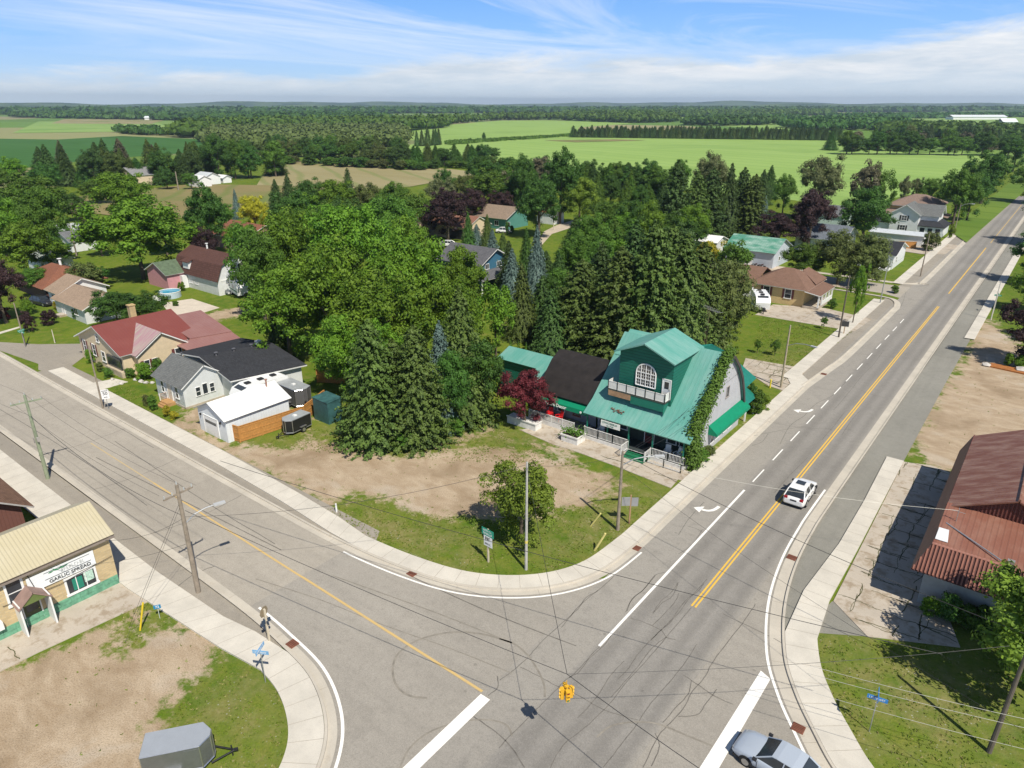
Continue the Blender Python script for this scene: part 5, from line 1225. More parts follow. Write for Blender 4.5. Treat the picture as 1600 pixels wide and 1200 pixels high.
# ---- green-roofed shop -------------------------------------------------------
M_groof = ribbed('green_metal_roof', (0.100, 0.315, 0.262), (0.20, 0.38, 0.335), 'X', 0.42, 0.7, 1.0, 0.008, 0.7, (1, .25, .4), 0.10)
M_gwall = siding('dark_green_siding', (0.012, 0.150, 0.105), 0.31, 0.6, 'Z', 0.85, lw=.28)
M_gplain = plain('green_paint', (0.012, 0.165, 0.115), 0.55, 0.1)
M_gable = siding('grey_white_boards', (0.52, 0.52, 0.54), 0.2, 0.7, 'Z', 0.25)
M_bluegrey = siding('blue_grey_boards', (0.28, 0.30, 0.33), 0.16, 0.7, 'X', 0.5)
M_awn = plain('green_awning', (0.0, 0.21, 0.105), 0.6, 0.08)
M_rail = plain('railing_white', (0.72, 0.71, 0.68), 0.6, 0.08)
shop = thing('shop_building', 'old shop with green metal roof, dark green gabled dormer, black-roofed wing and white railed porch', 'building', (-30, 62, 0))
prof = [(55.3, 2.95), (57.0, 3.95), (59.0, 5.75), (61.0, 7.75), (63.0, 9.65), (64.4, 9.0), (66.0, 7.6), (67.4, 5.9), (68.4, 3.9), (68.9, 2.6)]
def prof_roof(m, prof, x0, x1, th, mi=0):
    for i in range(len(prof) - 1):
        (ya, za), (yb, zb) = prof[i], prof[i + 1]
        m.slab([(x0, ya, za), (x1, ya, za), (x1, yb, zb), (x0, yb, zb)], th, mi)
r = MB(); prof_roof(r, prof, -34.35, -22.75, .14)
shop_roof = put(r, 'main_roof', M_groof, shop, shop)
w = MB(); base = [(57.9, 0), (68.5, 0)]
for xx, fl in ((-23.0, 1), (-34.1, 0)):
    P = [(xx, 57.9, 0), (xx, 68.5, 0), (xx, 68.5, 3.3), (xx, 67.2, 5.75), (xx, 65.9, 7.45), (xx, 64.3, 8.85), (xx, 63.0, 9.5), (xx, 61.0, 7.6), (xx, 59.0, 5.6), (xx, 57.9, 4.6)]
    w.face(P if fl else P[::-1])
w.face([(-34.1, 57.9, 0), (-23, 57.9, 0), (-23, 57.9, 4.6), (-34.1, 57.9, 4.6)]); w.face([(-23, 68.5, 0), (-34.1, 68.5, 0), (-34.1, 68.5, 3.6), (-23, 68.5, 3.6)])
put(w, 'wall', M_gable, shop, shop)
m = MB()
for i in range(4, len(prof) - 1):
    (ya, za), (yb, zb) = prof[i], prof[i + 1]
    m.slab([(-22.75, ya, za + .02), (-22.62, ya, za + .02), (-22.62, yb, zb + .02), (-22.75, yb, zb + .02)], .3)
put(m, 'rake_board', plain('dark_rake', (0.07, 0.06, 0.055), 0.7), shop, shop)
# dormer
r = MB(); e, rg = 9.45, 10.85
for (xa, xb) in ((-32.35, -29.1), (-25.75, -29.1)):
    r.slab([(xa, 57.35, e), (xb, 57.35, rg), (xb, 63.9, rg), (xa, 63.9, e)], .13)
r.slab([(-34.2, 60.9, 7.75), (-34.2, 63.9, 9.75), (-31.6, 63.9, 9.75), (-31.6, 60.9, 7.75)], .1)
put(r, 'dormer_roof', ribbed('green_dormer_roof', (0.100, 0.315, 0.262), (0.21, 0.39, 0.345), 'Y', 0.42, 0.7, 1.0, 0.008, 0.7, (.3, 1, .4), 0.10), shop, shop)
w = MB(); X0, X1 = -31.95, -26.15
w.face([(X0, 58, 4.6), (X1, 58, 4.6), (X1, 58, 9.42), (-29.1, 58, 10.72), (X0, 58, 9.42)])
w.face([(X1, 58, 4.6), (X1, 63.6, 8.8), (X1, 63.6, 9.4), (X1, 58, 9.4)]); w.face([(X0, 63.6, 8.8), (X0, 58, 4.6), (X0, 58, 9.4), (X0, 63.6, 9.4)])
dw = put(w, 'dormer_wall', M_gwall, shop, shop)
# arched window: white frame, muntins, panes
fr = MB(); cx_, hw, zb_, zs, ar = -28.98, 1.05, 6.3, 7.65, .95
arcp = [(cx_ + hw * math.cos(a), zs + ar * math.sin(a)) for a in [math.pi * k / 16 for k in range(17)]]
outl = [(cx_ + hw, zb_)] + arcp + [(cx_ - hw, zb_)]
for i in range(len(outl)):
    a, b = outl[i], outl[(i + 1) % len(outl)]; fr.tube([(a[0], 57.95, a[1]), (b[0], 57.95, b[1])], .075, 6)
for k in (-1, 0, 1):
    x = cx_ + k * hw / 2; t_ = zs + ar * math.sqrt(1 - (k / 2) ** 2); fr.box(x - .045, x + .045, 57.90, 57.97, zb_, t_)
for zz in (7.0, 7.68): fr.box(cx_ - hw, cx_ + hw, 57.905, 57.965, zz - .045, zz + .045)
for k in range(-3, 4, 2):
    x = cx_ + k * hw / 4; t_ = zs + ar * math.sqrt(1 - (k / 4) ** 2) - .03; fr.box(x - .012, x + .012, 57.92, 57.965, zb_, t_)
for zz in (6.65, 7.34, 8.05): fr.box(cx_ - hw * .93, cx_ + hw * .93, 57.925, 57.96, zz - .012, zz + .012)
aw = put(fr, 'arched_window', WHITE, shop, shop)
p = MB(); p.face([(x, 57.975, z) for x, z in outl]); put(p, 'pane', GLASS, aw, shop)
door(shop, 'S', 58, -26.72, .78, 1.95, WHITE, 5.55, (.16, 1.05, 1.75))
# balcony
m = MB(); m.box(-32.6, -26.3, 56.95, 58.0, 5.42, 5.52); m.box(-32.5, -30.0, 56.95, 57.05, 4.85, 5.42, 1); m.box(-29.99, -26.4, 56.99, 57.04, 4.55, 5.42, 2)
m.face([(-26.42, 57.0, 4.1), (-26.42, 58, 5.0), (-26.42, 58, 5.42), (-26.42, 57, 5.42)], 2)
bal = put(m, 'balcony', [plain('dark_deck', (0.06, 0.07, 0.06), 0.8), plain('weathered_ply', (0.36, 0.22, 0.13), 0.85, 0.25), M_gplain], shop, shop)
def railing(parent, root, pts, z0, h, mat=M_rail, pmat=None, step=.14, fill=False, name='railing', post=1.5):
    m = MB()
    for i in range(len(pts) - 1):
        a, b = Vector((*pts[i], 0)), Vector((*pts[i + 1], 0)); L = (b - a).length; d = (b - a).normalized(); ang = math.atan2(d.y, d.x); c = (a + b) / 2
        m.obox((c.x, c.y), ang, L, .07, z0 + h - .05, z0 + h); m.obox((c.x, c.y), ang, L, .05, z0 + .08, z0 + .13)
        if fill: m.obox((c.x, c.y), ang, L, .02, z0 + .13, z0 + h - .05)
        else:
            k = int(L / step)
            for j in range(k + 1):
                p_ = a + d * (L * j / max(1, k)); m.obox((p_.x, p_.y), ang, .035, .035, z0 + .1, z0 + h - .05)
        k = max(1, round(L / post))
        for j in range(k + 1):
            p_ = a + d * (L * j / k); m.obox((p_.x, p_.y), ang, .08, .09, z0 - .05, z0 + h + .03, 1)
    return put(m, name, [mat, pmat or M_rail], parent, root)
DKPOST = plain('dark_post', (0.03, 0.035, 0.03), 0.7)
railing(bal, shop, [(-32.55, 57.9), (-32.55, 57.0), (-26.35, 57.0), (-26.35, 57.9)], 5.5, .88, M_rail, DKPOST, fill=True, post=1.05)
# porch: deck, railings, steps, posts, soffit sign
m = MB(); m.box(-34.6, -23.05, 55.45, 57.9, .0, .42); m.box(-29.0, -26.7, 54.9, 55.45, 0, .22, 1); m.box(-29.0, -26.7, 55.18, 55.45, .22, .40, 1)
deck = put(m, 'porch_deck', [plain('white_skirt', (0.70, 0.69, 0.66), 0.7, 0.15), plain('green_step', (0.012, 0.16, 0.07), 0.6)], shop, shop)
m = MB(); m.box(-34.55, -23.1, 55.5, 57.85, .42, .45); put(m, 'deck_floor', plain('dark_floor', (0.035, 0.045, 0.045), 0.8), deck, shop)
m = MB()
for k in range(3): m.box(-28.95, -26.75, 54.2 + k * .42, 54.62 + k * .42, 0.02, .14 + k * .13)
put(m, 'porch_steps', plain('green_step', (0.012, 0.16, 0.07), 0.6), deck, shop)
railing(deck, shop, [(-34.3, 56.3), (-34.3, 55.5), (-29.15, 55.5)], .45, .92, M_rail, DKPOST); railing(deck, shop, [(-29.15, 55.5), (-29.15, 54.2)], .35, .92)
railing(deck, shop, [(-26.65, 54.3), (-26.65, 55.5)], .35, .92); railing(deck, shop, [(-26.6, 55.55), (-23.1, 55.55)], .45, .82, M_rail, DKPOST); railing(deck, shop, [(-26.6, 54.75), (-23.1, 54.75)], .05, .8, M_rail, DKPOST)
m = MB()
for x in (-34.0, -31.6, -29.2, -26.6, -23.4): m.box(x - .06, x + .06, 55.6, 55.72, .45, 3.0)
put(m, 'porch_posts', M_gplain, deck, shop)
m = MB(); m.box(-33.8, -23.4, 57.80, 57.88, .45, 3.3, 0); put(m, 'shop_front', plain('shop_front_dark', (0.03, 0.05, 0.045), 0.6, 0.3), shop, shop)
for x in (-32.6, -31.0, -25.6, -24.3): window(shop, 'S', 57.8, x, 1.2, .9, 1.1)
door(shop, 'S', 57.8, -28.0, .95, 2.0, plain('shop_door', (0.12, 0.02, 0.025), 0.5), .45, (.15, .8, 1.8))
m = MB(); m.box(-32.2, -30.05, 55.30, 55.36, 2.15, 2.75); sg = put(m, 'shop_sign', plain('sign_white', (0.80, 0.82, 0.78), 0.5, 0.04), shop, shop)
L0 = shop.location
M_stxt = plain('sign_green_text', (0.02, 0.18, 0.12), 0.5)
strokes(sg, M_stxt, face_matrix((1, 0, 0), (0, 0, 1), (-31.12 - L0[0], 55.292 - L0[1], 2.58)), 1.75, .20, 12, 1)
strokes(sg, M_stxt, face_matrix((1, 0, 0), (0, 0, 1), (-31.12 - L0[0], 55.292 - L0[1], 2.30)), .8, .16, 6, 2)
# metal leaf ornament on the roof
m = MB(); rr = random.Random(3)
for k in range(22):
    x = -31.0 + rr.uniform(-.75, .75); y = 56.35 + rr.uniform(-.18, .18) - (x + 31) * .05; z = 2.95 + (y - 55.3) * .6 + .06; a = rr.uniform(0, 3.1)
    m.face([(x - .14 * math.cos(a), y - .08 * math.sin(a), z), (x, y - .07, z + .05), (x + .14 * math.cos(a), y + .08 * math.sin(a), z + .04), (x, y + .09, z + .08)])
m.tube([(-31.8, 56.4, 3.72), (-30.3, 56.25, 3.66)], .025, 5)
put(m, 'roof_ornament', plain('rusty_ornament', (0.16, 0.08, 0.05), 0.8, 0.3), shop_roof, shop)
# east awning and windows
m = MB(); m.slab([(-22.98, 60.2, 2.95), (-22.98, 69.0, 2.95), (-22.1, 69.0, 2.25), (-22.1, 60.2, 2.25)], .05); m.slab([(-22.1, 60.2, 2.25), (-22.1, 69.0, 2.25), (-22.06, 69.0, 1.98), (-22.06, 60.2, 1.98)], .03)
m.face([(-22.98, 60.2, 2.9), (-22.98, 60.2, 2.0), (-22.1, 60.2, 2.0), (-22.1, 60.2, 2.2)])
put(m, 'awning', M_awn, shop, shop)
for y in (61.4, 62.6, 64.6, 65.8): window(shop, 'E', -23.0, y, .75, .75, .95)
window(shop, 'E', -23.0, 64.2, 4.7, .6, 1.1, plain('weathered_frame', (0.35, 0.32, 0.3), 0.8))
# ivy climbing the corner
def ivy(name, pts, spread, n, leaf, root, fol, seed):
    rs = np.random.RandomState(seed); pts = np.array(pts, float); k = len(pts) - 1
    t = rs.rand(n) * k; i = np.minimum(t.astype(int), k - 1); f = (t - i)[:, None]; P = pts[i] * (1 - f) + pts[i + 1] * f
    sp = np.array(spread)[i][:, None] if np.ndim(spread) else spread
    off = rs.normal(size=(n, 3)) * sp; P = P + off; N_ = off + rs.normal(size=(n, 3)) * .25 + np.array([.25, -.15, .5]); N_ /= np.linalg.norm(N_, axis=1, keepdims=True) + 1e-9
    P -= np.array(root.location)[None]
    V_ = leaf_quads(P, N_, leaf, rs, .8); me = poly_mesh(name, V_, [np.arange(len(V_)).reshape(-1, 4)]); me.materials[0] = FOL[fol]
    o = bpy.data.objects.new(name, me); COL.objects.link(o); return o
iv = ivy('ivy', [(-22.8, 56.4, .3), (-22.75, 56.6, 1.6), (-22.9, 56.5, 3.4), (-22.95, 58.0, 4.9), (-22.9, 59.5, 6.3), (-22.9, 61.0, 7.7), (-22.9, 62.3, 9.1), (-22.85, 63.2, 9.9)], [.42, .38, .36, .32, .29, .26, .22], 11500, .10, bpy.data.objects.new('tmp', None), 'mid', 3)
iv.name = 'ivy'; tag(iv, 'thick green ivy climbing the street corner of the green-roofed shop', 'ivy')
# black-roofed wing with the decor awning
m = MB(); pf = [(57.1, 3.0), (58.3, 4.7), (59.6, 6.0), (61.1, 6.75), (63.4, 5.9), (65.0, 3.4)]
prof_roof(m, pf, -41.3, -34.4, .12); put(m, 'wing_roof', plain('black_membrane', (0.022, 0.018, 0.017), 0.75, 0.35, 1.2), shop, shop)
w = MB(); w.face([(-41.1, 57.7, 0), (-34.2, 57.7, 0), (-34.2, 57.7, 3.6), (-41.1, 57.7, 3.6)])
w.face([(-41.1, y, z) for y, z in ((64.8, 0), (57.7, 0), (57.7, 3.7), (58.3, 4.6), (59.6, 5.9), (61.1, 6.6), (63.4, 5.8), (64.8, 3.5))])
put(w, 'wing_wall', M_bluegrey, shop, shop)
for x in (-40.0, -38.6, -36.6): window(shop, 'S', 57.7, x, 1.1, .8, 1.1, WHITE if x < -37 else plain('brown_frame', (0.25, 0.1, 0.07), 0.7), (1, 2))
m = MB(); m.slab([(-41.2, 57.65, 2.9), (-34.5, 57.65, 2.9), (-34.5, 56.6, 2.45), (-41.2, 56.6, 2.45)], .04); m.slab([(-41.2, 56.6, 2.45), (-34.5, 56.6, 2.45), (-34.5, 56.55, 1.98), (-41.2, 56.55, 1.98)], .03)
aw = put(m, 'awning', M_awn, shop, shop)
text_mesh('Home Decor', .50, 'lettering', WHITE, aw, face_matrix((1, 0, 0), (0, .11, 1), (-38.55 - L0[0], 56.50 - L0[1], 2.22)), .012)
m = MB(); m.disc((-35.4, 56.52, 2.22), (0, -1, .1), .13, .02, 12); put(m, 'emblem', WHITE, aw, shop)
m = MB(); m.box(-41.5, -34.7, 55.6, 57.7, 0, .55); dk = put(m, 'side_deck', plain('white_skirt', (0.70, 0.69, 0.66), 0.7, 0.15), shop, shop)
m = MB(); m.box(-41.45, -34.75, 55.7, 57.68, .55, .58); put(m, 'deck_floor', plain('grey_deck', (0.22, 0.21, 0.19), 0.8), dk, shop)
railing(dk, shop, [(-41.4, 55.65), (-35.6, 55.65)], .55, .75, M_rail, M_rail, .12)
# teal back wing
m = MB(); m.slab([(-50.5, 61.2, 3.6), (-41.2, 61.2, 3.6), (-41.2, 63.6, 4.5), (-50.5, 63.6, 4.5)], .12); m.slab([(-50.5, 66.2, 3.4), (-41.2, 66.2, 3.4), (-41.2, 63.6, 4.5), (-50.5, 63.6, 4.5)], .12)
m.slab([(-43.4, 58.6, 2.6), (-41.2, 58.6, 2.6), (-41.2, 61.2, 3.7), (-44.6, 61.2, 3.7)], .1)
put(m, 'back_wing_roof', M_groof, shop, shop)
m = MB(); m.box(-50.2, -41.0, 61.6, 65.9, 0, 3.5); put(m, 'back_wing_wall', M_gwall, shop, shop)
# rear extension roofs with white gable bits
m = MB(); m.slab([(-30, 69.0, 4.8), (-26.6, 72.5, 6.4), (-30, 76.5, 5.6), (-33.5, 72, 5.5)], .1)
put(m, 'rear_roof', plain('dark_green_metal', (0.014, 0.17, 0.13), 0.5, 0.15), shop, shop)
m = MB(); m.slab([(-23.6, 68.6, 3.0), (-23.6, 74.5, 3.4), (-27.2, 74.5, 5.6), (-27.2, 68.6, 5.2)], .1); m.slab([(-22.6, 69.6, 2.1), (-22.6, 72.6, 2.1), (-24.0, 72.6, 2.8), (-24.0, 69.6, 2.8)], .08)
put(m, 'rear_porch_roof', plain('dark_green_metal', (0.014, 0.17, 0.13), 0.5, 0.15), shop, shop)
m = MB(); m.box(-33, -24.2, 68.9, 74, 0, 2.9); m.box(-22.85, -22.7, 72.3, 72.45, 0, 2.05); m.box(-22.85, -22.7, 69.7, 69.85, 0, 2.05); put(m, 'rear_wall', WHITE, shop, shop)
# planter box, red chairs, flower boxes on the deck
pl = thing('planter_box', 'white wooden planter box full of leafy plants before the shop porch', 'planter', (-34.7, 54.3, 0))
m = MB(); m.box(-1.05, .9, -.75, .75, 0, .78); m.box(-1.12, .97, -.82, -.72, .72, .86); m.box(-1.12, .97, .72, .82, .72, .86); m.box(-1.12, -1.0, -.8, .8, .73, .87); m.box(.86, .98, -.8, .8, .73, .87)
m.build('box', plain('white_skirt', (0.70, 0.69, 0.66), 0.7, 0.15), pl); m = MB(); m.box(-1.0, .86, -.7, .7, .74, .80); m.build('soil', plain('soil', (0.06, 0.045, 0.03), 0.95), pl)
o = ivy('plants', [(-1.0, -.2, 1.0), (.8, .2, 1.05)], .32, 420, .09, bpy.data.objects.new('tmp', None), 'mid', 5); o.parent = pl
pl2 = thing('planter_box', 'low white planter box beside the crimson maple at the shop wall', 'planter', (*G(822, 666), 0)); m = MB(); m.box(-2.2, 1.6, -.5, .6, 0, .8); m.box(-2.25, 1.65, -.56, -.46, .76, .88); m.box(1.56, 1.66, -.5, .64, .762, .882); m.build('box', plain('white_skirt', (0.70, 0.69, 0.66), 0.7, 0.15), pl2)
def chair(x, y, z, rz, mat, label, name='armchair'):
    t = thing(name, label, 'chair', (x, y, z), rz)
    m = MB(); m.box(-.28, .28, -.26, .26, .36, .42); m.build('seat', mat, t)
    m = MB(); m.slab([(-.28, .24, .42), (.28, .24, .42), (.25, .42, 1.05), (-.25, .42, 1.05)], .04); m.build('backrest', mat, t)
    for s in (-1, 1):
        m = MB(); m.box(s * .33 - .05, s * .33 + .05, -.30, .28, .58, .62); m.build('armrest', mat, t)
        for yy in (-.24, .24): m = MB(); m.box(s * .3 - .03, s * .3 + .03, yy - .03, yy + .03, 0, .58); m.build('leg', mat, t)
M_redp = plain('red_plastic', (0.55, 0.02, 0.025), 0.4, 0.05)
chair(-39.3, 56.5, .58, .2, M_redp, 'red garden chair on the side deck, left one of two'); chair(-38.0, 56.4, .58, -.4, M_redp, 'red garden chair on the side deck, right one of two')
M_wp = plain('white_plastic', (0.7, 0.7, 0.7), 0.4, 0.05)
chair(-25.3, 56.4, .46, .3, M_wp, 'white patio chair under the porch roof, left of two'); chair(-24.3, 56.5, .46, -.3, M_wp, 'white patio chair under the porch roof, right of two'); chair(-32.9, 56.6, .46, .2, M_wp, 'white patio chair behind the shop sign')
# ---- cream stone shop on the left -------------------------------------------------
M_cream = brick('cream_stone', (0.56, 0.43, 0.24), (0.50, 0.42, 0.28), .16, .55)
M_tanroof = ribbed('cream_metal_roof', (0.50, 0.44, 0.29), (0.56, 0.51, 0.38), 'Y', 0.23, 0.55, 0.6, 0.02, 0.5, (1, 1, 1), 0.28)
tan, tr = gable('cream_shop', 'cream stone shop with ribbed cream metal roof and green painted base', 'building', -53.6, -47.8, 2.0, 15.0, 4.15, 5.45, 'y', M_cream, M_tanroof, .32, .1, plain('brown_fascia', (0.22, 0.18, 0.15), 0.7))
LT = tan.location
m = MB(); m.box(-47.60, -47.46, 1.7, 15.3, 3.84, 3.96); put(m, 'gutter', plain('brown_gutter', (0.25, 0.21, 0.18), 0.5), tr, tan)
m = MB(); rg_ = random.Random(4)
y = 2.0
while y < 14.98:
    for kz in range(2):
        s = rg_.uniform(.5, .75); e_ = min(14.98, y + s); m.box(-47.8, -47.70 - rg_.uniform(0, .03), y + .02, e_ - .02, kz * .36 + .0, kz * .36 + .34)
    y = e_
m.box(-47.8, -47.745, 2.0, 14.98, 0.0, .74)
put(m, 'painted_base', plain('mint_green_stone', (0.14, 0.34, 0.22), 0.8, 0.3, 3), tan, tan)
m = MB(); sx = -47.70
m.slab([(sx, 9.75, 2.35), (sx, 13.85, 2.35), (sx, 13.85, 3.45), (sx, 9.75, 3.45)], .06)
sb = put(m, 'sign_board', plain('sign_white2', (0.80, 0.82, 0.82), 0.5, 0.04), tan, tan)
BK = plain('black_lettering', (0.02, 0.025, 0.025), 0.6)
text_mesh('GARLIC SPREAD', .36, 'lettering', BK, sb, face_matrix((0, 1, 0), (0, 0, 1), (sx + .02 - LT[0], 12.25 - LT[1], 2.58)), .004)
strokes(sb, plain('pale_grey', (0.50, 0.52, 0.51), 0.6), face_matrix((0, 1, 0), (0, 0, 1), (sx + .012 - LT[0], 12.5 - LT[1], 3.05)), 1.5, .26, 9, 4)
m = MB(); m.box(sx, sx + .015, 10.75, 13.6, 2.80, 2.83); m.box(sx, sx + .015, 10.75, 13.6, 3.30, 3.325); put(m, 'sign_line', BK, sb, tan)
m = MB(); rq = random.Random(8)
for k in range(16):
    yy = 11.0 + k * .07; zz = 3.22 + rq.uniform(-.06, .06); a = rq.uniform(0, 3)
    m.face([(sx + .02, yy, zz), (sx + .02, yy + .13, zz + .03), (sx + .02, yy + .2, zz + .10), (sx + .02, yy + .07, zz + .07)])
put(m, 'leaf_emblem', plain('leaf_green', (0.05, 0.3, 0.12), 0.6), sb, tan)
f = window(tan, 'E', -47.8, 12.75, .95, 1.75, 1.15, WHITE, (3, 1), .14)
m = MB(); m.box(-47.775, -47.77, 12.2, 12.85, 1.05, 1.95, 0); m.box(-47.775, -47.768, 12.95, 13.55, 1.3, 2.05, 1); put(m, 'poster', [plain('poster_green', (0.02, 0.22, 0.15), 0.6), plain('poster_mint', (0.45, 0.62, 0.52), 0.6, .3, 9)], f, tan)
window(tan, 'E', -47.8, 9.05, 2.1, .8, 1.6, WHITE, (1, 2), .14)
# gabled door hood with side panels
hd = MB(); yc, zz = 9.65, 2.15
for s in (-1, 1): hd.slab([(-47.8, yc, 3.05), (-46.55, yc, 3.05), (-46.55, yc + s * 1.0, 2.2), (-47.8, yc + s * 1.0, 2.2)], .06)
hood = put(hd, 'door_hood', plain('brown_hood', (0.30, 0.20, 0.17), 0.7, 0.15), tan, tan)
m = MB(); m.face([(-46.62, yc - .8, 2.3), (-46.62, yc + .8, 2.3), (-46.62, yc, 2.95)]); put(m, 'hood_gable', plain('olive_green', (0.13, 0.17, 0.05), 0.7), hood, tan)
for s in (-1, 1): m = MB(); m.box(-47.8, -46.65, yc + s * .85 - .05, yc + s * .85 + .05, 0.02, 2.35); put(m, 'side_panel', WHITE, hood, tan)
door(tan, 'E', -47.8, yc, .95, 2.0, plain('green_door', (0.09, 0.10, 0.05), 0.7), .05, (.15, 1.0, 1.8))
m = MB(); m.box(-47.78, -47.4, 7.3, 7.9, .9, 1.45); put(m, 'air_conditioner', WHITE, tan, tan)
m = MB(); m.tube([(-47.72, 8.2, 2.3), (-47.7, 9.6, 2.2), (-47.7, 11.5, 2.05), (-47.7, 13.5, 2.25), (-47.7, 14.9, 2.4)], .018, 5); m.tube([(-47.7, 9.9, 3.7), (-47.68, 10.2, 2.0)], .025, 5); put(m, 'wall_cable', DARK, tan, tan)
# ---- brown-roofed building at the far left -----------------------------------------
bs, br = gable('brown_store', 'dark sided building with brown shingle roof at the left edge beside the cream shop', 'building', -78, -58.3, 5.0, 13.0, 3.6, 6.3, 'x', siding('dark_red_siding', (0.16, 0.07, 0.055), .25, .7, 'Y', .5), shingles('brown_shingles', (0.20, 0.115, 0.075)), .7, .12, plain('grey_fascia', (0.4, 0.38, 0.36), 0.6))
m = MB(); m.box(-58.28, -58.2, 8.6, 10.6, 1.5, 2.3); put(m, 'wall_sign', plain('pinkish_board', (0.55, 0.40, 0.36), 0.7, .2), bs, bs)
# ---- white house with grey roof + dark addition --------------------------------------
M_vinyl = siding('white_vinyl', (0.68, 0.70, 0.70), .13, .55, 'Z', .18)
M_grsh = shingles('grey_shingles', (0.155, 0.16, 0.155), .18); M_dksh = shingles('charcoal_shingles', (0.040, 0.042, 0.048), .25)
wh, wr = gable('white_house', 'white bungalow with grey front roof and large dark rear roof beside the white garage', 'house', -79.8, -73.5, 33.9, 39.2, 2.75, 4.55, 'x', M_vinyl, M_grsh, .35, .12, None, found=.25)
vent(wh, wr, -78.6, 36.9, 4.4)
m = MB(); m.slab([(-70.3, 37.9, 2.95), (-68.0, 46.6, 2.95), (-75.4, 46.9, 4.15), (-77.5, 38.4, 4.2)], .16, 0, 1); m.slab([(-77.5, 38.4, 4.2), (-75.4, 46.9, 4.15), (-83.5, 47.5, 3.0), (-84.5, 39.0, 3.0)], .16, 0, 1)
ar = put(m, 'addition_roof', [M_dksh, WHITE], wh, wh)
for q_ in ((-76.5, 40, 4.2), (-76.3, 42.2, 4.15), (-76.0, 44.4, 4.15)): vent(wh, ar, *q_, .25, .12)
m = MB(); m.box(-76.6, -75.9, 45.3, 45.9, 3.8, 4.6); put(m, 'skylight', WHITE, ar, wh)
m = MB(); m.prism([(-73.5, 38.6), (-70.9, 38.4), (-68.7, 46.2), (-83, 46.8), (-83, 39.2)], 0, 2.9); put(m, 'addition_wall', M_vinyl, wh, wh)
for (a, w_) in ((35.6, .5), (36.45, .55), (37.3, .5)): window(wh, 'E', -73.5, a, 1.15, w_, 1.0 if w_ < .52 else 1.2, WHITE, (1, 2 if w_ < .52 else 1), .05)
window(wh, 'S', 33.9, -78.2, 1.0, .55, 1.3, WHITE, (1, 2)); window(wh, 'S', 33.9, -75.0, 1.0, .55, 1.3, WHITE, (1, 2)); door(wh, 'S', 33.9, -76.6, .9, 2.0, plain('cream_door', (0.7, 0.62, 0.5), 0.5), .4)
m = MB()
m.box(-77.4, -75.7, 32.9, 33.85, 0, .4)
for k in range(2): m.box(-77.2, -75.9, 32.6 - k * .3, 32.9 - k * .3, 0, .28 - k * .13)
st = put(m, 'front_steps', plain('fresh_wood', (0.42, 0.24, 0.10), 0.8, 0.2), wh, wh); railing(st, wh, [(-77.35, 33.8), (-77.35, 32.95)], .4, .8, plain('pink_rail', (0.45, 0.33, 0.28), 0.7))
window(wh, 'E', -70.9, 41.0, 1.6, .4, .5, WHITE)
# ---- white garage ------------------------------------------------------------------
M_wmetal = plain('white_sheet_roof', (0.80, 0.80, 0.78), 0.45, 0.02)
gr_, gf = gable('white_garage', 'small white garage with bright white metal roof and a fence alongside', 'garage', -67.3, -62.0, 32.2, 39.6, 2.55, 3.75, 'y', siding('white_panel', (0.70, 0.74, 0.76), .3, .6, 'Y', .15), M_wmetal, .28, .08, plain('grey_gutter', (0.33, 0.34, 0.35), 0.6))
door(gr_, 'S', 32.2, -64.9, 2.6, 2.05, WHITE, .02, (.25, 1.3, 1.62), name='garage_door')
m = MB(); m.box(-66.75, -66.65, 32.02, 32.18, 1.85, 2.1); m.box(-63.0, -62.9, 32.02, 32.18, 1.85, 2.1); put(m, 'wall_lamp', DARK, gr_, gr_)
vent(gr_, gf, -64.2, 38.6, 3.7, .7, .09, plain('rusty_flue', (0.35, 0.2, 0.15), 0.6))
m = MB()
# ---- orange wooden fences ------------------------------------------------------------
M_fence = siding('orange_cedar', (0.50, 0.25, 0.07), .15, .7, 'X', .5, .15)
def fence(label, pts, h, mat=M_fence, slats=0.14, name='wooden_fence', post=2.2):
    o = thing(name, label, 'fence', (*pts[0], 0)); ox, oy = pts[0]
    m = MB(); pm = MB(); rm_ = MB()
    for i in range(len(pts) - 1):
        a, b = Vector((*pts[i], 0)), Vector((*pts[i+1], 0)); d = (b - a); L = d.length; d.normalize(); ang = math.atan2(d.y, d.x); k = int(L / slats)
        for j in range(k):
            c = a + d * (slats * (j + .5)); m.obox((c.x - ox, c.y - oy), ang, slats * .93, .025, .05, h + random.uniform(-.015, .015))
        c = (a + b) / 2
        for zz in (.35, h * .55, h - .2): rm_.obox((c.x - ox, c.y - oy), ang, L, .09, zz, zz + .09)
        rm_.obox((c.x - ox, c.y - oy), ang, L, .13, h + .02, h + .06)
        k = max(1, round(L / post))
        for j in range(k + 1):
            c = a + d * (L * j / k); pm.obox((c.x - ox, c.y - oy), ang, .12, .12, 0, h + .05)
    m.build('boards', mat, o); rm_.build('rails', mat, o); pm.build('posts', mat, o); return o
M_cedar = plain('cedar', (0.46, 0.22, 0.06), 0.75, 0.2, 6)
fence('orange wooden fence running along the white garage behind the black trailer', [(-62.0, 32.9), (-61.2, 33.0), (-60.3, 40.2), (-62.3, 44.5)], 1.75, M_cedar)
fence('orange wooden fence panel at the far corner of the dark flat roof', [(-68.6, 48.2), (-62.0, 52.0)], 1.7, M_cedar)
fence('short orange wooden fence beside the white two-storey house', [G(1404, 388), G(1430, 388.5)], 1.6, M_cedar)
fence('orange wooden fence at the edge of the lawn behind the maples', [G(545, 560), G(520, 548)], 1.6, M_cedar)
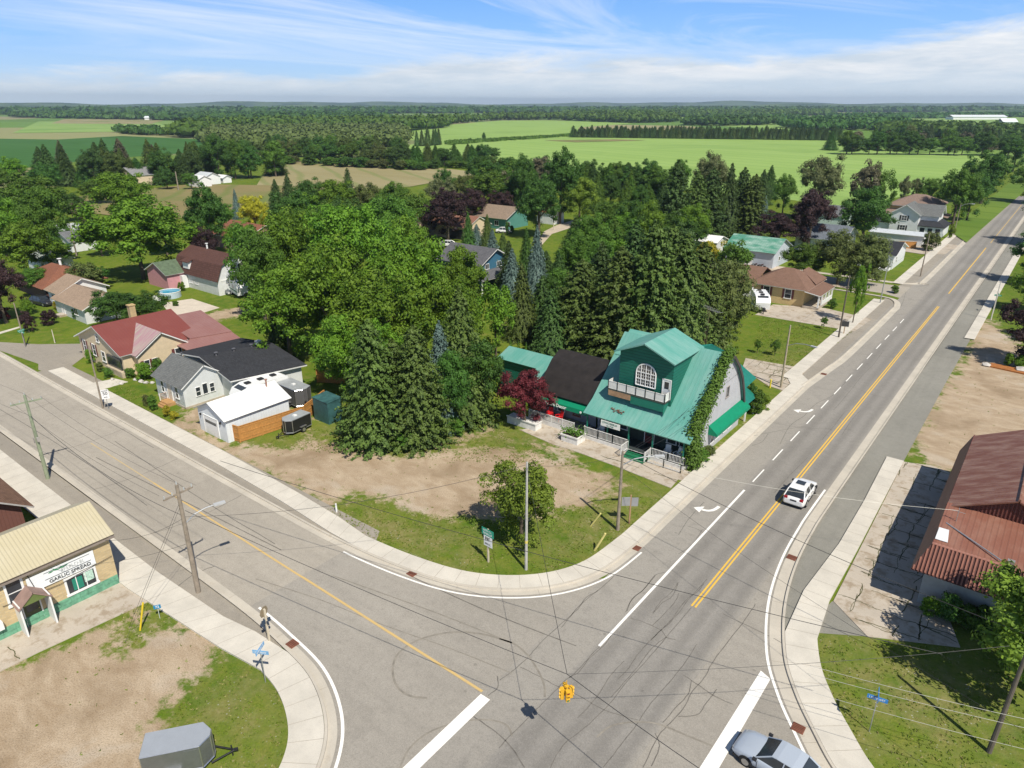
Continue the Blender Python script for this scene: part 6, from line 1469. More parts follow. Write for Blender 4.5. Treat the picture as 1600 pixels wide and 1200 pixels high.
# ---- red-roofed cream house -----------------------------------------------------------
M_stucco = plain('cream_stucco', (0.62, 0.50, 0.34), 0.85, 0.08); M_redroof = ribbed('red_metal_roof', (0.20, 0.055, 0.045), (0.24, 0.085, 0.07), 'X', .4, .5, .5, .03, .4, (1, 1, 1), .12)
M_pink = ribbed('weathered_pink_roof', (0.40, 0.22, 0.25), (0.42, 0.45, 0.33), 'X', .6, .6, 1.0, .01, 1.0, (2.6, .25, .25), .12)
rh, rr_ = gable('cream_house', 'cream stucco house with dark red metal roofs, one weathered pink slope and a brick chimney', 'house', -101.6, -89.0, 34.4, 44.0, 3.05, 5.55, 'y', M_stucco, ribbed('red_metal_roof_y', (0.20, 0.055, 0.045), (0.24, 0.085, 0.07), 'Y', .4, .5, .5, .01, .4, (1, 1, 1), .12), .45, .12, None)
r2, rf2 = gable('cream_house', '', 'house', -93.5, -87.8, 35.7, 42.3, 2.85, 5.0, 'x', M_stucco, M_redroof, .35, .13, None, root=rh, rname='front_gable_roof')
m = MB(); m.slab([(-89.0, 35.3, 2.86), (-87.4, 35.3, 2.86), (-87.4, 38.98, 5.16), (-94.6, 38.98, 5.16)], .03); put(m, 'weathered_slope', M_pink, rf2, rh)
m = MB(); m.slab([(-95.5, 42.8, 4.6), (-88.0, 42.8, 3.2), (-86.5, 48.0, 3.2), (-95.0, 48.5, 4.6)], .12); m.slab([(-88.0, 40.8, 2.85), (-84.6, 41.2, 2.35), (-83.4, 48.0, 2.35), (-86.5, 48.0, 3.1), (-88.0, 42.8, 3.1)], .1)
pr_ = put(m, 'porch_roof', ribbed('rose_metal_roof', (0.27, 0.13, 0.115), (0.33, 0.19, 0.17), 'Y', .4, .5, .6, .03, .4, (1, 1, 1), .12), rh, rh)
m = MB()
for (x, y) in ((-84.8, 41.5), (-84.2, 44.5), (-83.7, 47.7), (-87.5, 41.4)): m.box(x - .08, x + .08, y - .08, y + .08, 0, 2.4)
m.box(-88, -84.8, 41.4, 47.8, 0, .3); put(m, 'porch_post', M_cedar, pr_, rh)
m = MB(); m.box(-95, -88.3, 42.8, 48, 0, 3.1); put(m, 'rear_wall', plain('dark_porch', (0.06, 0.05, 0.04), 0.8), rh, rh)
chimney(rh, rr_, -96.6, 39.8, 4.6, 6.9, brick('yellow_brick', (0.50, 0.36, 0.16), (0.5, 0.45, 0.35)), .75)
M_maroon = plain('maroon_trim', (0.14, 0.04, 0.04), 0.6)
window(rh, 'E', -87.8, 40.9, 1.0, .8, 1.4, WHITE, (1, 2), .08, M_maroon); window(rh, 'E', -87.8, 36.7, .8, .6, 1.1, WHITE, (1, 2), .06, M_maroon); window(rh, 'E', -87.8, 37.7, .8, .6, 1.1, WHITE, (1, 2), .06)
for x in (-100.0, -97.2): window(rh, 'S', 34.4, x, 1.2, .8, 1.5, WHITE, (1, 2), .07, M_maroon)
window(rh, 'S', 34.4, -94.6, .9, .9, 1.3, WHITE, (1, 2)); m = MB(); m.box(-93.2, -89.4, 34.2, 34.39, .9, 2.3); put(m, 'porch_screen', GLASS, rh, rh)
window(rh, 'S', 34.4, -95.4, 3.4, .7, .9, WHITE, (1, 2))
m = MB(); m.box(-93.3, -88.9, 33.9, 34.4, 0, .8); put(m, 'porch_base', plain('beige_stone', (0.5, 0.42, 0.3), .8, .2), rh, rh)
# ---- tan bungalow, rust bungalow ----------------------------------------------------
M_tansh = shingles('tan_shingles', (0.34, 0.25, 0.18), .15); M_rust = shingles('rust_shingles', (0.235, 0.10, 0.062), .15)
M_wsid = siding('white_siding', (0.74, 0.75, 0.75), .14, .55, 'Z', .15)
c = G(118, 470); tb, tbr = gable('tan_roof_bungalow', 'white bungalow with two tan shingle gables left of the round dark trees', 'house', -133.6, -128.6, 42.3, 49.6, 3.0, 4.8, 'x', M_wsid, M_tansh, .5, .14)
gable('x', '', 'house', -128.5, -117.2, 41.3, 48.0, 2.5, 4.1, 'x', M_wsid, M_tansh, .45, .14, root=tb, rname='garage_roof')
window(tb, 'S', 42.3, -131.5, 1.2, 1.4, 1.0, WHITE, (2, 1)); window(tb, 'S', 41.3, -120.5, 1.0, 1.2, 1.0, WHITE, (2, 1)); door(tb, 'S', 41.3, -125.5, .9, 2.0, WHITE, .1)
m = MB(); m.box(-126.4, -124.6, 40.2, 41.28, 0, .3); put(m, 'front_step', M_pad, tb, tb)
rb_, rbr = gable('rust_roof_bungalow', 'bungalow with rust coloured hipped shingle roof at the far left', 'house', -149.5, -137, 43.0, 52.5, 2.7, 4.9, 'x', plain('dark_brick', (0.10, 0.05, 0.04), .8), M_rust, .8, .14, plain('rust_fascia', (0.14, 0.07, 0.05), .7), hip=4.2)
vent(rb_, rbr, -143.5, 48.5, 4.9, .9, .22, WHITE)
# ---- white sheds / houses further left ----------------------------------------------
def small(name, label, cat, u, v, L, Wd, ze, zr, wm, rm, ridge='x', **k):
    x, y = G(u, v); return gable(name, label, cat, x - L / 2, x + L / 2, y - Wd / 2, y + Wd / 2, ze, zr, ridge, wm, rm, .4, .12, **k)
sh, _ = small('shed', 'white shed with grey roof between the left trees', 'shed', 122, 388, 9, 6, 2.6, 4.2, M_wsid, shingles('mid_grey_shingles', (0.16, 0.165, 0.17)), 'y')
small('shed', 'white outbuilding with pale roof behind the white shed', 'shed', 103, 374, 6, 7, 2.6, 3.8, M_wsid, plain('pale_roof', (0.42, 0.44, 0.44), .6), 'y')
small('shed', 'grey green roofed shed half hidden behind the rust-roofed bungalow', 'shed', 82, 420, 7, 6, 2.4, 3.8, M_wsid, plain('pale_green_roof', (0.28, 0.31, 0.27), .7))
fh, fr_ = small('farmhouse', 'cream farmhouse with grey roof inside the belt of dark trees', 'house', 220, 288, 15, 11, 4.4, 7.2, M_stucco, shingles('farm_grey_shingles', (0.24, 0.24, 0.24)), 'y')
chimney(fh, fr_, fh.location[0] - 2, fh.location[1] + 1, 6.4, 8.6, WHITE, .8)
small('barn', 'white machine shed right of the farmhouse', 'barn', 325, 287, 9, 7, 3.2, 4.8, WHITE, plain('pale_metal', (0.55, 0.58, 0.6), .5))
small('shed', 'small white shed beside the machine shed', 'shed', 313, 291, 8, 6, 3, 4.4, WHITE, WHITE)
small('shed', 'tiny white shed right of the machine shed', 'shed', 350, 285, 6, 4, 2.2, 3.2, WHITE, WHITE)
small('brown_bungalow', 'brown-roofed brick bungalow behind the golden tree', 'house', 392, 383, 14, 12, 3.0, 5.4, brick('red_brick', (0.32, 0.18, 0.13), (0.4, 0.35, 0.3)), M_rust)
# ---- brown barn-like house, pink shed -------------------------------------------------
x0, y0 = G(300, 462)
bh = thing('barn_house', 'barn-like white house with brown gambrel roof and a small dormer behind the above-ground pool', 'house', (-121.5, 67.5, 0))
Mbr = shingles('dark_brown_shingles', (0.11, 0.055, 0.045), .18)
yy = [(63.3, 2.6), (64.6, 5.4), (67.6, 6.9), (70.6, 5.4), (71.9, 2.6)]
m = MB(); prof_roof(m, yy, -132.0, -116.6, .14); bhr = put(m, 'roof', Mbr, bh, bh)
m = MB()
for xx, fl in ((-117.0, 1), (-131.7, 0)):
    P = [(xx, 63.7, 0), (xx, 71.5, 0), (xx, 71.5, 2.7), (xx, 70.4, 5.2), (xx, 67.6, 6.7), (xx, 64.8, 5.2), (xx, 63.7, 2.7)]; m.face(P if fl else P[::-1])
m.box(-131.6, -117.06, 63.66, 71.54, 0, 2.6); put(m, 'wall', M_wsid, bh, bh)
m = MB(); m.box(-128.4, -126.4, 63.6, 65.0, 3.6, 5.0); dm = put(m, 'dormer', WHITE, bh, bh); m = MB(); m.slab([(-128.7, 63.3, 4.9), (-126.1, 63.3, 4.9), (-126.1, 66, 5.9), (-128.7, 66, 5.9)], .1); put(m, 'dormer_roof', Mbr, dm, bh)
vent(bh, bhr, -126, 67.6, 6.9, .9, .15, WHITE)
window(bh, 'E', -117.0, 67.0, 3.9, .8, 1.2, WHITE); window(bh, 'E', -117.0, 68.4, 3.9, .8, 1.2, WHITE); window(bh, 'S', 63.7, -124.5, 1.0, 1.2, 1.1, WHITE); window(bh, 'S', 63.7, -126.5, 1.0, 1.0, 1.1, WHITE)
m = MB(); m.box(-116.98, -116.9, 70.0, 70.8, 3.4, 5.0); put(m, 'orange_panel', plain('orange_panel', (0.65, 0.33, 0.03), .6), bh, bh)
m = MB(); m.box(-117, -116.95, 64.2, 71, 2.5, 2.75); put(m, 'trim_board', WHITE, bh, bh); m = MB(); m.box(-129.0, -127.4, 62.6, 63.6, 0, 2.3); put(m, 'entrance', WHITE, bh, bh)
ps, psr = small('pink_shed', 'pink shed with mossy green roof left of the barn-like house', 'shed', 277, 443, 7.5, 7, 2.9, 4.6, plain('pink_wall', (0.55, 0.27, 0.30), .7, .1), plain('mossy_roof', (0.10, 0.14, 0.085), .8, .3), 'y')
small('shed', 'grey-roofed shed right of the barn-like house', 'shed', 378, 438, 6, 6, 2.6, 3.9, plain('dark_shed', (0.08, 0.08, 0.09), .7), shingles('mid_grey_shingles', (0.16, 0.165, 0.17)))
# ---- above-ground pool, deck chairs --------------------------------------------------------
px_, py_ = G(266, 464)
po = thing('swimming_pool', 'round above-ground pool with blue water and white ladder on the back lawn', 'pool', (px_, py_, 0), .4, None, (.62, .62, .9))
m = MB(); m.tube([(0, 0, 0), (0, 0, 1.2)], 3.0, 28, cap=False); m.build('pool_wall', plain('pool_wall', (0.45, 0.55, 0.62), .6), po)
m = MB(); m.disc((0, 0, 1.02), (0, 0, 1), 2.96, .02, 28); m.build('water', plain('pool_water', (0.04, 0.34, 0.50), .08, .1), po)
m = MB()
for k in range(28):
    a0, a1 = 6.2832 * k / 28, 6.2832 * (k + 1) / 28; m.tube([(3 * math.cos(a0), 3 * math.sin(a0), 1.2), (3 * math.cos(a1), 3 * math.sin(a1), 1.2)], .08, 5)
m.build('rim', WHITE, po); m = MB()
for s in (-.3, .3): m.tube([(s, -3.9, 0), (s, -3.1, 1.7), (s, -2.8, 1.2)], .04, 5)
for k in range(4): m.tube([(-.3, -3.9 + .2 * k, .25 + .38 * k), (.3, -3.9 + .2 * k, .25 + .38 * k)], .03, 5)
m.box(-1.6, 1.2, -5.0, -3.9, 0, .9); m.build('ladder', WHITE, po)
# ---- blue two-storey house, teal bungalow, brown garage (behind the maples) -----------------
M_bluew = siding('blue_siding', (0.05, 0.16, 0.25), .15, .6, 'Z', .3)
b2, b2r = gable('blue_house', 'blue two-storey house with grey shingle roofs peeking between maples and spruces', 'house', -92.5, -82.2, 95.2, 103.6, 5.0, 7.2, 'x', M_bluew, shingles('slate_shingles', (0.12, 0.12, 0.13)), .6, .14, None)
m = MB(); m.slab([(-92.5, 92.6, 2.7), (-79.6, 92.6, 2.7), (-82.2, 95.2, 3.7), (-92.5, 95.2, 3.7)], .12, 0, 1); m.slab([(-79.6, 92.6, 2.7), (-79.6, 103.8, 2.7), (-82.2, 103.8, 3.7), (-82.2, 95.2, 3.7)], .12, 0, 1); put(m, 'porch_roof', [shingles('slate_shingles', (0.12, 0.12, 0.13)), WHITE], b2, b2)
window(b2, 'E', -82.2, 97, 3.85, 1.0, .9, WHITE, (2, 1)); window(b2, 'E', -82.2, 100.5, 3.85, 1.2, .9, WHITE, (2, 1)); window(b2, 'S', 95.2, -84, 3.85, 1.0, .9, WHITE)
m = MB(); [m.box(x - .1, x + .1, 92.8, 93.0, 0, 2.7) for x in (-91, -87, -83, -79.9)]; put(m, 'porch_post', WHITE, b2, b2)
M_teal = siding('teal_siding', (0.09, 0.26, 0.22), .2, .6, 'X', .3)
tl, tlr = gable('teal_bungalow', 'long teal bungalow with brown shingle roof in the middle distance', 'house', *(lambda a, b: (a[0], b[0], a[1] - 2, a[1] + 8))(G(752, 352), G(826, 352)), 3.2, 5.6, 'x', M_teal, shingles('brownish_shingles', (0.27, 0.205, 0.15), .15), .7, .14)
for k in range(4): window(tl, 'S', tl.location[1] - 5, tl.location[0] - 6 + k * 4, 1.0, 1.3, 1.2, WHITE, (2, 1))
bg_, _ = small('brown_garage', 'cream house with red-brown roof and dark garage opening behind the white hatchback', 'house', 706, 366, 19, 9, 3.2, 5.4, M_stucco, shingles('redbrown_shingles', (0.26, 0.13, 0.09), .15))
m = MB(); L = bg_.location; m.box(L[0] + 3.5, L[0] + 8, L[1] - 4.6, L[1] - 4.5, 0, 2.5); put(m, 'garage_opening', DARK, bg_, bg_)
small('red_shed', 'reddish roof tip poking out left of the purple trees', 'house', 645, 372, 5, 5, 3.5, 6.5, M_stucco, M_rust)
small('red_roof_house', 'pale house with a red roof edge beside the lime tree', 'house', 860, 348, 6, 5, 3.4, 5.0, M_wsid, M_rust)
small('orange_roof_house', 'small orange-brown roof among the row of spruces', 'house', 972, 303, 14, 10, 3.0, 5.6, M_stucco, plain('orange_roof', (0.45, 0.22, 0.12), .8))
small('white_shed', 'white roofed shed behind the golden tree', 'shed', 1100, 392, 8, 6, 2.8, 3.8, M_wsid, WHITE)
# ---- green metal barn ---------------------------------------------------------------------
gb, gbr = gable('metal_barn', 'pale blue-grey metal barn with weathered green roof and white roll door', 'barn', -57.0, -46.6, 147.2, 157.5, 3.4, 5.5, 'x', siding('pale_blue_metal', (0.50, 0.54, 0.60), .3, .5, 'X', .12), ribbed('weathered_green_roof', (0.07, 0.25, 0.17), (0.40, 0.52, 0.46), 'X', .5, .6, .95, .03, .9, (.4, 1, 1), .2), .5, .1, plain('grey_band', (0.35, 0.38, 0.42), .6))
door(gb, 'S', 147.2, -52.4, 2.8, 2.4, WHITE, .02, name='roll_door'); window(gb, 'E', -46.6, 151, 1.2, .8, .8)
for k, x in enumerate((-49.9, -48.6)):
    m = MB(); rr2 = random.Random(k)
    t_ = thing('motorcycle', 'dark motorcycle parked by the metal barn, %s of two' % ('left', 'right')[k], 'motorcycle', (x, 146.3, 0), .3)
    for s in (-.65, .65): w_ = MB(); w_.disc((s, 0, .32), (0, 1, 0), .32, .14, 14); w_.build('wheel', DARK, t_)
    m.tube([(-.65, 0, .32), (-.2, 0, .55), (.35, 0, .75), (.65, 0, .32)], .06, 6); m.box(-.25, .15, -.15, .15, .3, .65); m.build('frame', plain('engine', (0.08, 0.08, 0.09), .4), t_); m = MB(); m.box(-.6, 0, -.14, .14, .7, .82); m.build('seat', DARK, t_); m = MB(); m.box(0, .4, -.13, .13, .68, .92); m.tube([(.35, -.35, 1.0), (.4, 0, .95), (.35, .35, 1.0)], .03, 5); m.build('tank', plain('tank_paint', (0.06, 0.02, 0.02), .3), t_)
# ---- yellow brick house --------------------------------------------------------------------
M_yb = brick('yellow_brick2', (0.62, 0.44, 0.19), (0.6, 0.5, 0.33), .12); M_rbs = shingles('redbrown_shingles2', (0.21, 0.125, 0.09), .15)
yh, yr = gable('yellow_brick_house', 'yellow brick bungalow with red-brown hipped roof and white pillared porch', 'house', -41.2, -32.2, 120.6, 130.4, 3.2, 5.3, 'x', M_yb, M_rbs, .6, .14, WHITE, hip=3.8)
m = MB(); m.slab([(-31.6, 124.5, 3.3), (-31.6, 131.0, 3.3), (-35, 131.0, 4.8), (-35, 127.6, 4.8)], .1); put(m, 'side_gable_roof', M_rbs, yr, yh)
m = MB(); m.slab([(-32.0, 119.6, 3.05), (-29.4, 119.8, 2.55), (-29.4, 128.6, 2.55), (-32.0, 129.2, 3.05)], .14, 0, 1); pr2 = put(m, 'porch_roof', [M_rbs, WHITE], yh, yh)
m = MB(); m.box(-32.2, -29.6, 120.2, 128.4, 0, .4); put(m, 'porch_floor', M_pad, yh, yh)
for y in (120.3, 122.3, 124.3, 126.3, 128.2): m = MB(); m.box(-29.85, -29.62, y - .12, y + .12, .4, 2.5); put(m, 'pillar', WHITE, pr2, yh)
m = MB(); m.box(-29.8, -29.68, 122.3, 128.2, .4, 1.1); put(m, 'porch_wall', WHITE, pr2, yh)
for x in (-34.9, -38.6): window(yh, 'S', 120.6, x, 1.2, 1.0, 1.5, WHITE, (1, 2), .1, M_maroon)
m = MB(); m.slab([(-46.0, 119.0, 2.7), (-40.4, 119.0, 2.7), (-40.4, 121, 3.6), (-46.0, 121, 3.6)], .12); put(m, 'side_roof', M_rbs, yh, yh); m = MB(); m.box(-45.8, -40.8, 119.3, 121, 0, 2.7); put(m, 'side_wall', WHITE, yh, yh)
m = MB(); m.slab([(-48, 122, 2.9), (-41, 122, 2.9), (-41, 127, 4.6), (-48, 127, 4.6)], .12); m.slab([(-48, 131, 2.9), (-41, 131, 2.9), (-41, 127, 4.6), (-48, 127, 4.6)], .12); put(m, 'rear_wing_roof', M_rbs, yh, yh); m = MB(); m.box(-47.6, -41.3, 122.5, 130.2, 0, 2.95); put(m, 'rear_wing_wall', M_yb, yh, yh)
# ---- houses round the far cross street -------------------------------------------------------
bb, _ = gable('blue_grey_bungalow', 'bungalow with blue-grey roof half hidden by the wide olive trees', 'house', -50, -39.5, 172, 184, 3.2, 5.6, 'x', M_wsid, shingles('bluegrey_shingles', (0.15, 0.17, 0.20)), .6)
wc, wcr = gable('white_cottage', 'white cottage with dark grey roof facing the highway', 'house', -33.5, -26.8, 162, 174, 3.0, 4.8, 'x', M_wsid, M_dksh, .5)
window(wc, 'E', -26.8, 165, 1.1, .9, 1.1, WHITE, (1, 2)); window(wc, 'S', 162, -28.4, 1.1, .9, 1.1, WHITE, (1, 2)); m = MB(); m.box(-31, -27, 159.9, 162, 0, .3); [m.box(x-.1, x+.1, 160, 160.2, .3, 2.4) for x in (-30.8, -29, -27.2)]; put(m, 'porch', WHITE, wc, wc)
w2, w2r = gable('white_two_storey_house', 'white two-storey farmhouse with grey gabled roofs and dark shutters', 'house', -37.6, -31.0, 211, 220, 5.4, 7.6, 'y', M_wsid, M_grsh, .6)
gable('x', '', 'house', -34, -26.9, 214, 221.5, 5.1, 7.3, 'x', M_wsid, M_grsh, .6, root=w2, rname='rear_roof')
for z in (1.1, 3.6): window(w2, 'S', 211, -34.4, z, 1.2, 1.2, WHITE, (2, 2), .1, DARK)
m = MB(); m.slab([(-31.0, 211.2, 2.5), (-24.6, 211.2, 2.5), (-26.9, 214, 3.6), (-31.0, 214, 3.6)], .14); m.slab([(-24.6, 211.2, 2.5), (-24.6, 221, 2.5), (-26.9, 221, 3.6), (-26.9, 214, 3.6)], .14); put(m, 'porch_roof', M_dksh, w2, w2)
m = MB(); m.box(-30.98, -25, 211.6, 220.8, 0, 2.45); put(m, 'sun_porch', M_wsid, w2, w2)
for x in (-29.8, -28.0, -26.2): window(w2, 'S', 211.6, x, .9, 1.1, 1.1, WHITE)
m = MB(); m.box(-42.5, -37.65, 212, 219, 0, 2.7); m.slab([(-42.9, 211.6, 2.7), (-37.65, 211.6, 2.7), (-37.65, 219.4, 3.9), (-42.9, 219.4, 3.9)], .14, 1); put(m, 'lean_to', [M_wsid, M_dksh], w2, w2)
b3, b3r = gable('brown_roof_house', 'large yellowish brick house with wide brown hipped roof behind the white two-storey house', 'house', -42, -30, 231, 246, 5.2, 7.6, 'x', M_yb, shingles('taupe_shingles', (0.25, 0.18, 0.145), .15), .8, .16, hip=4.6)
m = MB(); m.slab([(-43, 228, 2.8), (-29.8, 228, 2.8), (-29.8, 231, 4.0), (-43, 231, 4.0)], .14); m.slab([(-29.9, 230, 3.2), (-26.8, 230, 2.6), (-26.8, 239, 2.6), (-29.9, 239, 3.2)], .12); put(m, 'porch_roof', shingles('taupe_shingles', (0.25, 0.18, 0.145), .15), b3, b3)
gw, _ = small('green_cottage', 'pale green-walled cottage between the purple tree and the dark green tree', 'house', 1296, 352, 9, 8, 3.4, 5.6, plain('pale_green', (0.45, 0.55, 0.5), .7), shingles('mid_grey_shingles', (0.16, 0.165, 0.17)))
ga, _ = small('white_garage_small', 'white flat garage in front of the white two-storey house', 'garage', 1402, 378, 12, 6, 2.4, 2.8, M_wsid, plain('pale_metal', (0.55, 0.58, 0.6), .5))
# ---- barns at the far right --------------------------------------------------------------------
# long white barns far away on the right
def farbarn(label, u0, u1, v, h, dep=24, mat=WHITE):
    a, b = G(u0, v), G(u1, v); ang = math.atan2(b[1] - a[1], b[0] - a[0]); L = math.hypot(b[0] - a[0], b[1] - a[1])
    t_ = thing('barn', label, 'barn', ((a[0] + b[0]) / 2, (a[1] + b[1]) / 2, 0), ang)
    m = MB(); m.box(-L/2, L/2, 0, dep, 0, h * .6); m.build('wall', mat, t_)
    m = MB(); m.slab([(-L/2 - 1, -1, h * .58), (L/2 + 1, -1, h * .58), (L/2 + 1, dep/2, h), (-L/2 - 1, dep/2, h)], .3); m.slab([(-L/2 - 1, dep/2, h), (L/2 + 1, dep/2, h), (L/2 + 1, dep + 1, h * .58), (-L/2 - 1, dep + 1, h * .58)], .3); m.build('roof', plain('far_white_roof', (0.72, 0.75, 0.76), .5, .03), t_)
bpy.data.objects.remove(next(o for o in bpy.data.objects if o.name.startswith('long_barn') and False), do_unlink=True) if False else None
farbarn('lower of the two very long white barns beyond the woodland at the far right', 1489, 1573, 187, 10, 30)
farbarn('upper of the two very long white barns beyond the woodland, cut by the right edge', 1572, 1650, 179.5, 9); farbarn('white barn with an arched roof at the far right', 1566, 1588, 198, 12, 16)
farbarn('small white building far away on the left plain', 226, 233, 187.5, 8, 12); farbarn('low white building on the left horizon', 0, 14, 175, 8, 14); farbarn('pale building far off on the centre horizon', 593, 606, 171.5, 10, 14)
farbarn('long grey-white building group on the horizon, right of centre', 910, 922, 173, 9, 14); farbarn('white building far away on the right horizon', 1515, 1536, 172.5, 9, 14)
farbarn('white machine shed far off behind the left wood', 384, 394, 182.5, 8, 12)
# ---- rust-red metal barn on the right --------------------------------------------------------
M_rmet = ribbed('rust_red_roof', (0.20, 0.078, 0.047), (0.36, 0.225, 0.165), 'Y', .35, .6, .9, .015, .9, (.5, 1.6, 1), .22)
M_rflat = ribbed('rust_red_low_roof', (0.235, 0.095, 0.062), (0.32, 0.175, 0.125), 'X', .35, .6, .8, .015, .6, (1, .6, 1), .2)
M_rdark = plain('rust_red_metal', (0.15, 0.055, 0.042), .55, .15)
rbn = thing('metal_clad_building', 'large rust-red metal building with steep ribbed skirts and a white patch near its corner', 'building', (3, 58, 0))
m = MB()
m.slab([(-2.25, 54.0, 4.85), (-2.25, 68.8, 4.85), (1.75, 68.8, 6.75), (1.75, 54.0, 6.75)], .1); m.slab([(5.75, 68.8, 4.85), (5.75, 54.0, 4.85), (1.75, 54.0, 6.75), (1.75, 68.8, 6.75)], .1)
m.tube([(1.75, 54, 6.8), (1.75, 68.8, 6.8)], .1, 6); put(m, 'main_roof', M_rmet, rbn, rbn)
m = MB(); m.slab([(-2.25, 48.6, 4.55), (9, 48.6, 4.55), (9, 54.4, 5.0), (-2.25, 54.4, 5.0)], .08); m.tube([(-2.25, 48.6, 4.6), (9, 48.6, 4.6)], .09, 6, 1)
lr = put(m, 'low_roof', [M_rflat, plain('rust_flashing', (0.36, 0.17, 0.13), .6)], rbn, rbn)
m = MB(); m.face([(-2.2, 54.35, 4.6), (5.7, 54.35, 4.6), (5.7, 54.35, 4.85), (1.75, 54.35, 6.68), (-2.2, 54.35, 4.85)])
for k in range(34): x = -2.0 + k * .23; hh = 4.85 + (1 - abs(x - 1.75) / 4) * 1.8; m.box(x, x + .09, 54.27, 54.34, 4.7, max(4.75, hh - .05))
put(m, 'gable_cladding', M_rdark, rbn, rbn)
m = MB(); m.slab([(-3.0, 47.0, 3.1), (-3.0, 68.9, 3.1), (-2.25, 68.9, 4.9), (-2.25, 48.6, 4.6)], .08)
m.slab([(-3.0, 68.9, 3.1), (-2.25, 68.9, 4.9), (-2.2, 68.95, 4.9), (-2.9, 68.95, 3.1)], .05); put(m, 'west_skirt', M_rdark, rbn, rbn)
m = MB(); S = (-3.0, 47.0, 3.1); m.slab([(-3.0, 47.0, 3.1), (9, 47.0, 3.1), (9, 48.6, 4.6), (-2.25, 48.6, 4.6)], .06, 0)
n_ = 52
for k in range(n_):
    x = -2.9 + k * .23; t0 = 0 if x > -2.2 else 0; top_y = 48.6 if x > -2.25 else 47.0 + 1.6 * (x + 3.0) / .75; tz = 3.1 + 1.5 * (top_y - 47.0) / 1.6
    m.slab([(x, 46.97, 3.2), (x + .10, 46.97, 3.2), (x + .10, top_y, tz + .10), (x, top_y, tz + .10)], .09, 1)
put(m, 'south_skirt', [plain('rust_groove', (0.085, 0.030, 0.024), .6), plain('rust_rib', (0.26, 0.105, 0.072), .5, .15)], rbn, rbn)
m = MB(); m.box(-2.25, 9, 48.15, 54.2, 0, 3.95, 0); m.box(-2.3, 5.6, 54.2, 68.6, 0, 4.8, 1); put(m, 'wall', [plain('pale_grey_wall', (0.36, 0.375, 0.37), .8, .12), plain('brown_wall', (0.09, 0.055, 0.045), .8)], rbn, rbn)
m = MB(); m.slab([(-2.2, 49.2, 4.67), (-1.45, 49.2, 4.67), (-1.6, 50.7, 4.80), (-2.2, 50.7, 4.80)], .03); put(m, 'white_patch', plain('white_patch', (0.72, 0.73, 0.74), .5, .08, 4), lr, rbn)
m = MB(); m.tube([(-1.9, 51.6, 4.8), (1.6, 48.9, 4.75)], .05, 6); m.tube([(-1.4, 52.2, 4.8), (-1.4, 52.2, 5.9)], .03, 6); m.tube([(-1.8, 52.2, 5.6), (-1.0, 52.2, 5.6)], .02, 5); m.box(1.9, 2.3, 48.8, 49.1, 4.6, 4.95)
put(m, 'service_mast', plain('galvanised', (0.45, 0.42, 0.40), .4, .1, 2, .5), lr, rbn)
# ---- vehicles ------------------------------------------------------------------------------------
TYRE = plain('tyre_rubber', (0.018, 0.018, 0.018), 0.85, 0.1); RIM = plain('alloy_rim', (0.5, 0.5, 0.5), 0.3, 0.1, 6, 0.8)
def carpaint(name, c): 
    if name in MC: return MC[name]
    t = NT(name); MC[name] = t.finish(c, 0.32, None, 0.0, 0.5, 0, **{'Coat Weight': 0.7, 'Coat Roughness': 0.06}); return MC[name]
LAMP_R = plain('tail_lamp', (0.35, 0.012, 0.02), .2, .05); LAMP_W = plain('head_lamp', (0.22, 0.23, 0.25), .15, .05); PLAS = plain('black_plastic', (0.022, 0.022, 0.024), .6)
def wheel(parent, x, y, r, wd=.22):
    m = MB(); m.disc((x, y, r), (0, 1, 0), r, wd, 20); wh_ = m.build('wheel', TYRE, parent); s = 1 if y > 0 else -1
    m = MB(); m.disc((x, y + s * (wd / 2 + .004), r), (0, 1, 0), r * .62, .02, 16); rm = m.build('rim', RIM, wh_)
    return wh_
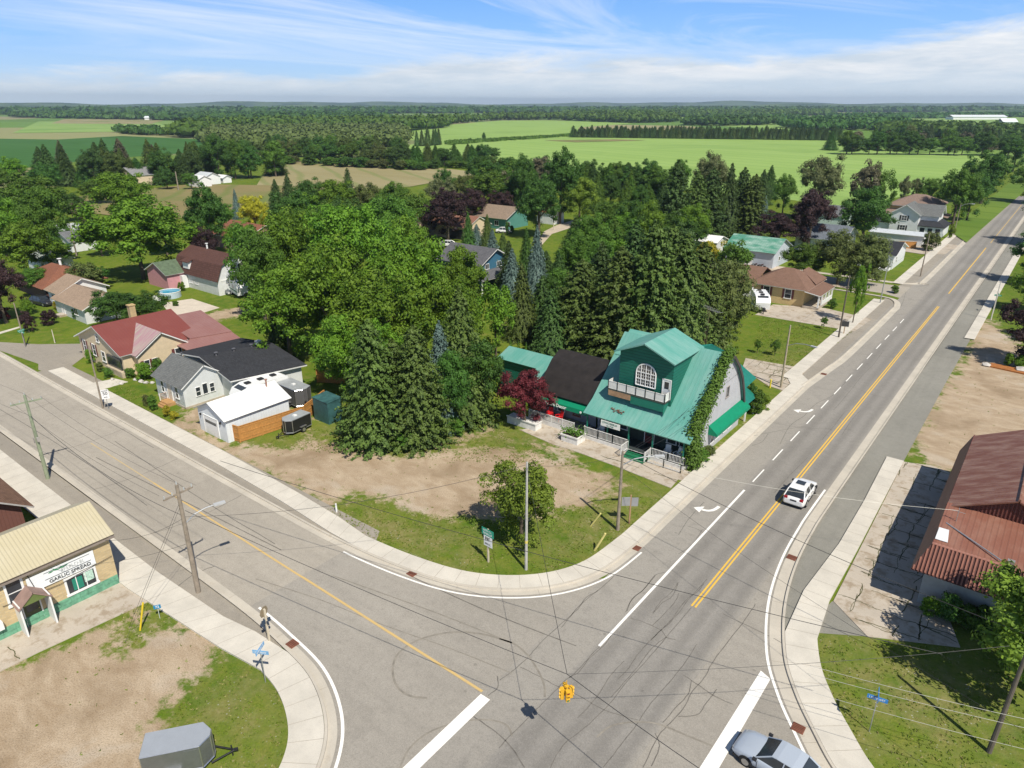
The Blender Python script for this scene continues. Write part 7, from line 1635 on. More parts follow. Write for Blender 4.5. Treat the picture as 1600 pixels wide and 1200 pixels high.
def car(label, x, y, heading, paint_, L=4.5, Wd=1.82, H=1.62, style='suv', group=None, sunroof=False, name='parked_car'):
    """x axis of the car points to its nose"""
    t = thing(name, label, 'car', (x, y, .03), heading, group)
    hw = Wd / 2; suv = style == 'suv'
    # stations from tail to nose: (x, belt height, half-width factor, bottom)
    if suv: st = [(-.50, .72, .80, .42), (-.488, .95, .90, .32), (-.45, 1.02, .96, .26), (-.36, 1.03, 1.0, .24), (-.2, 1.01, 1.0, .22), (0, .99, 1.0, .22), (.16, .99, 1.0, .22), (.24, 1.0, .995, .22), (.36, .94, .975, .22), (.44, .84, .92, .24), (.485, .70, .82, .28), (.5, .58, .72, .34)]
    else: st = [(-.50, .62, .78, .40), (-.485, .86, .88, .30), (-.44, .94, .95, .24), (-.34, .95, 1.0, .22), (-.2, .93, 1.0, .2), (0, .91, 1.0, .2), (.16, .91, 1.0, .2), (.26, .88, .99, .2), (.38, .80, .97, .2), (.45, .70, .90, .22), (.49, .58, .80, .26), (.5, .5, .7, .32)]
    ringN = []
    for (fx, zb_, fw, z0) in st:
        w_ = hw * fw
        ringN.append([(fx * L, -w_ * .90, z0), (fx * L, -w_, z0 + .16), (fx * L, -w_ * 1.0, (z0 + zb_) * .55), (fx * L, -w_ * .965, zb_ - .07), (fx * L, -w_ * .90, zb_), (fx * L, -w_ * .45, zb_ + .03), (fx * L, w_ * .45, zb_ + .03), (fx * L, w_ * .90, zb_), (fx * L, w_ * .965, zb_ - .07), (fx * L, w_ * 1.0, (z0 + zb_) * .55), (fx * L, w_, z0 + .16), (fx * L, w_ * .90, z0)])
    m = MB(); vs = [p for r_ in ringN for p in r_]; n = 12; fs = []
    for i in range(len(ringN) - 1):
        for j in range(n): fs.append((i * n + j, i * n + (j + 1) % n, (i + 1) * n + (j + 1) % n, (i + 1) * n + j))
    m.mesh(vs, fs); m.mesh(vs, [tuple(range(n))[::-1], tuple(range((len(ringN) - 1) * n, len(ringN) * n))])
    body = m.build('body', paint_, t, smooth=True)
    # dark lower trim
    m = MB(); m.box(-L * .47, L * .47, -hw * .93, hw * .93, .20, .30)
    for s in (-1, 1): m.box(-L * .27, L * .27, s * hw * 1.0 - .02, s * hw * 1.0 + .02, .24, .38)
    m.build('lower_trim', PLAS, t)
    # glasshouse
    if suv: gs = [(-.475, 1.0, .80), (-.35, H - .12, .62), (-.30, H - .05, .60), (-.02, H - .02, .61), (.06, H - .08, .60), (.25, .99, .80)]
    else: gs = [(-.36, .93, .80), (-.24, H - .08, .62), (-.16, H - .02, .62), (.0, H - .02, .62), (.06, H - .06, .61), (.22, .89, .78)]
    prof_t = [(g_[0] * L, g_[1], g_[2] * Wd / 2 * 1.16) for g_ in gs]
    belt = .97 if suv else .90
    m = MB()
    top_ = prof_t[1:-1]
    Lb, Fb = prof_t[0], prof_t[-1]; bw = hw * .90
    def P(s, q, z=None, w=None): return (q[0], s * (w if w is not None else q[2]), q[1] if z is None else z)
    # windscreen, rear glass
    m.face([P(-1, Fb, belt, bw), P(1, Fb, belt, bw), P(1, top_[-1]), P(-1, top_[-1])]); m.face([P(1, Lb, belt, bw), P(-1, Lb, belt, bw), P(-1, top_[0]), P(1, top_[0])])
    for s in (-1, 1):
        pts = [P(s, Lb, belt, bw)] + [P(s, q) for q in top_] + [P(s, Fb, belt, bw)]
        m.face(pts if s > 0 else pts[::-1])
    gh = m.build('windows', GLASS, t)
    m = MB()
    for i in range(len(top_) - 1):
        a, b = top_[i], top_[i + 1]
        m.slab([(a[0], -a[2], a[1] + .035), (b[0], -b[2], b[1] + .035), (b[0], b[2], b[1] + .035), (a[0], a[2], a[1] + .035)], .05)
    for s in (-1, 1):
        m.tube([P(s, top_[-1]), P(s, Fb, belt, bw)], .035, 5); m.tube([P(s, top_[0]), P(s, Lb, belt, bw)], .055 if suv else .05, 5)
        for fx in ((-.27, -.06) if suv else (-.08,)):
            m.tube([(fx * L, s * top_[1][2] * 1.0, H - .04), (fx * L + .05, s * bw, belt)], .035, 5)
        m.tube([P(s, q) for q in top_], .03, 5)
    rf = m.build('roof', paint_, t)
    if sunroof: m = MB(); m.box(-.17 * L, -.01 * L, -.36, .36, H - .02, H + .03); m.build('sunroof', GLASS, rf)
    for s in (-1, 1):
        m = MB(); m.box(.19 * L, .235 * L, s * hw * 1.0 - (0 if s > 0 else .15), s * hw * 1.0 + (.15 if s > 0 else 0), belt - .02, belt + .10); m.build('mirror', PLAS, t)
        m = MB(); m.box(-.497 * L, -.455 * L, s * hw * .70 - .14, s * hw * .70 + .14, .80 if suv else .68, 1.0 if suv else .86); m.build('tail_light', LAMP_R, t)
        m = MB(); m.box(.445 * L, .487 * L, s * hw * .66 - .14, s * hw * .66 + .14, .52, .62); m.build('headlight', LAMP_W, t)
        for fx in (-.30, .31):
            wheel(t, fx * L, s * (hw - .08), .35 if suv else .32)
            m = MB()
            for k in range(9):
                a0, a1 = math.pi * k / 9, math.pi * (k + 1) / 9; r_ = .40 if suv else .37; zc = .35 if suv else .32
                m.face([(fx * L + r_ * math.cos(a0), s * (hw + .005), zc + r_ * math.sin(a0)), (fx * L + r_ * math.cos(a1), s * (hw + .005), zc + r_ * math.sin(a1)), (fx * L, s * (hw + .005), zc)])
            m.build('wheel_arch', PLAS, t)
    m = MB()
    for s in (-1, 1):
        for fx in (-.245, -.03, .185): m.box(fx * L - .008, fx * L + .008, s * (hw + .002) - .01, s * (hw + .002) + .01, .40, belt - .04)
        for fx in (-.17, .05): m.box(fx * L - .09, fx * L + .09, s * (hw + .012) - .012, s * (hw + .012) + .012, belt - .2, belt - .16)
    m.build('door_seams', PLAS, t)
    m = MB(); m.box(-.503 * L, -.49 * L, -.26, .26, .70 if suv else .5, .82 if suv else .62); m.build('licence_plate', PLAS, t)
    m = MB(); m.box(.485 * L, .506 * L, -.5, .5, .34, .52); m.build('grille', PLAS, t)
    return t
car('white hatchback suv with a dark sunroof driving away along the highway', -13.0, 57.3, math.pi / 2 + .02, carpaint('white_car_paint', (0.78, 0.78, 0.77)), 4.5, 1.84, 1.63, 'suv', None, True, 'white_suv')
car('pale blue sedan waiting behind the wide white stop bar at the bottom of the photo', -5.25, 28.95, math.pi - .08, carpaint('pale_blue_paint', (0.40, 0.45, 0.52)), 4.65, 1.84, 1.45, 'sedan', name='blue_sedan')
car('white hatchback parked before the brown-roofed garage among the maples', *G(703, 386), .35, MC['white_car_paint'], 4.5, 1.8, 1.55, 'suv')
car('white car parked in front of the teal bungalow', *G(788, 364), .5, MC['white_car_paint'], 4.6, 1.8, 1.5, 'sedan')
car('dark pickup-like car parked beside the white two-storey house, left of two', *G(1393, 374), .1, carpaint('black_paint', (0.02, 0.02, 0.022)), 5, 1.9, 1.8, 'suv'); car('dark car parked beside the white two-storey house, right of two', *G(1412, 373), .1, MC['black_paint'], 4.8, 1.9, 1.5, 'sedan')
car('white van-like car half hidden behind the white cottage', *G(1387, 387), .2, MC['white_car_paint'], 4.8, 1.9, 1.8, 'suv')
car('dark pickup-like car under the tree by the rust-roofed bungalow', *G(68, 476), .2, MC['black_paint'], 5, 1.9, 1.6, 'suv')
def trailer(label, x, y, rz, L, Wd, H, side, top, vnose=.8, z0=.45, frame=None, twoax=False, door_side=True, vents=True):
    t = thing('enclosed_trailer', label, 'trailer', (x, y, .02), rz); frame = frame or RIM
    poly = [(-L/2, -Wd/2), (L/2 - vnose, -Wd/2), (L/2, -Wd*.12), (L/2, Wd*.12), (L/2 - vnose, Wd/2), (-L/2, Wd/2)]
    m = MB(); m.prism(poly, z0, z0 + H); m.build('box', side, t)
    m = MB(); m.prism([(a * 1.005, b * 1.01) for a, b in poly], z0 + H, z0 + H + .05); m.build('roof', top, t)
    m = MB()
    for k in range(6):
        a, b = poly[k], poly[(k + 1) % 6]; m.tube([(*a, z0 + H), (*b, z0 + H)], .045, 5); m.tube([(*a, z0), (*b, z0)], .05, 5)
    for a in poly: m.tube([(*a, z0), (*a, z0 + H)], .035, 5)
    m.build('edge_trim', frame, t)
    m = MB(); m.tube([(L/2 - .1, -Wd*.35, z0 - .05), (L/2 + 1.0, 0, z0 - .05)], .045, 5); m.tube([(L/2 - .1, Wd*.35, z0 - .05), (L/2 + 1.0, 0, z0 - .05)], .045, 5); m.tube([(L/2 + .85, 0, 0), (L/2 + .85, 0, z0 + .3)], .04, 6); m.box(L/2 + .95, L/2 + 1.15, -.06, .06, z0 - .1, z0 + .02); m.build('drawbar', PLAS, t)
    for s in (-1, 1):
        for ax in ((-.35, .35) if twoax else (-.25,)):
            wheel(t, ax, s * (Wd / 2 + .10), .31, .2)
        m = MB(); a0 = -.75 if twoax else -.65; a1 = .75 if twoax else .15; m.box(a0, a1, s * (Wd/2 + .11) - .13, s * (Wd/2 + .11) + .13, .66, .70); m.build('fender', frame, t)
    if door_side:
        m = MB(); m.box(L*.12, L*.12 + .75, -Wd/2 - .02, -Wd/2, z0 + .12, z0 + H - .15); m.build('side_door', side, t)
    if vents: m = MB(); m.box(-.2, .15, -.18, .18, z0 + H + .05, z0 + H + .14); m.build('roof_vent', WHITE, t)
    return t
trailer('silver enclosed trailer parked on the gravel at the bottom left', -29.75, 10.1, R(53), 3.2, 1.5, 1.45, plain('grey_panel', (0.20, 0.21, 0.21), .35, .1, 2, .5), plain('silver_sheet', (0.50, 0.53, 0.56), .35, .04, 2, .4), .45, .42, vents=False)
trailer('small black enclosed trailer with grey roof beside the orange fence', -59.0, 38.2, R(-90 + 5), 2.9, 1.5, 1.35, plain('black_panel', (0.018, 0.018, 0.02), .3), plain('grey_sheet', (0.33, 0.35, 0.36), .4), .45, .35)
trailer('large dark grey enclosed trailer behind the orange fence next to the garage', -65.2, 42.6, R(-2), 4.2, 2.0, 1.9, plain('dark_grey_panel', (0.10, 0.10, 0.10), .4), plain('grey_sheet', (0.33, 0.35, 0.36), .4), .4, .4, None, True)
def camper(label, x, y, rz, L, Wd, H, stripes=(0.05, 0.2, 0.1), name='travel_trailer'):
    t = thing(name, label, 'camper', (x, y, .02), rz)
    pf_ = [(-L/2, .5), (-L/2, H * .96), (-L/2 + .3, H), (L/2 - 1.5, H), (L/2 - .45, H * .88), (L/2, H * .62), (L/2 - .15, .55)]
    vs = [(a, s * Wd / 2, b) for s in (-1, 1) for a, b in pf_]; n = len(pf_)
    m = MB(); m.mesh(vs, [tuple(range(n)), tuple(range(2 * n - 1, n - 1, -1))] + [(i, n + i, n + (i + 1) % n, (i + 1) % n) for i in range(n)]); m.build('body', plain('camper_white', (0.76, 0.77, 0.76), .4, .03), t)
    m = MB(); m.slab([(L/2 - 1.42, -Wd*.40, H + .008 - .05), (L/2 - .5, -Wd*.36, H * .90), (L/2 - .5, Wd*.36, H * .90), (L/2 - 1.42, Wd*.40, H - .04)], .02); m.build('front_window', GLASS, t)
    m = MB()
    for k in range(3): m.box(-L/2 + .9 + k * L * .26, -L/2 + 1.5 + k * L * .26, -.3, .3, H, H + .16)
    m.build('roof_vent', PLAS, t)
    for s in (-1, 1):
        for k in range(3): m = MB(); xx = -L/2 + L * (.14 + .27 * k); m.box(xx, xx + .8, s * Wd/2 - .02, s * Wd/2 + .02, 1.5, 2.1); m.build('window', GLASS, t)
        m = MB(); m.box(-L/2 + .1, L/2 - .4, s * Wd/2 - .012, s * Wd/2 + .012, 1.05, 1.28); m.build('stripe', plain('camper_stripe' + str(stripes), stripes, .5), t)
        for ax in (-.4, .4): wheel(t, ax, s * (Wd/2 - .12), .34, .22)
    m = MB(); m.tube([(L/2, -.5, .5), (L/2 + 1.2, 0, .5)], .05, 5); m.tube([(L/2, .5, .5), (L/2 + 1.2, 0, .5)], .05, 5); m.tube([(L/2 + 1.05, 0, 0), (L/2 + 1.05, 0, .9)], .04, 6); m.box(L/2 + .2, L/2 + .7, -.3, .3, .55, .95); m.build('drawbar', PLAS, t)
    return t
camper('white travel trailer with a dark curved front tucked between the garage and the white house', -68.6, 40.3, R(-92), 6.2, 2.3, 2.75, (.25, .27, .28))
camper('white travel trailer with green stripe parked by the barn-like house', *G(372, 458), R(-15), 9.0, 2.5, 3.0)
camper('white camper with dark nose parked beside the yellow brick house', *G(1186, 482), R(-60), 5.5, 2.3, 2.7, (.1, .1, .1))
# clutter behind the fence: bicycles
def bicycle(x, y, rz, label):
    t = thing('bicycle', label, 'bicycle', (x, y, .02), rz)
    for s in (-.52, .52):
        m = MB(); pts = [(s + .33 * math.cos(a), 0, .33 + .33 * math.sin(a)) for a in [6.2832 * k / 16 for k in range(17)]]; m.tube(pts, .025, 5, cap=False); m.build('wheel', TYRE, t)
    m = MB(); m.tube([(-.52, 0, .33), (-.1, 0, .3), (.35, 0, .75), (-.2, 0, .75), (-.1, 0, .3)], .02, 5); m.tube([(-.52, 0, .33), (-.2, 0, .75), (-.22, 0, .92)], .016, 5); m.tube([(.52, 0, .33), (.35, 0, .75), (.33, 0, 1.0)], .02, 5); m.build('frame', plain('bike_paint', (0.12, 0.03, 0.03), .4), t)
    m = MB(); m.box(-.35, -.1, -.06, .06, .92, .97); m.build('saddle', PLAS, t); m = MB(); m.tube([(.3, -.28, 1.02), (.36, 0, 1.0), (.3, .28, 1.02)], .018, 5); m.build('handlebar', PLAS, t)
bicycle(-62.3, 40.9, 1.9, 'bicycle leaning behind the orange fence, nearer the garage'); bicycle(-62.9, 42.6, 1.5, 'bicycle leaning behind the orange fence, nearer the big trailer')
# tarp-covered stack and yellow machine under the pines
tp = MB(); x, y = G(515, 655); tp.slab([(x - 1.4, y - 1.0, 2.6), (x + 1.2, y - 1.0, 2.5), (x + 1.2, y + 1.0, 2.6), (x - 1.4, y + 1.0, 2.7)], .05); tp.box(x - 1.35, x + 1.15, y - .95, y + .95, 0, 2.55)
o = tp.build('tarp_cover', plain('teal_tarp', (0.04, 0.11, 0.11), .5, .35, 1.5)); tag(o, 'teal tarp-covered stack at the left foot of the dark pines', 'tarp')
x, y = G(597, 640); lt = thing('yellow_loader', 'small yellow loader half buried under the dark pines', 'loader', (x + 1.6, y - 2.4, 0), .6)
m = MB(); m.box(-1, 1, -.6, .6, .5, 1.3); m.build('body', plain('machine_yellow', (0.62, 0.36, 0.03), .5, .1), lt); m = MB(); m.tube([(.8, 0, 1.2), (1.8, 0, 2.6), (2.6, 0, 2.4)], .13, 6); m.build('arm', MC['machine_yellow'], lt); m = MB(); m.box(2.4, 3.0, -.5, .5, 1.8, 2.4); m.build('bucket', MC['machine_yellow'], lt)
for s in (-1, 1):
    for a in (-.6, .6): wheel(lt, a, s * .65, .45, .3)
# trampoline
x, y = G(868, 531); tm = thing('trampoline', 'round trampoline with blue edge on the small lawn behind the shop', 'trampoline', (x, y, 0))
m = MB(); m.disc((0, 0, .8), (0, 0, 1), 1.8, .03, 24); m.build('mat', plain('tramp_mat', (0.10, 0.05, 0.04), .8), tm)
m = MB(); pts = [(2.0 * math.cos(a), 2.0 * math.sin(a), .83) for a in [6.2832 * k / 24 for k in range(25)]]; m.tube(pts, .2, 6, cap=False); m.build('edge_pad', plain('blue_pad', (0.03, 0.08, 0.30), .6), tm)
for k in range(6): m = MB(); a = 6.2832 * k / 6; m.tube([(2.0 * math.cos(a), 2.0 * math.sin(a), 0), (2.0 * math.cos(a), 2.0 * math.sin(a), .8)], .04, 5); m.build('leg', PLAS, tm)
# ---- poles, lamps, wires ----------------------------------------------------------------------------
WOOD = plain('weathered_pole', (0.27, 0.225, 0.175), .9, .25, 3); GREENP = plain('green_treated_pole', (0.26, 0.30, 0.20), .9, .2, 3); STEEL = plain('galvanised_steel', (0.42, 0.43, 0.43), .4, .1, 3, .5)
TOP = {}
def pole(key, label, u, v, vt, r=.16, mat=None, cross=None, lamp=None, xform=None, name='utility_pole', lean=(0, 0), h=None, cat='utility pole'):
    x, y = G(u, v); h = h or HT(x, y, vt); t = thing(name, label, cat, (x, y, 0)); mat = mat or WOOD
    m = MB(); m.tube([(0, 0, 0), (lean[0] * .5, lean[1] * .5, h * .5), (lean[0], lean[1], h)], r, 10, 0, r * .62); m.build('pole', mat, t)
    lx, ly = lean
    if cross is not None:
        ang, L = cross; m = MB(); m.obox((lx, ly), ang, L, .1, h - .75, h - .63); m.build('crossarm', mat, t)
        m = MB(); ca, sa = math.cos(ang), math.sin(ang)
        for q_ in (-.47, -.2, 0, .2, .47):
            m = MB(); z_ = h - .63 if q_ else h; m.tube([(lx + ca * L * q_, ly + sa * L * q_, z_), (lx + ca * L * q_, ly + sa * L * q_, z_ + .2)], .045, 6); m.build('insulator', plain('porcelain', (0.45, 0.47, 0.46), .3), t)
    if lamp:
        ang, L, hz = lamp; ca, sa = math.cos(ang), math.sin(ang); m = MB()
        m.tube([(lx * hz / h, ly * hz / h, hz), (ca * L * .35, sa * L * .35, hz + .55), (ca * L * .7, sa * L * .7, hz + .75), (ca * L, sa * L, hz + .78)], .045, 6); m.build('lamp_arm', STEEL, t)
        m = MB(); m.obox((ca * (L + .3), sa * (L + .3)), ang, .75, .26, hz + .70, hz + .84); m.build('lamp_head', plain('lamp_head_grey', (0.45, 0.46, 0.46), .5), t)
    TOP[key] = (x + lx, y + ly, h); return t
pole('A', 'weathered wooden utility pole with crossarm and curved street lamp at the left of the junction', 310, 925, 757, .19, None, (R(95), 2.1), (R(75), 2.1, 5.6))
pole('B', 'greenish wooden utility pole with crossarm beside the left road edge', 75, 748, 617, .18, GREENP, (R(80), 2.4))
m = MB(); m.box(-.45, -.2, -.15, .15, 3.6, 4.1); m.box(.18, .4, -.1, .1, 3.9, 4.3); m.build('meter_box', plain('meter', (0.35, 0.33, 0.3), .6), bpy.data.objects['utility_pole.001'])
pole('C', 'bare grey concrete pole standing in front of the young green tree on the corner', 822, 890, 722, .12, plain('concrete_pole', (0.42, 0.41, 0.38), .8, .15, 3))
m = MB(); m.tube([(0, 0, 2.35), (0, 0, 2.55)], .125, 10); m.build('yellow_band', plain('yellow_band', (0.6, 0.5, 0.12), .6), bpy.data.objects['utility_pole.002'])
pole('D', 'leaning wooden utility pole with curved lamp arm beside the grey sign backs', 965, 828, 705, .15, None, None, (R(40), 2.6, 5.9))
pole('E', 'tan wooden pole with a street lamp over the highway kerb behind the shop', 1220, 606, 508, .14, plain('tan_pole', (0.38, 0.32, 0.23), .9, .2, 3), None, (R(-15), 3.0, 5.4))
pole('F', 'dark thin wooden pole on the side lawn by the yellow brick house', 1310, 528, 430, .13, plain('dark_pole', (0.12, 0.10, 0.08), .9, .2, 3))
pole('G', 'slim light pole at the cross street corner lawn', 1375, 474, 415, .10, STEEL)
pole('H', 'white sunlit pole on the right verge of the highway', 1548, 500, 440, .10, plain('pale_pole', (0.60, 0.57, 0.50), .8))
pole('I', 'tall wooden pole by the white cottage driveway', 1438, 432, 365, .13)
pole('J', 'light pole beside the white two-storey house', 1490, 368, 318, .12, None, None, (R(10), 2.4, 7.5))
pole('K', 'wooden pole at the sidewalk edge beside the speed limit sign', 161, 638, 540, .11)
pole('L', 'wooden pole on the left lawn near the purple ornamental trees', 40, 541, 473, .11)
pole('M', 'short pale post on the left lawn', 86, 536, 515, .08, plain('pale_post', (0.55, 0.5, 0.4), .8), name='wooden_post')
pole('N', 'distant wooden pole on the farm track near the farmhouse', 279, 297, 268, .28)
pole('O', 'distant pole on the lawn by the gravel lane', 865, 360, 326, .13, plain('pale_post', (0.55, 0.5, 0.4), .8)); pole('P', 'tall dark wooden pole rising above the white shed', 120, 400, 352, .18)
# lattice antenna mast behind the shop
x, y = G(1098, 570); am = thing('antenna_mast', 'tall brown lattice antenna mast behind the green-roofed shop', 'antenna', (x, y, 0)); hh = HT(x, y, 481)
m = MB()
for k in range(3): a = 6.2832 * k / 3; m.tube([(.16 * math.cos(a), .16 * math.sin(a), 0), (.16 * math.cos(a), .16 * math.sin(a), hh)], .022, 5)
for k in range(int(hh / .4)):
    for j in range(3):
        a, b = 6.2832 * j / 3, 6.2832 * (j + 1) / 3; m.tube([(.16 * math.cos(a), .16 * math.sin(a), k * .4), (.16 * math.cos(b), .16 * math.sin(b), k * .4 + .4)], .012, 4)
m.build('lattice', plain('rusty_steel', (0.16, 0.10, 0.08), .7), am); m = MB(); m.tube([(-2.0, 1.4, hh), (2.0, -1.4, hh)], .03, 5)
for k in range(9): q_ = -1.9 + k * .48; m.tube([(q_ - .3, -q_ * .7 - .45, hh), (q_ + .3, -q_ * .7 + .45, hh)], .014, 4)
m.build('aerial', STEEL, am)
def wire(label, a, b, sag=.6, r=.010, mat=None, group='overhead wires strung between the poles'):
    m = MB(); A_, B_ = Vector(a), Vector(b); n = 14; pts = []
    for k in range(n + 1): t = k / n; p = A_.lerp(B_, t); p.z -= sag * 4 * t * (1 - t); pts.append(p)
    m.tube(pts, r, 4, cap=False); tag(m.build('overhead_wire', mat or MW), label, 'wire', group)
MW = plain('black_cable', (0.03, 0.03, 0.03), .6); MWL = plain('bright_cable', (0.34, 0.34, 0.31), .4, .05, 2, .3)
def tp_(k, dz=0, dx=0, dy=0): q_ = TOP[k]; return (q_[0] + dx, q_[1] + dy, q_[2] + dz)
lab = 'black overhead cable between the two left utility poles, %s'
wire(lab % 'street side of the crossarm', tp_('A', -.45, .3, 1.1), tp_('B', -.45, .2, 1.1)); wire(lab % 'building side of the crossarm', tp_('A', -.45, -.3, -1.1), tp_('B', -.45, -.2, -1.0)); wire(lab % 'at the pole tops', tp_('A', .1), tp_('B', .1)); wire(lab % 'lowest thick one', tp_('A', -2.4), tp_('B', -2.0), 1.0, .02)
B2 = (-104, 16.5, 8.6)
wire('overhead cable leaving the greenish pole to the left, top one', tp_('B', .1), B2, .8); wire('overhead cable leaving the greenish pole to the left, low thick one', tp_('B', -2.0), (-104, 16.5, 6.5), 1.0, .014)
wire('cable crossing the street from the junction pole to the concrete pole', tp_('A', -2.5), tp_('C', -.2), .9, .014); wire('cable from the concrete pole to the leaning pole', tp_('C', -.25), tp_('D', -.3), .4, .011)
wire('cable from the leaning pole across the highway', tp_('D', -.2), (8, 38.5, 6.8), .8, .02); wire('second cable from the leaning pole across the highway', tp_('D', -1.4), (10, 30, 6.6), .9, .011)
wire('drop cable from the junction pole to the cream shop, upper', tp_('A', -2.6), (-47.6, 14.6, 3.9), .5, .011); wire('drop cable from the junction pole to the cream shop, lower', tp_('A', -4.6), (-47.5, 11.0, 3.9), .5, .011)
wire('guy wire of the junction pole, left one', tp_('A', -1.3), (-42.5, 13.2, 0), .0, .012); wire('guy wire of the junction pole, right one', tp_('A', -1.6), (-41.3, 12.4, 0), .0, .012)
wire('service cable from the leaning pole to the shop roof, left', tp_('D', -.4), (-24.4, 58.3, 5.1), .4, .014); wire('service cable from the leaning pole to the shop roof, right', tp_('D', -.6), (-23.6, 57.4, 4.4), .4, .014)
wire('cable along the highway from the leaning pole to the tan pole', tp_('D', -.3), tp_('E', -.3), .8, .011); wire('cable along the highway from the tan pole to the dark pole', tp_('E', -.3), tp_('F', -.3), .7, .011); wire('cable along the highway from the dark pole to the slim pole', tp_('F', -.3), tp_('G', -.3), .5, .011); wire('cable along the highway beyond the slim pole', tp_('G', -.3), tp_('I', -.3), .5, .011)
wire('bright cable over the corner lawn, top of three', G(1265, 1040, 5.0) + (5.0,), G(1640, 1132, 5.4) + (5.4,), .1, .012, MWL); wire('bright cable over the corner lawn, middle of three', G(1262, 1052, 4.7) + (4.7,), G(1640, 1146, 5.1) + (5.1,), .1, .012, MWL); wire('bright cable over the corner lawn, lowest of three', G(1270, 1082, 4.4) + (4.4,), G(1640, 1180, 4.8) + (4.8,), .1, .012, MWL)
wire('bright cable from the highway to the rust-red building', tp_('D', -.5), (-1.4, 52.2, 5.7), .6, .009, MWL)
# right corner pole (dark, foot out of view)
x, y = G(1545, 1175); t = thing('utility_pole', 'dark pole leaning at the bottom right corner under the yellow-green tree', 'utility pole', (x, y, 0)); m = MB(); m.tube([(0, 0, 0), (.2, .6, 7.2)], .14, 10, 0, .09); m.build('pole', MC['dark_pole'], t)
# traffic signal hanging on span wires
ZT = 4.9; x, y = G(885, 1080, ZT)
ts = thing('traffic_signal', 'yellow four-way traffic signal cluster hanging over the junction', 'traffic light', (x, y, ZT - .40), 0, None, (.54, .54, .62))
M_ty = plain('signal_yellow', (0.72, 0.40, 0.03), .45, .06)
for k in range(4):
    a = R(45 + 90 * k + 6); ca, sa = math.cos(a), math.sin(a); m = MB(); m.obox((ca * .42, sa * .42), a, .34, .38, 0, 1.05); hd_ = m.build('signal_head', M_ty, ts)
    for j in range(3):
        zc = .88 - j * .35; m = MB(); m.disc((ca * .60, sa * .60, zc), (ca, sa, 0), .13, .03, 12); m.build('lens', plain('lens%d' % j, ((0.25, 0.01, 0.01), (0.3, 0.17, 0.01), (0.01, 0.2, 0.1))[j], .2), hd_)
        m = MB(); pts = [(ca * .72 - sa * .16 * math.cos(q_), sa * .72 + ca * .16 * math.cos(q_), zc + .16 * math.sin(q_)) for q_ in [math.pi * s / 6 for s in range(7)]]
        for s in range(6):
            b0 = (pts[s][0] - ca * .13, pts[s][1] - sa * .13, pts[s][2]); b1 = (pts[s + 1][0] - ca * .13, pts[s + 1][1] - sa * .13, pts[s + 1][2]); m.face([b0, b1, pts[s + 1], pts[s]])
        m.build('visor', M_ty, hd_)
m = MB(); m.box(-.16, .16, -.16, .16, 1.05, 1.25); m.tube([(0, 0, 1.2), (0, 0, 1.75)], .04, 6); m.box(-.2, .2, -.2, .2, .3, .8); m.build('bracket', M_ty, ts)
zt = ZT + 1.1
wire('span wire holding the traffic signal, towards the left poles', (x, y, zt), (-41, 17.6, 7.4), .25, .02); wire('span wire holding the traffic signal, towards the concrete pole', (x, y, zt), tp_('C', -.4), .2, .014)
wire('span wire holding the traffic signal, towards the lower right', (x, y, zt), (0, 20, 7.4), .25, .02); wire('span wire holding the traffic signal, towards the right verge', (x, y, zt), (2.5, 36.5, 7.2), .3, .014)
wire('long cable crossing the junction above the signal', (-44, 22, 8.2), (0, 33, 7.8), .6, .02)
# ---- signs ------------------------------------------------------------------------------------------------
def post_sign(label, u, v, parts, h, rz, post=None, cat='sign', pr=.035, name='road_sign', wood=False):
    x, y = G(u, v); t = thing(name, label, cat, (x, y, 0), rz); m = MB()
    if wood: m.box(-.06, .06, -.06, .06, 0, h)
    else: m.tube([(0, 0, 0), (0, 0, h)], pr, 6)
    m.build('post', post or STEEL, t)
    for nm, x0, x1, z0, z1, mt, txt in parts:
        m = MB(); m.box(x0, x1, -.085, -.065, z0, z1); s_ = m.build(nm, mt, t)
        for (st_, sz, tx, tz, tm) in (txt or ()):
            text_mesh(st_, sz, 'lettering', tm, s_, face_matrix((1, 0, 0), (0, 0, 1), (tx, -.09, tz)), .004)
    return t
SG = plain('sign_green', (0.02, 0.30, 0.20), .5); SW_ = plain('sign_white3', (0.78, 0.78, 0.78), .5, .03); SBK = plain('sign_back', (0.36, 0.37, 0.38), .4, .08, 3, .4)
post_sign('green and white route sign on a post left of the young tree', 763, 878, [('green_panel', -.55, .65, 2.35, 2.95, SG, None), ('white_panel', -.35, .5, 1.45, 2.33, SW_, None)], 2.9, R(-4), plain('post_tan', (0.55, 0.48, 0.36), .8), wood=True)
plain('txt_blk', (.03, .03, .03), .5)
for p_, mt_, z_, w_, h_, n_ in (('green_panel', SW_, 2.78, .9, .16, 6), ('green_panel', SW_, 2.52, .9, .16, 7), ('white_panel', MC['txt_blk'], 2.1, .5, .3, 3), ('white_panel', MC['txt_blk'], 1.65, .6, .16, 6)):
    s_ = next(o for o in bpy.data.objects if o.name.startswith(p_)); strokes(s_, mt_, face_matrix((1, 0, 0), (0, 0, 1), (.06, -.087, z_)), w_, h_, n_, n_)
post_sign('pair of grey sign backs on a wooden post beside the leaning pole', 983, 818, [('grey_panel', -.75, -.05, 1.75, 2.55, SBK, None), ('grey_panel', .05, .6, 1.7, 2.5, SBK, None)], 2.7, R(40), plain('post_brown', (0.35, 0.22, 0.12), .8), wood=True)
sp_ = post_sign('white speed limit sign reading 50 at the sidewalk edge', 170, 640, [('panel', -.38, .38, 1.35, 2.45, SW_, [('MAXIMUM', .13, 0, 2.3, MC['txt_blk']), ('50', .5, 0, 1.98, MC['txt_blk']), ('km/h', .18, 0, 1.55, MC['txt_blk'])])], 2.4, R(60))
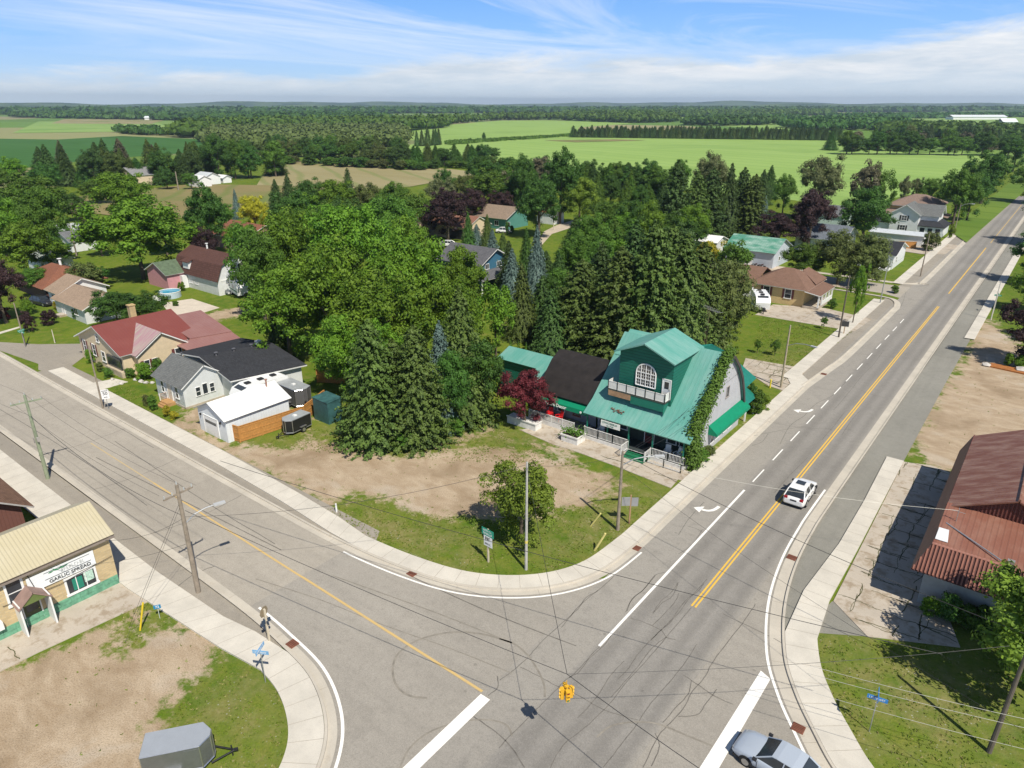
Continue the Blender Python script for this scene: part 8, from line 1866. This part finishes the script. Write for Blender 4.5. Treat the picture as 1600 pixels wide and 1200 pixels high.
post_sign('blue street number tag on a thin post in the grass before the cream shop', 250, 966, [('panel', -.22, .22, .85, 1.15, plain('sign_blue', (0.02, 0.22, 0.42), .5), [('72', .24, 0, 1.0, SW_)])], 1.1, R(60), plain('thin_post', (0.6, 0.65, 0.6), .5), pr=.02, name='number_sign')
t = post_sign('brown-backed octagonal stop sign with blue tabs on a wooden post at the left kerb', 421, 1003, [], 2.6, R(0), plain('post_tan', (0.55, 0.48, 0.36), .8), wood=True, name='stop_sign')
m = MB(); m.disc((-.10, 0, 2.35), (1, .35, 0), .38, .03, 8); m.build('octagon', plain('sign_back_brown', (0.25, 0.20, 0.13), .6), t); m = MB(); m.box(-.05, .05, -.3, .3, 1.55, 1.8); m.box(-.3, .3, -.03, .03, 1.50, 1.7); m.build('tab', plain('dark_tab', (0.03, 0.05, 0.08), .5), t)
def street_sign(label, u, v, h, rz, col, name='street_name_sign'):
    x, y = G(u, v); t = thing(name, label, 'sign', (x, y, 0), rz); m = MB(); m.tube([(0, 0, 0), (0, 0, h)], .03, 6); m.build('post', STEEL, t)
    m = MB(); m.box(-.5, .5, -.015, .015, h - .05, h + .2); b_ = m.build('name_blade', col, t); strokes(b_, SW_, face_matrix((1, 0, 0), (0, 0, 1), (0, -.018, h + .075)), .8, .13, 9, 5)
    m = MB(); m.box(-.015, .015, -.5, .5, h + .21, h + .46); b_ = m.build('name_blade', col, t); strokes(b_, SW_, face_matrix((0, 1, 0), (0, 0, 1), (.018, 0, h + .335)), .8, .13, 8, 6); return t
SBL = plain('street_blue', (0.04, 0.22, 0.55), .45)
street_sign('blue street name sign on a thin pole at the lower right lawn', 1358, 1143, 2.3, R(10), SBL); street_sign('pale blue street name blades crossed on a white pole by the left stop sign', 415, 1066, 2.2, R(30), plain('pale_street_blue', (0.20, 0.42, 0.68), .45))
street_sign('green street name sign at the far left lawn corner', 40, 543, 2.2, R(20), SG); street_sign('teal street name sign on the right verge near the white pole', 1552, 490, 3.0, R(10), SG)
post_sign('small dark sign board on posts at the side lawn edge', 1318, 522, [('panel', -.5, .5, 1.2, 2.0, plain('dark_board', (0.05, 0.05, 0.05), .6), None)], 2.0, R(15), plain('post_brown', (0.35, 0.22, 0.12), .8), wood=True)
def stake(label, u, v, top, r=.07, c=(0.62, 0.55, 0.20), group=None):
    x, y = G(u, v); m = MB(); m.tube([(0, 0, 0), top], r, 8); o = m.build('marker_post', plain('yellow_guard' + str(c), c, .6), loc=(x, y, 0)); tag(o, label, 'marker post', group)
stake('pale yellow guy-wire guard leaning right on the corner lawn, front one', 929, 860, (.75, .2, 1.75), .09); stake('pale yellow guy-wire guard leaning right on the corner lawn, back one', 923, 822, (.75, .2, 1.4), .07)
stake('bright yellow guy-wire guard standing in the grass before the cream shop', 219, 985, (.15, .5, 2.0), .06, (0.70, 0.52, 0.03)); stake('short white marker post in the grass by the sidewalk', 526, 800, (0, 0, .8), .08, (0.8, 0.8, 0.78)); stake('yellow gas marker in the grass behind the shop', 1203, 606, (.0, .0, 1.1), .1, (0.75, 0.6, 0.05))
# pieces by the right garden bed
x, y = G(1545, 573); bd = MB(); bd.obox((0, 0), R(-8), 5.0, 1.6, 0, .18); o = bd.build('flower_bed', plain('orange_mulch', (0.34, 0.13, 0.035), .95, .3, 4), loc=(x + 2.5, y + .3, 0)); tag(o, 'orange mulched flower bed with stones by the right gravel lot', 'flower bed')
def rock(label, u, v, s, group=None):
    x, y = G(u, v); iv_, fi_ = ico(); rs = np.random.RandomState(int(u * 3)); V_ = iv_ * (1 + .2 * rs.normal(size=(12, 1))) * np.array([s, s * .8, s * .6]) + np.array([0, 0, s * .3])
    m = MB(); m.mesh([tuple(p) for p in V_], [tuple(f_) for f_ in fi_]); o = m.build('boulder', plain('pale_rock', (0.52, 0.49, 0.45), .9, .2), loc=(x, y, 0)); tag(o, label, 'rock', group)
rock('white boulder at the end of the orange mulched flower bed', 1541, 572, .55)
rock('dark boulder at the right edge beside the flower bed', 1596, 580, .8)
for k, (u, v) in enumerate(((212, 594), (220, 597), (228, 599), (238, 599), (196, 588), (176, 594), (190, 600))): rock('pale garden stone in the bed before the red-roofed house', u, v, .35, 'garden stones before the red-roofed house')
rg5 = random.Random(9)
for k in range(26):
    u = rg5.uniform(560, 690); v = 697 - (u - 560) * .05 + rg5.uniform(-6, 6); rock('rubble stone lying at the foot of the dark pines', u, v, rg5.uniform(.12, .28), 'rubble stones at the foot of the dark pines')
rp = MB(); a, b = G(597, 663), G(620, 673); rp.tube([(0, 0, .25), (b[0] - a[0], b[1] - a[1], .12)], .08, 6); tag(rp.build('white_pipe', WHITE, loc=(*a, 0)), 'white pipe lying under the dark pines', 'pipe')
# picnic furniture by the porch of the yellow brick house is omitted where hidden
# ---- air -------------------------------------------------------------------------------------------------------------
hz = MB(); hz.box(-7000, 4000, -800, 9800, -3, 110)
t = NT('haze_air'); v = t.node('ShaderNodeVolumePrincipled'); v.inputs['Color'].default_value = (0.72, 0.86, 1.0, 1); v.inputs['Density'].default_value = HAZE; v.inputs['Anisotropy'].default_value = 0.3
o_ = t.node('ShaderNodeOutputMaterial'); t.l.new(v.outputs[0], o_.inputs['Volume'])
if HAZE > 0: tag(hz.build('haze', t.m), kind='stuff')
for o in list(bpy.data.objects):
    if o.name.startswith('tmp') and not o.users_collection: bpy.data.objects.remove(o)
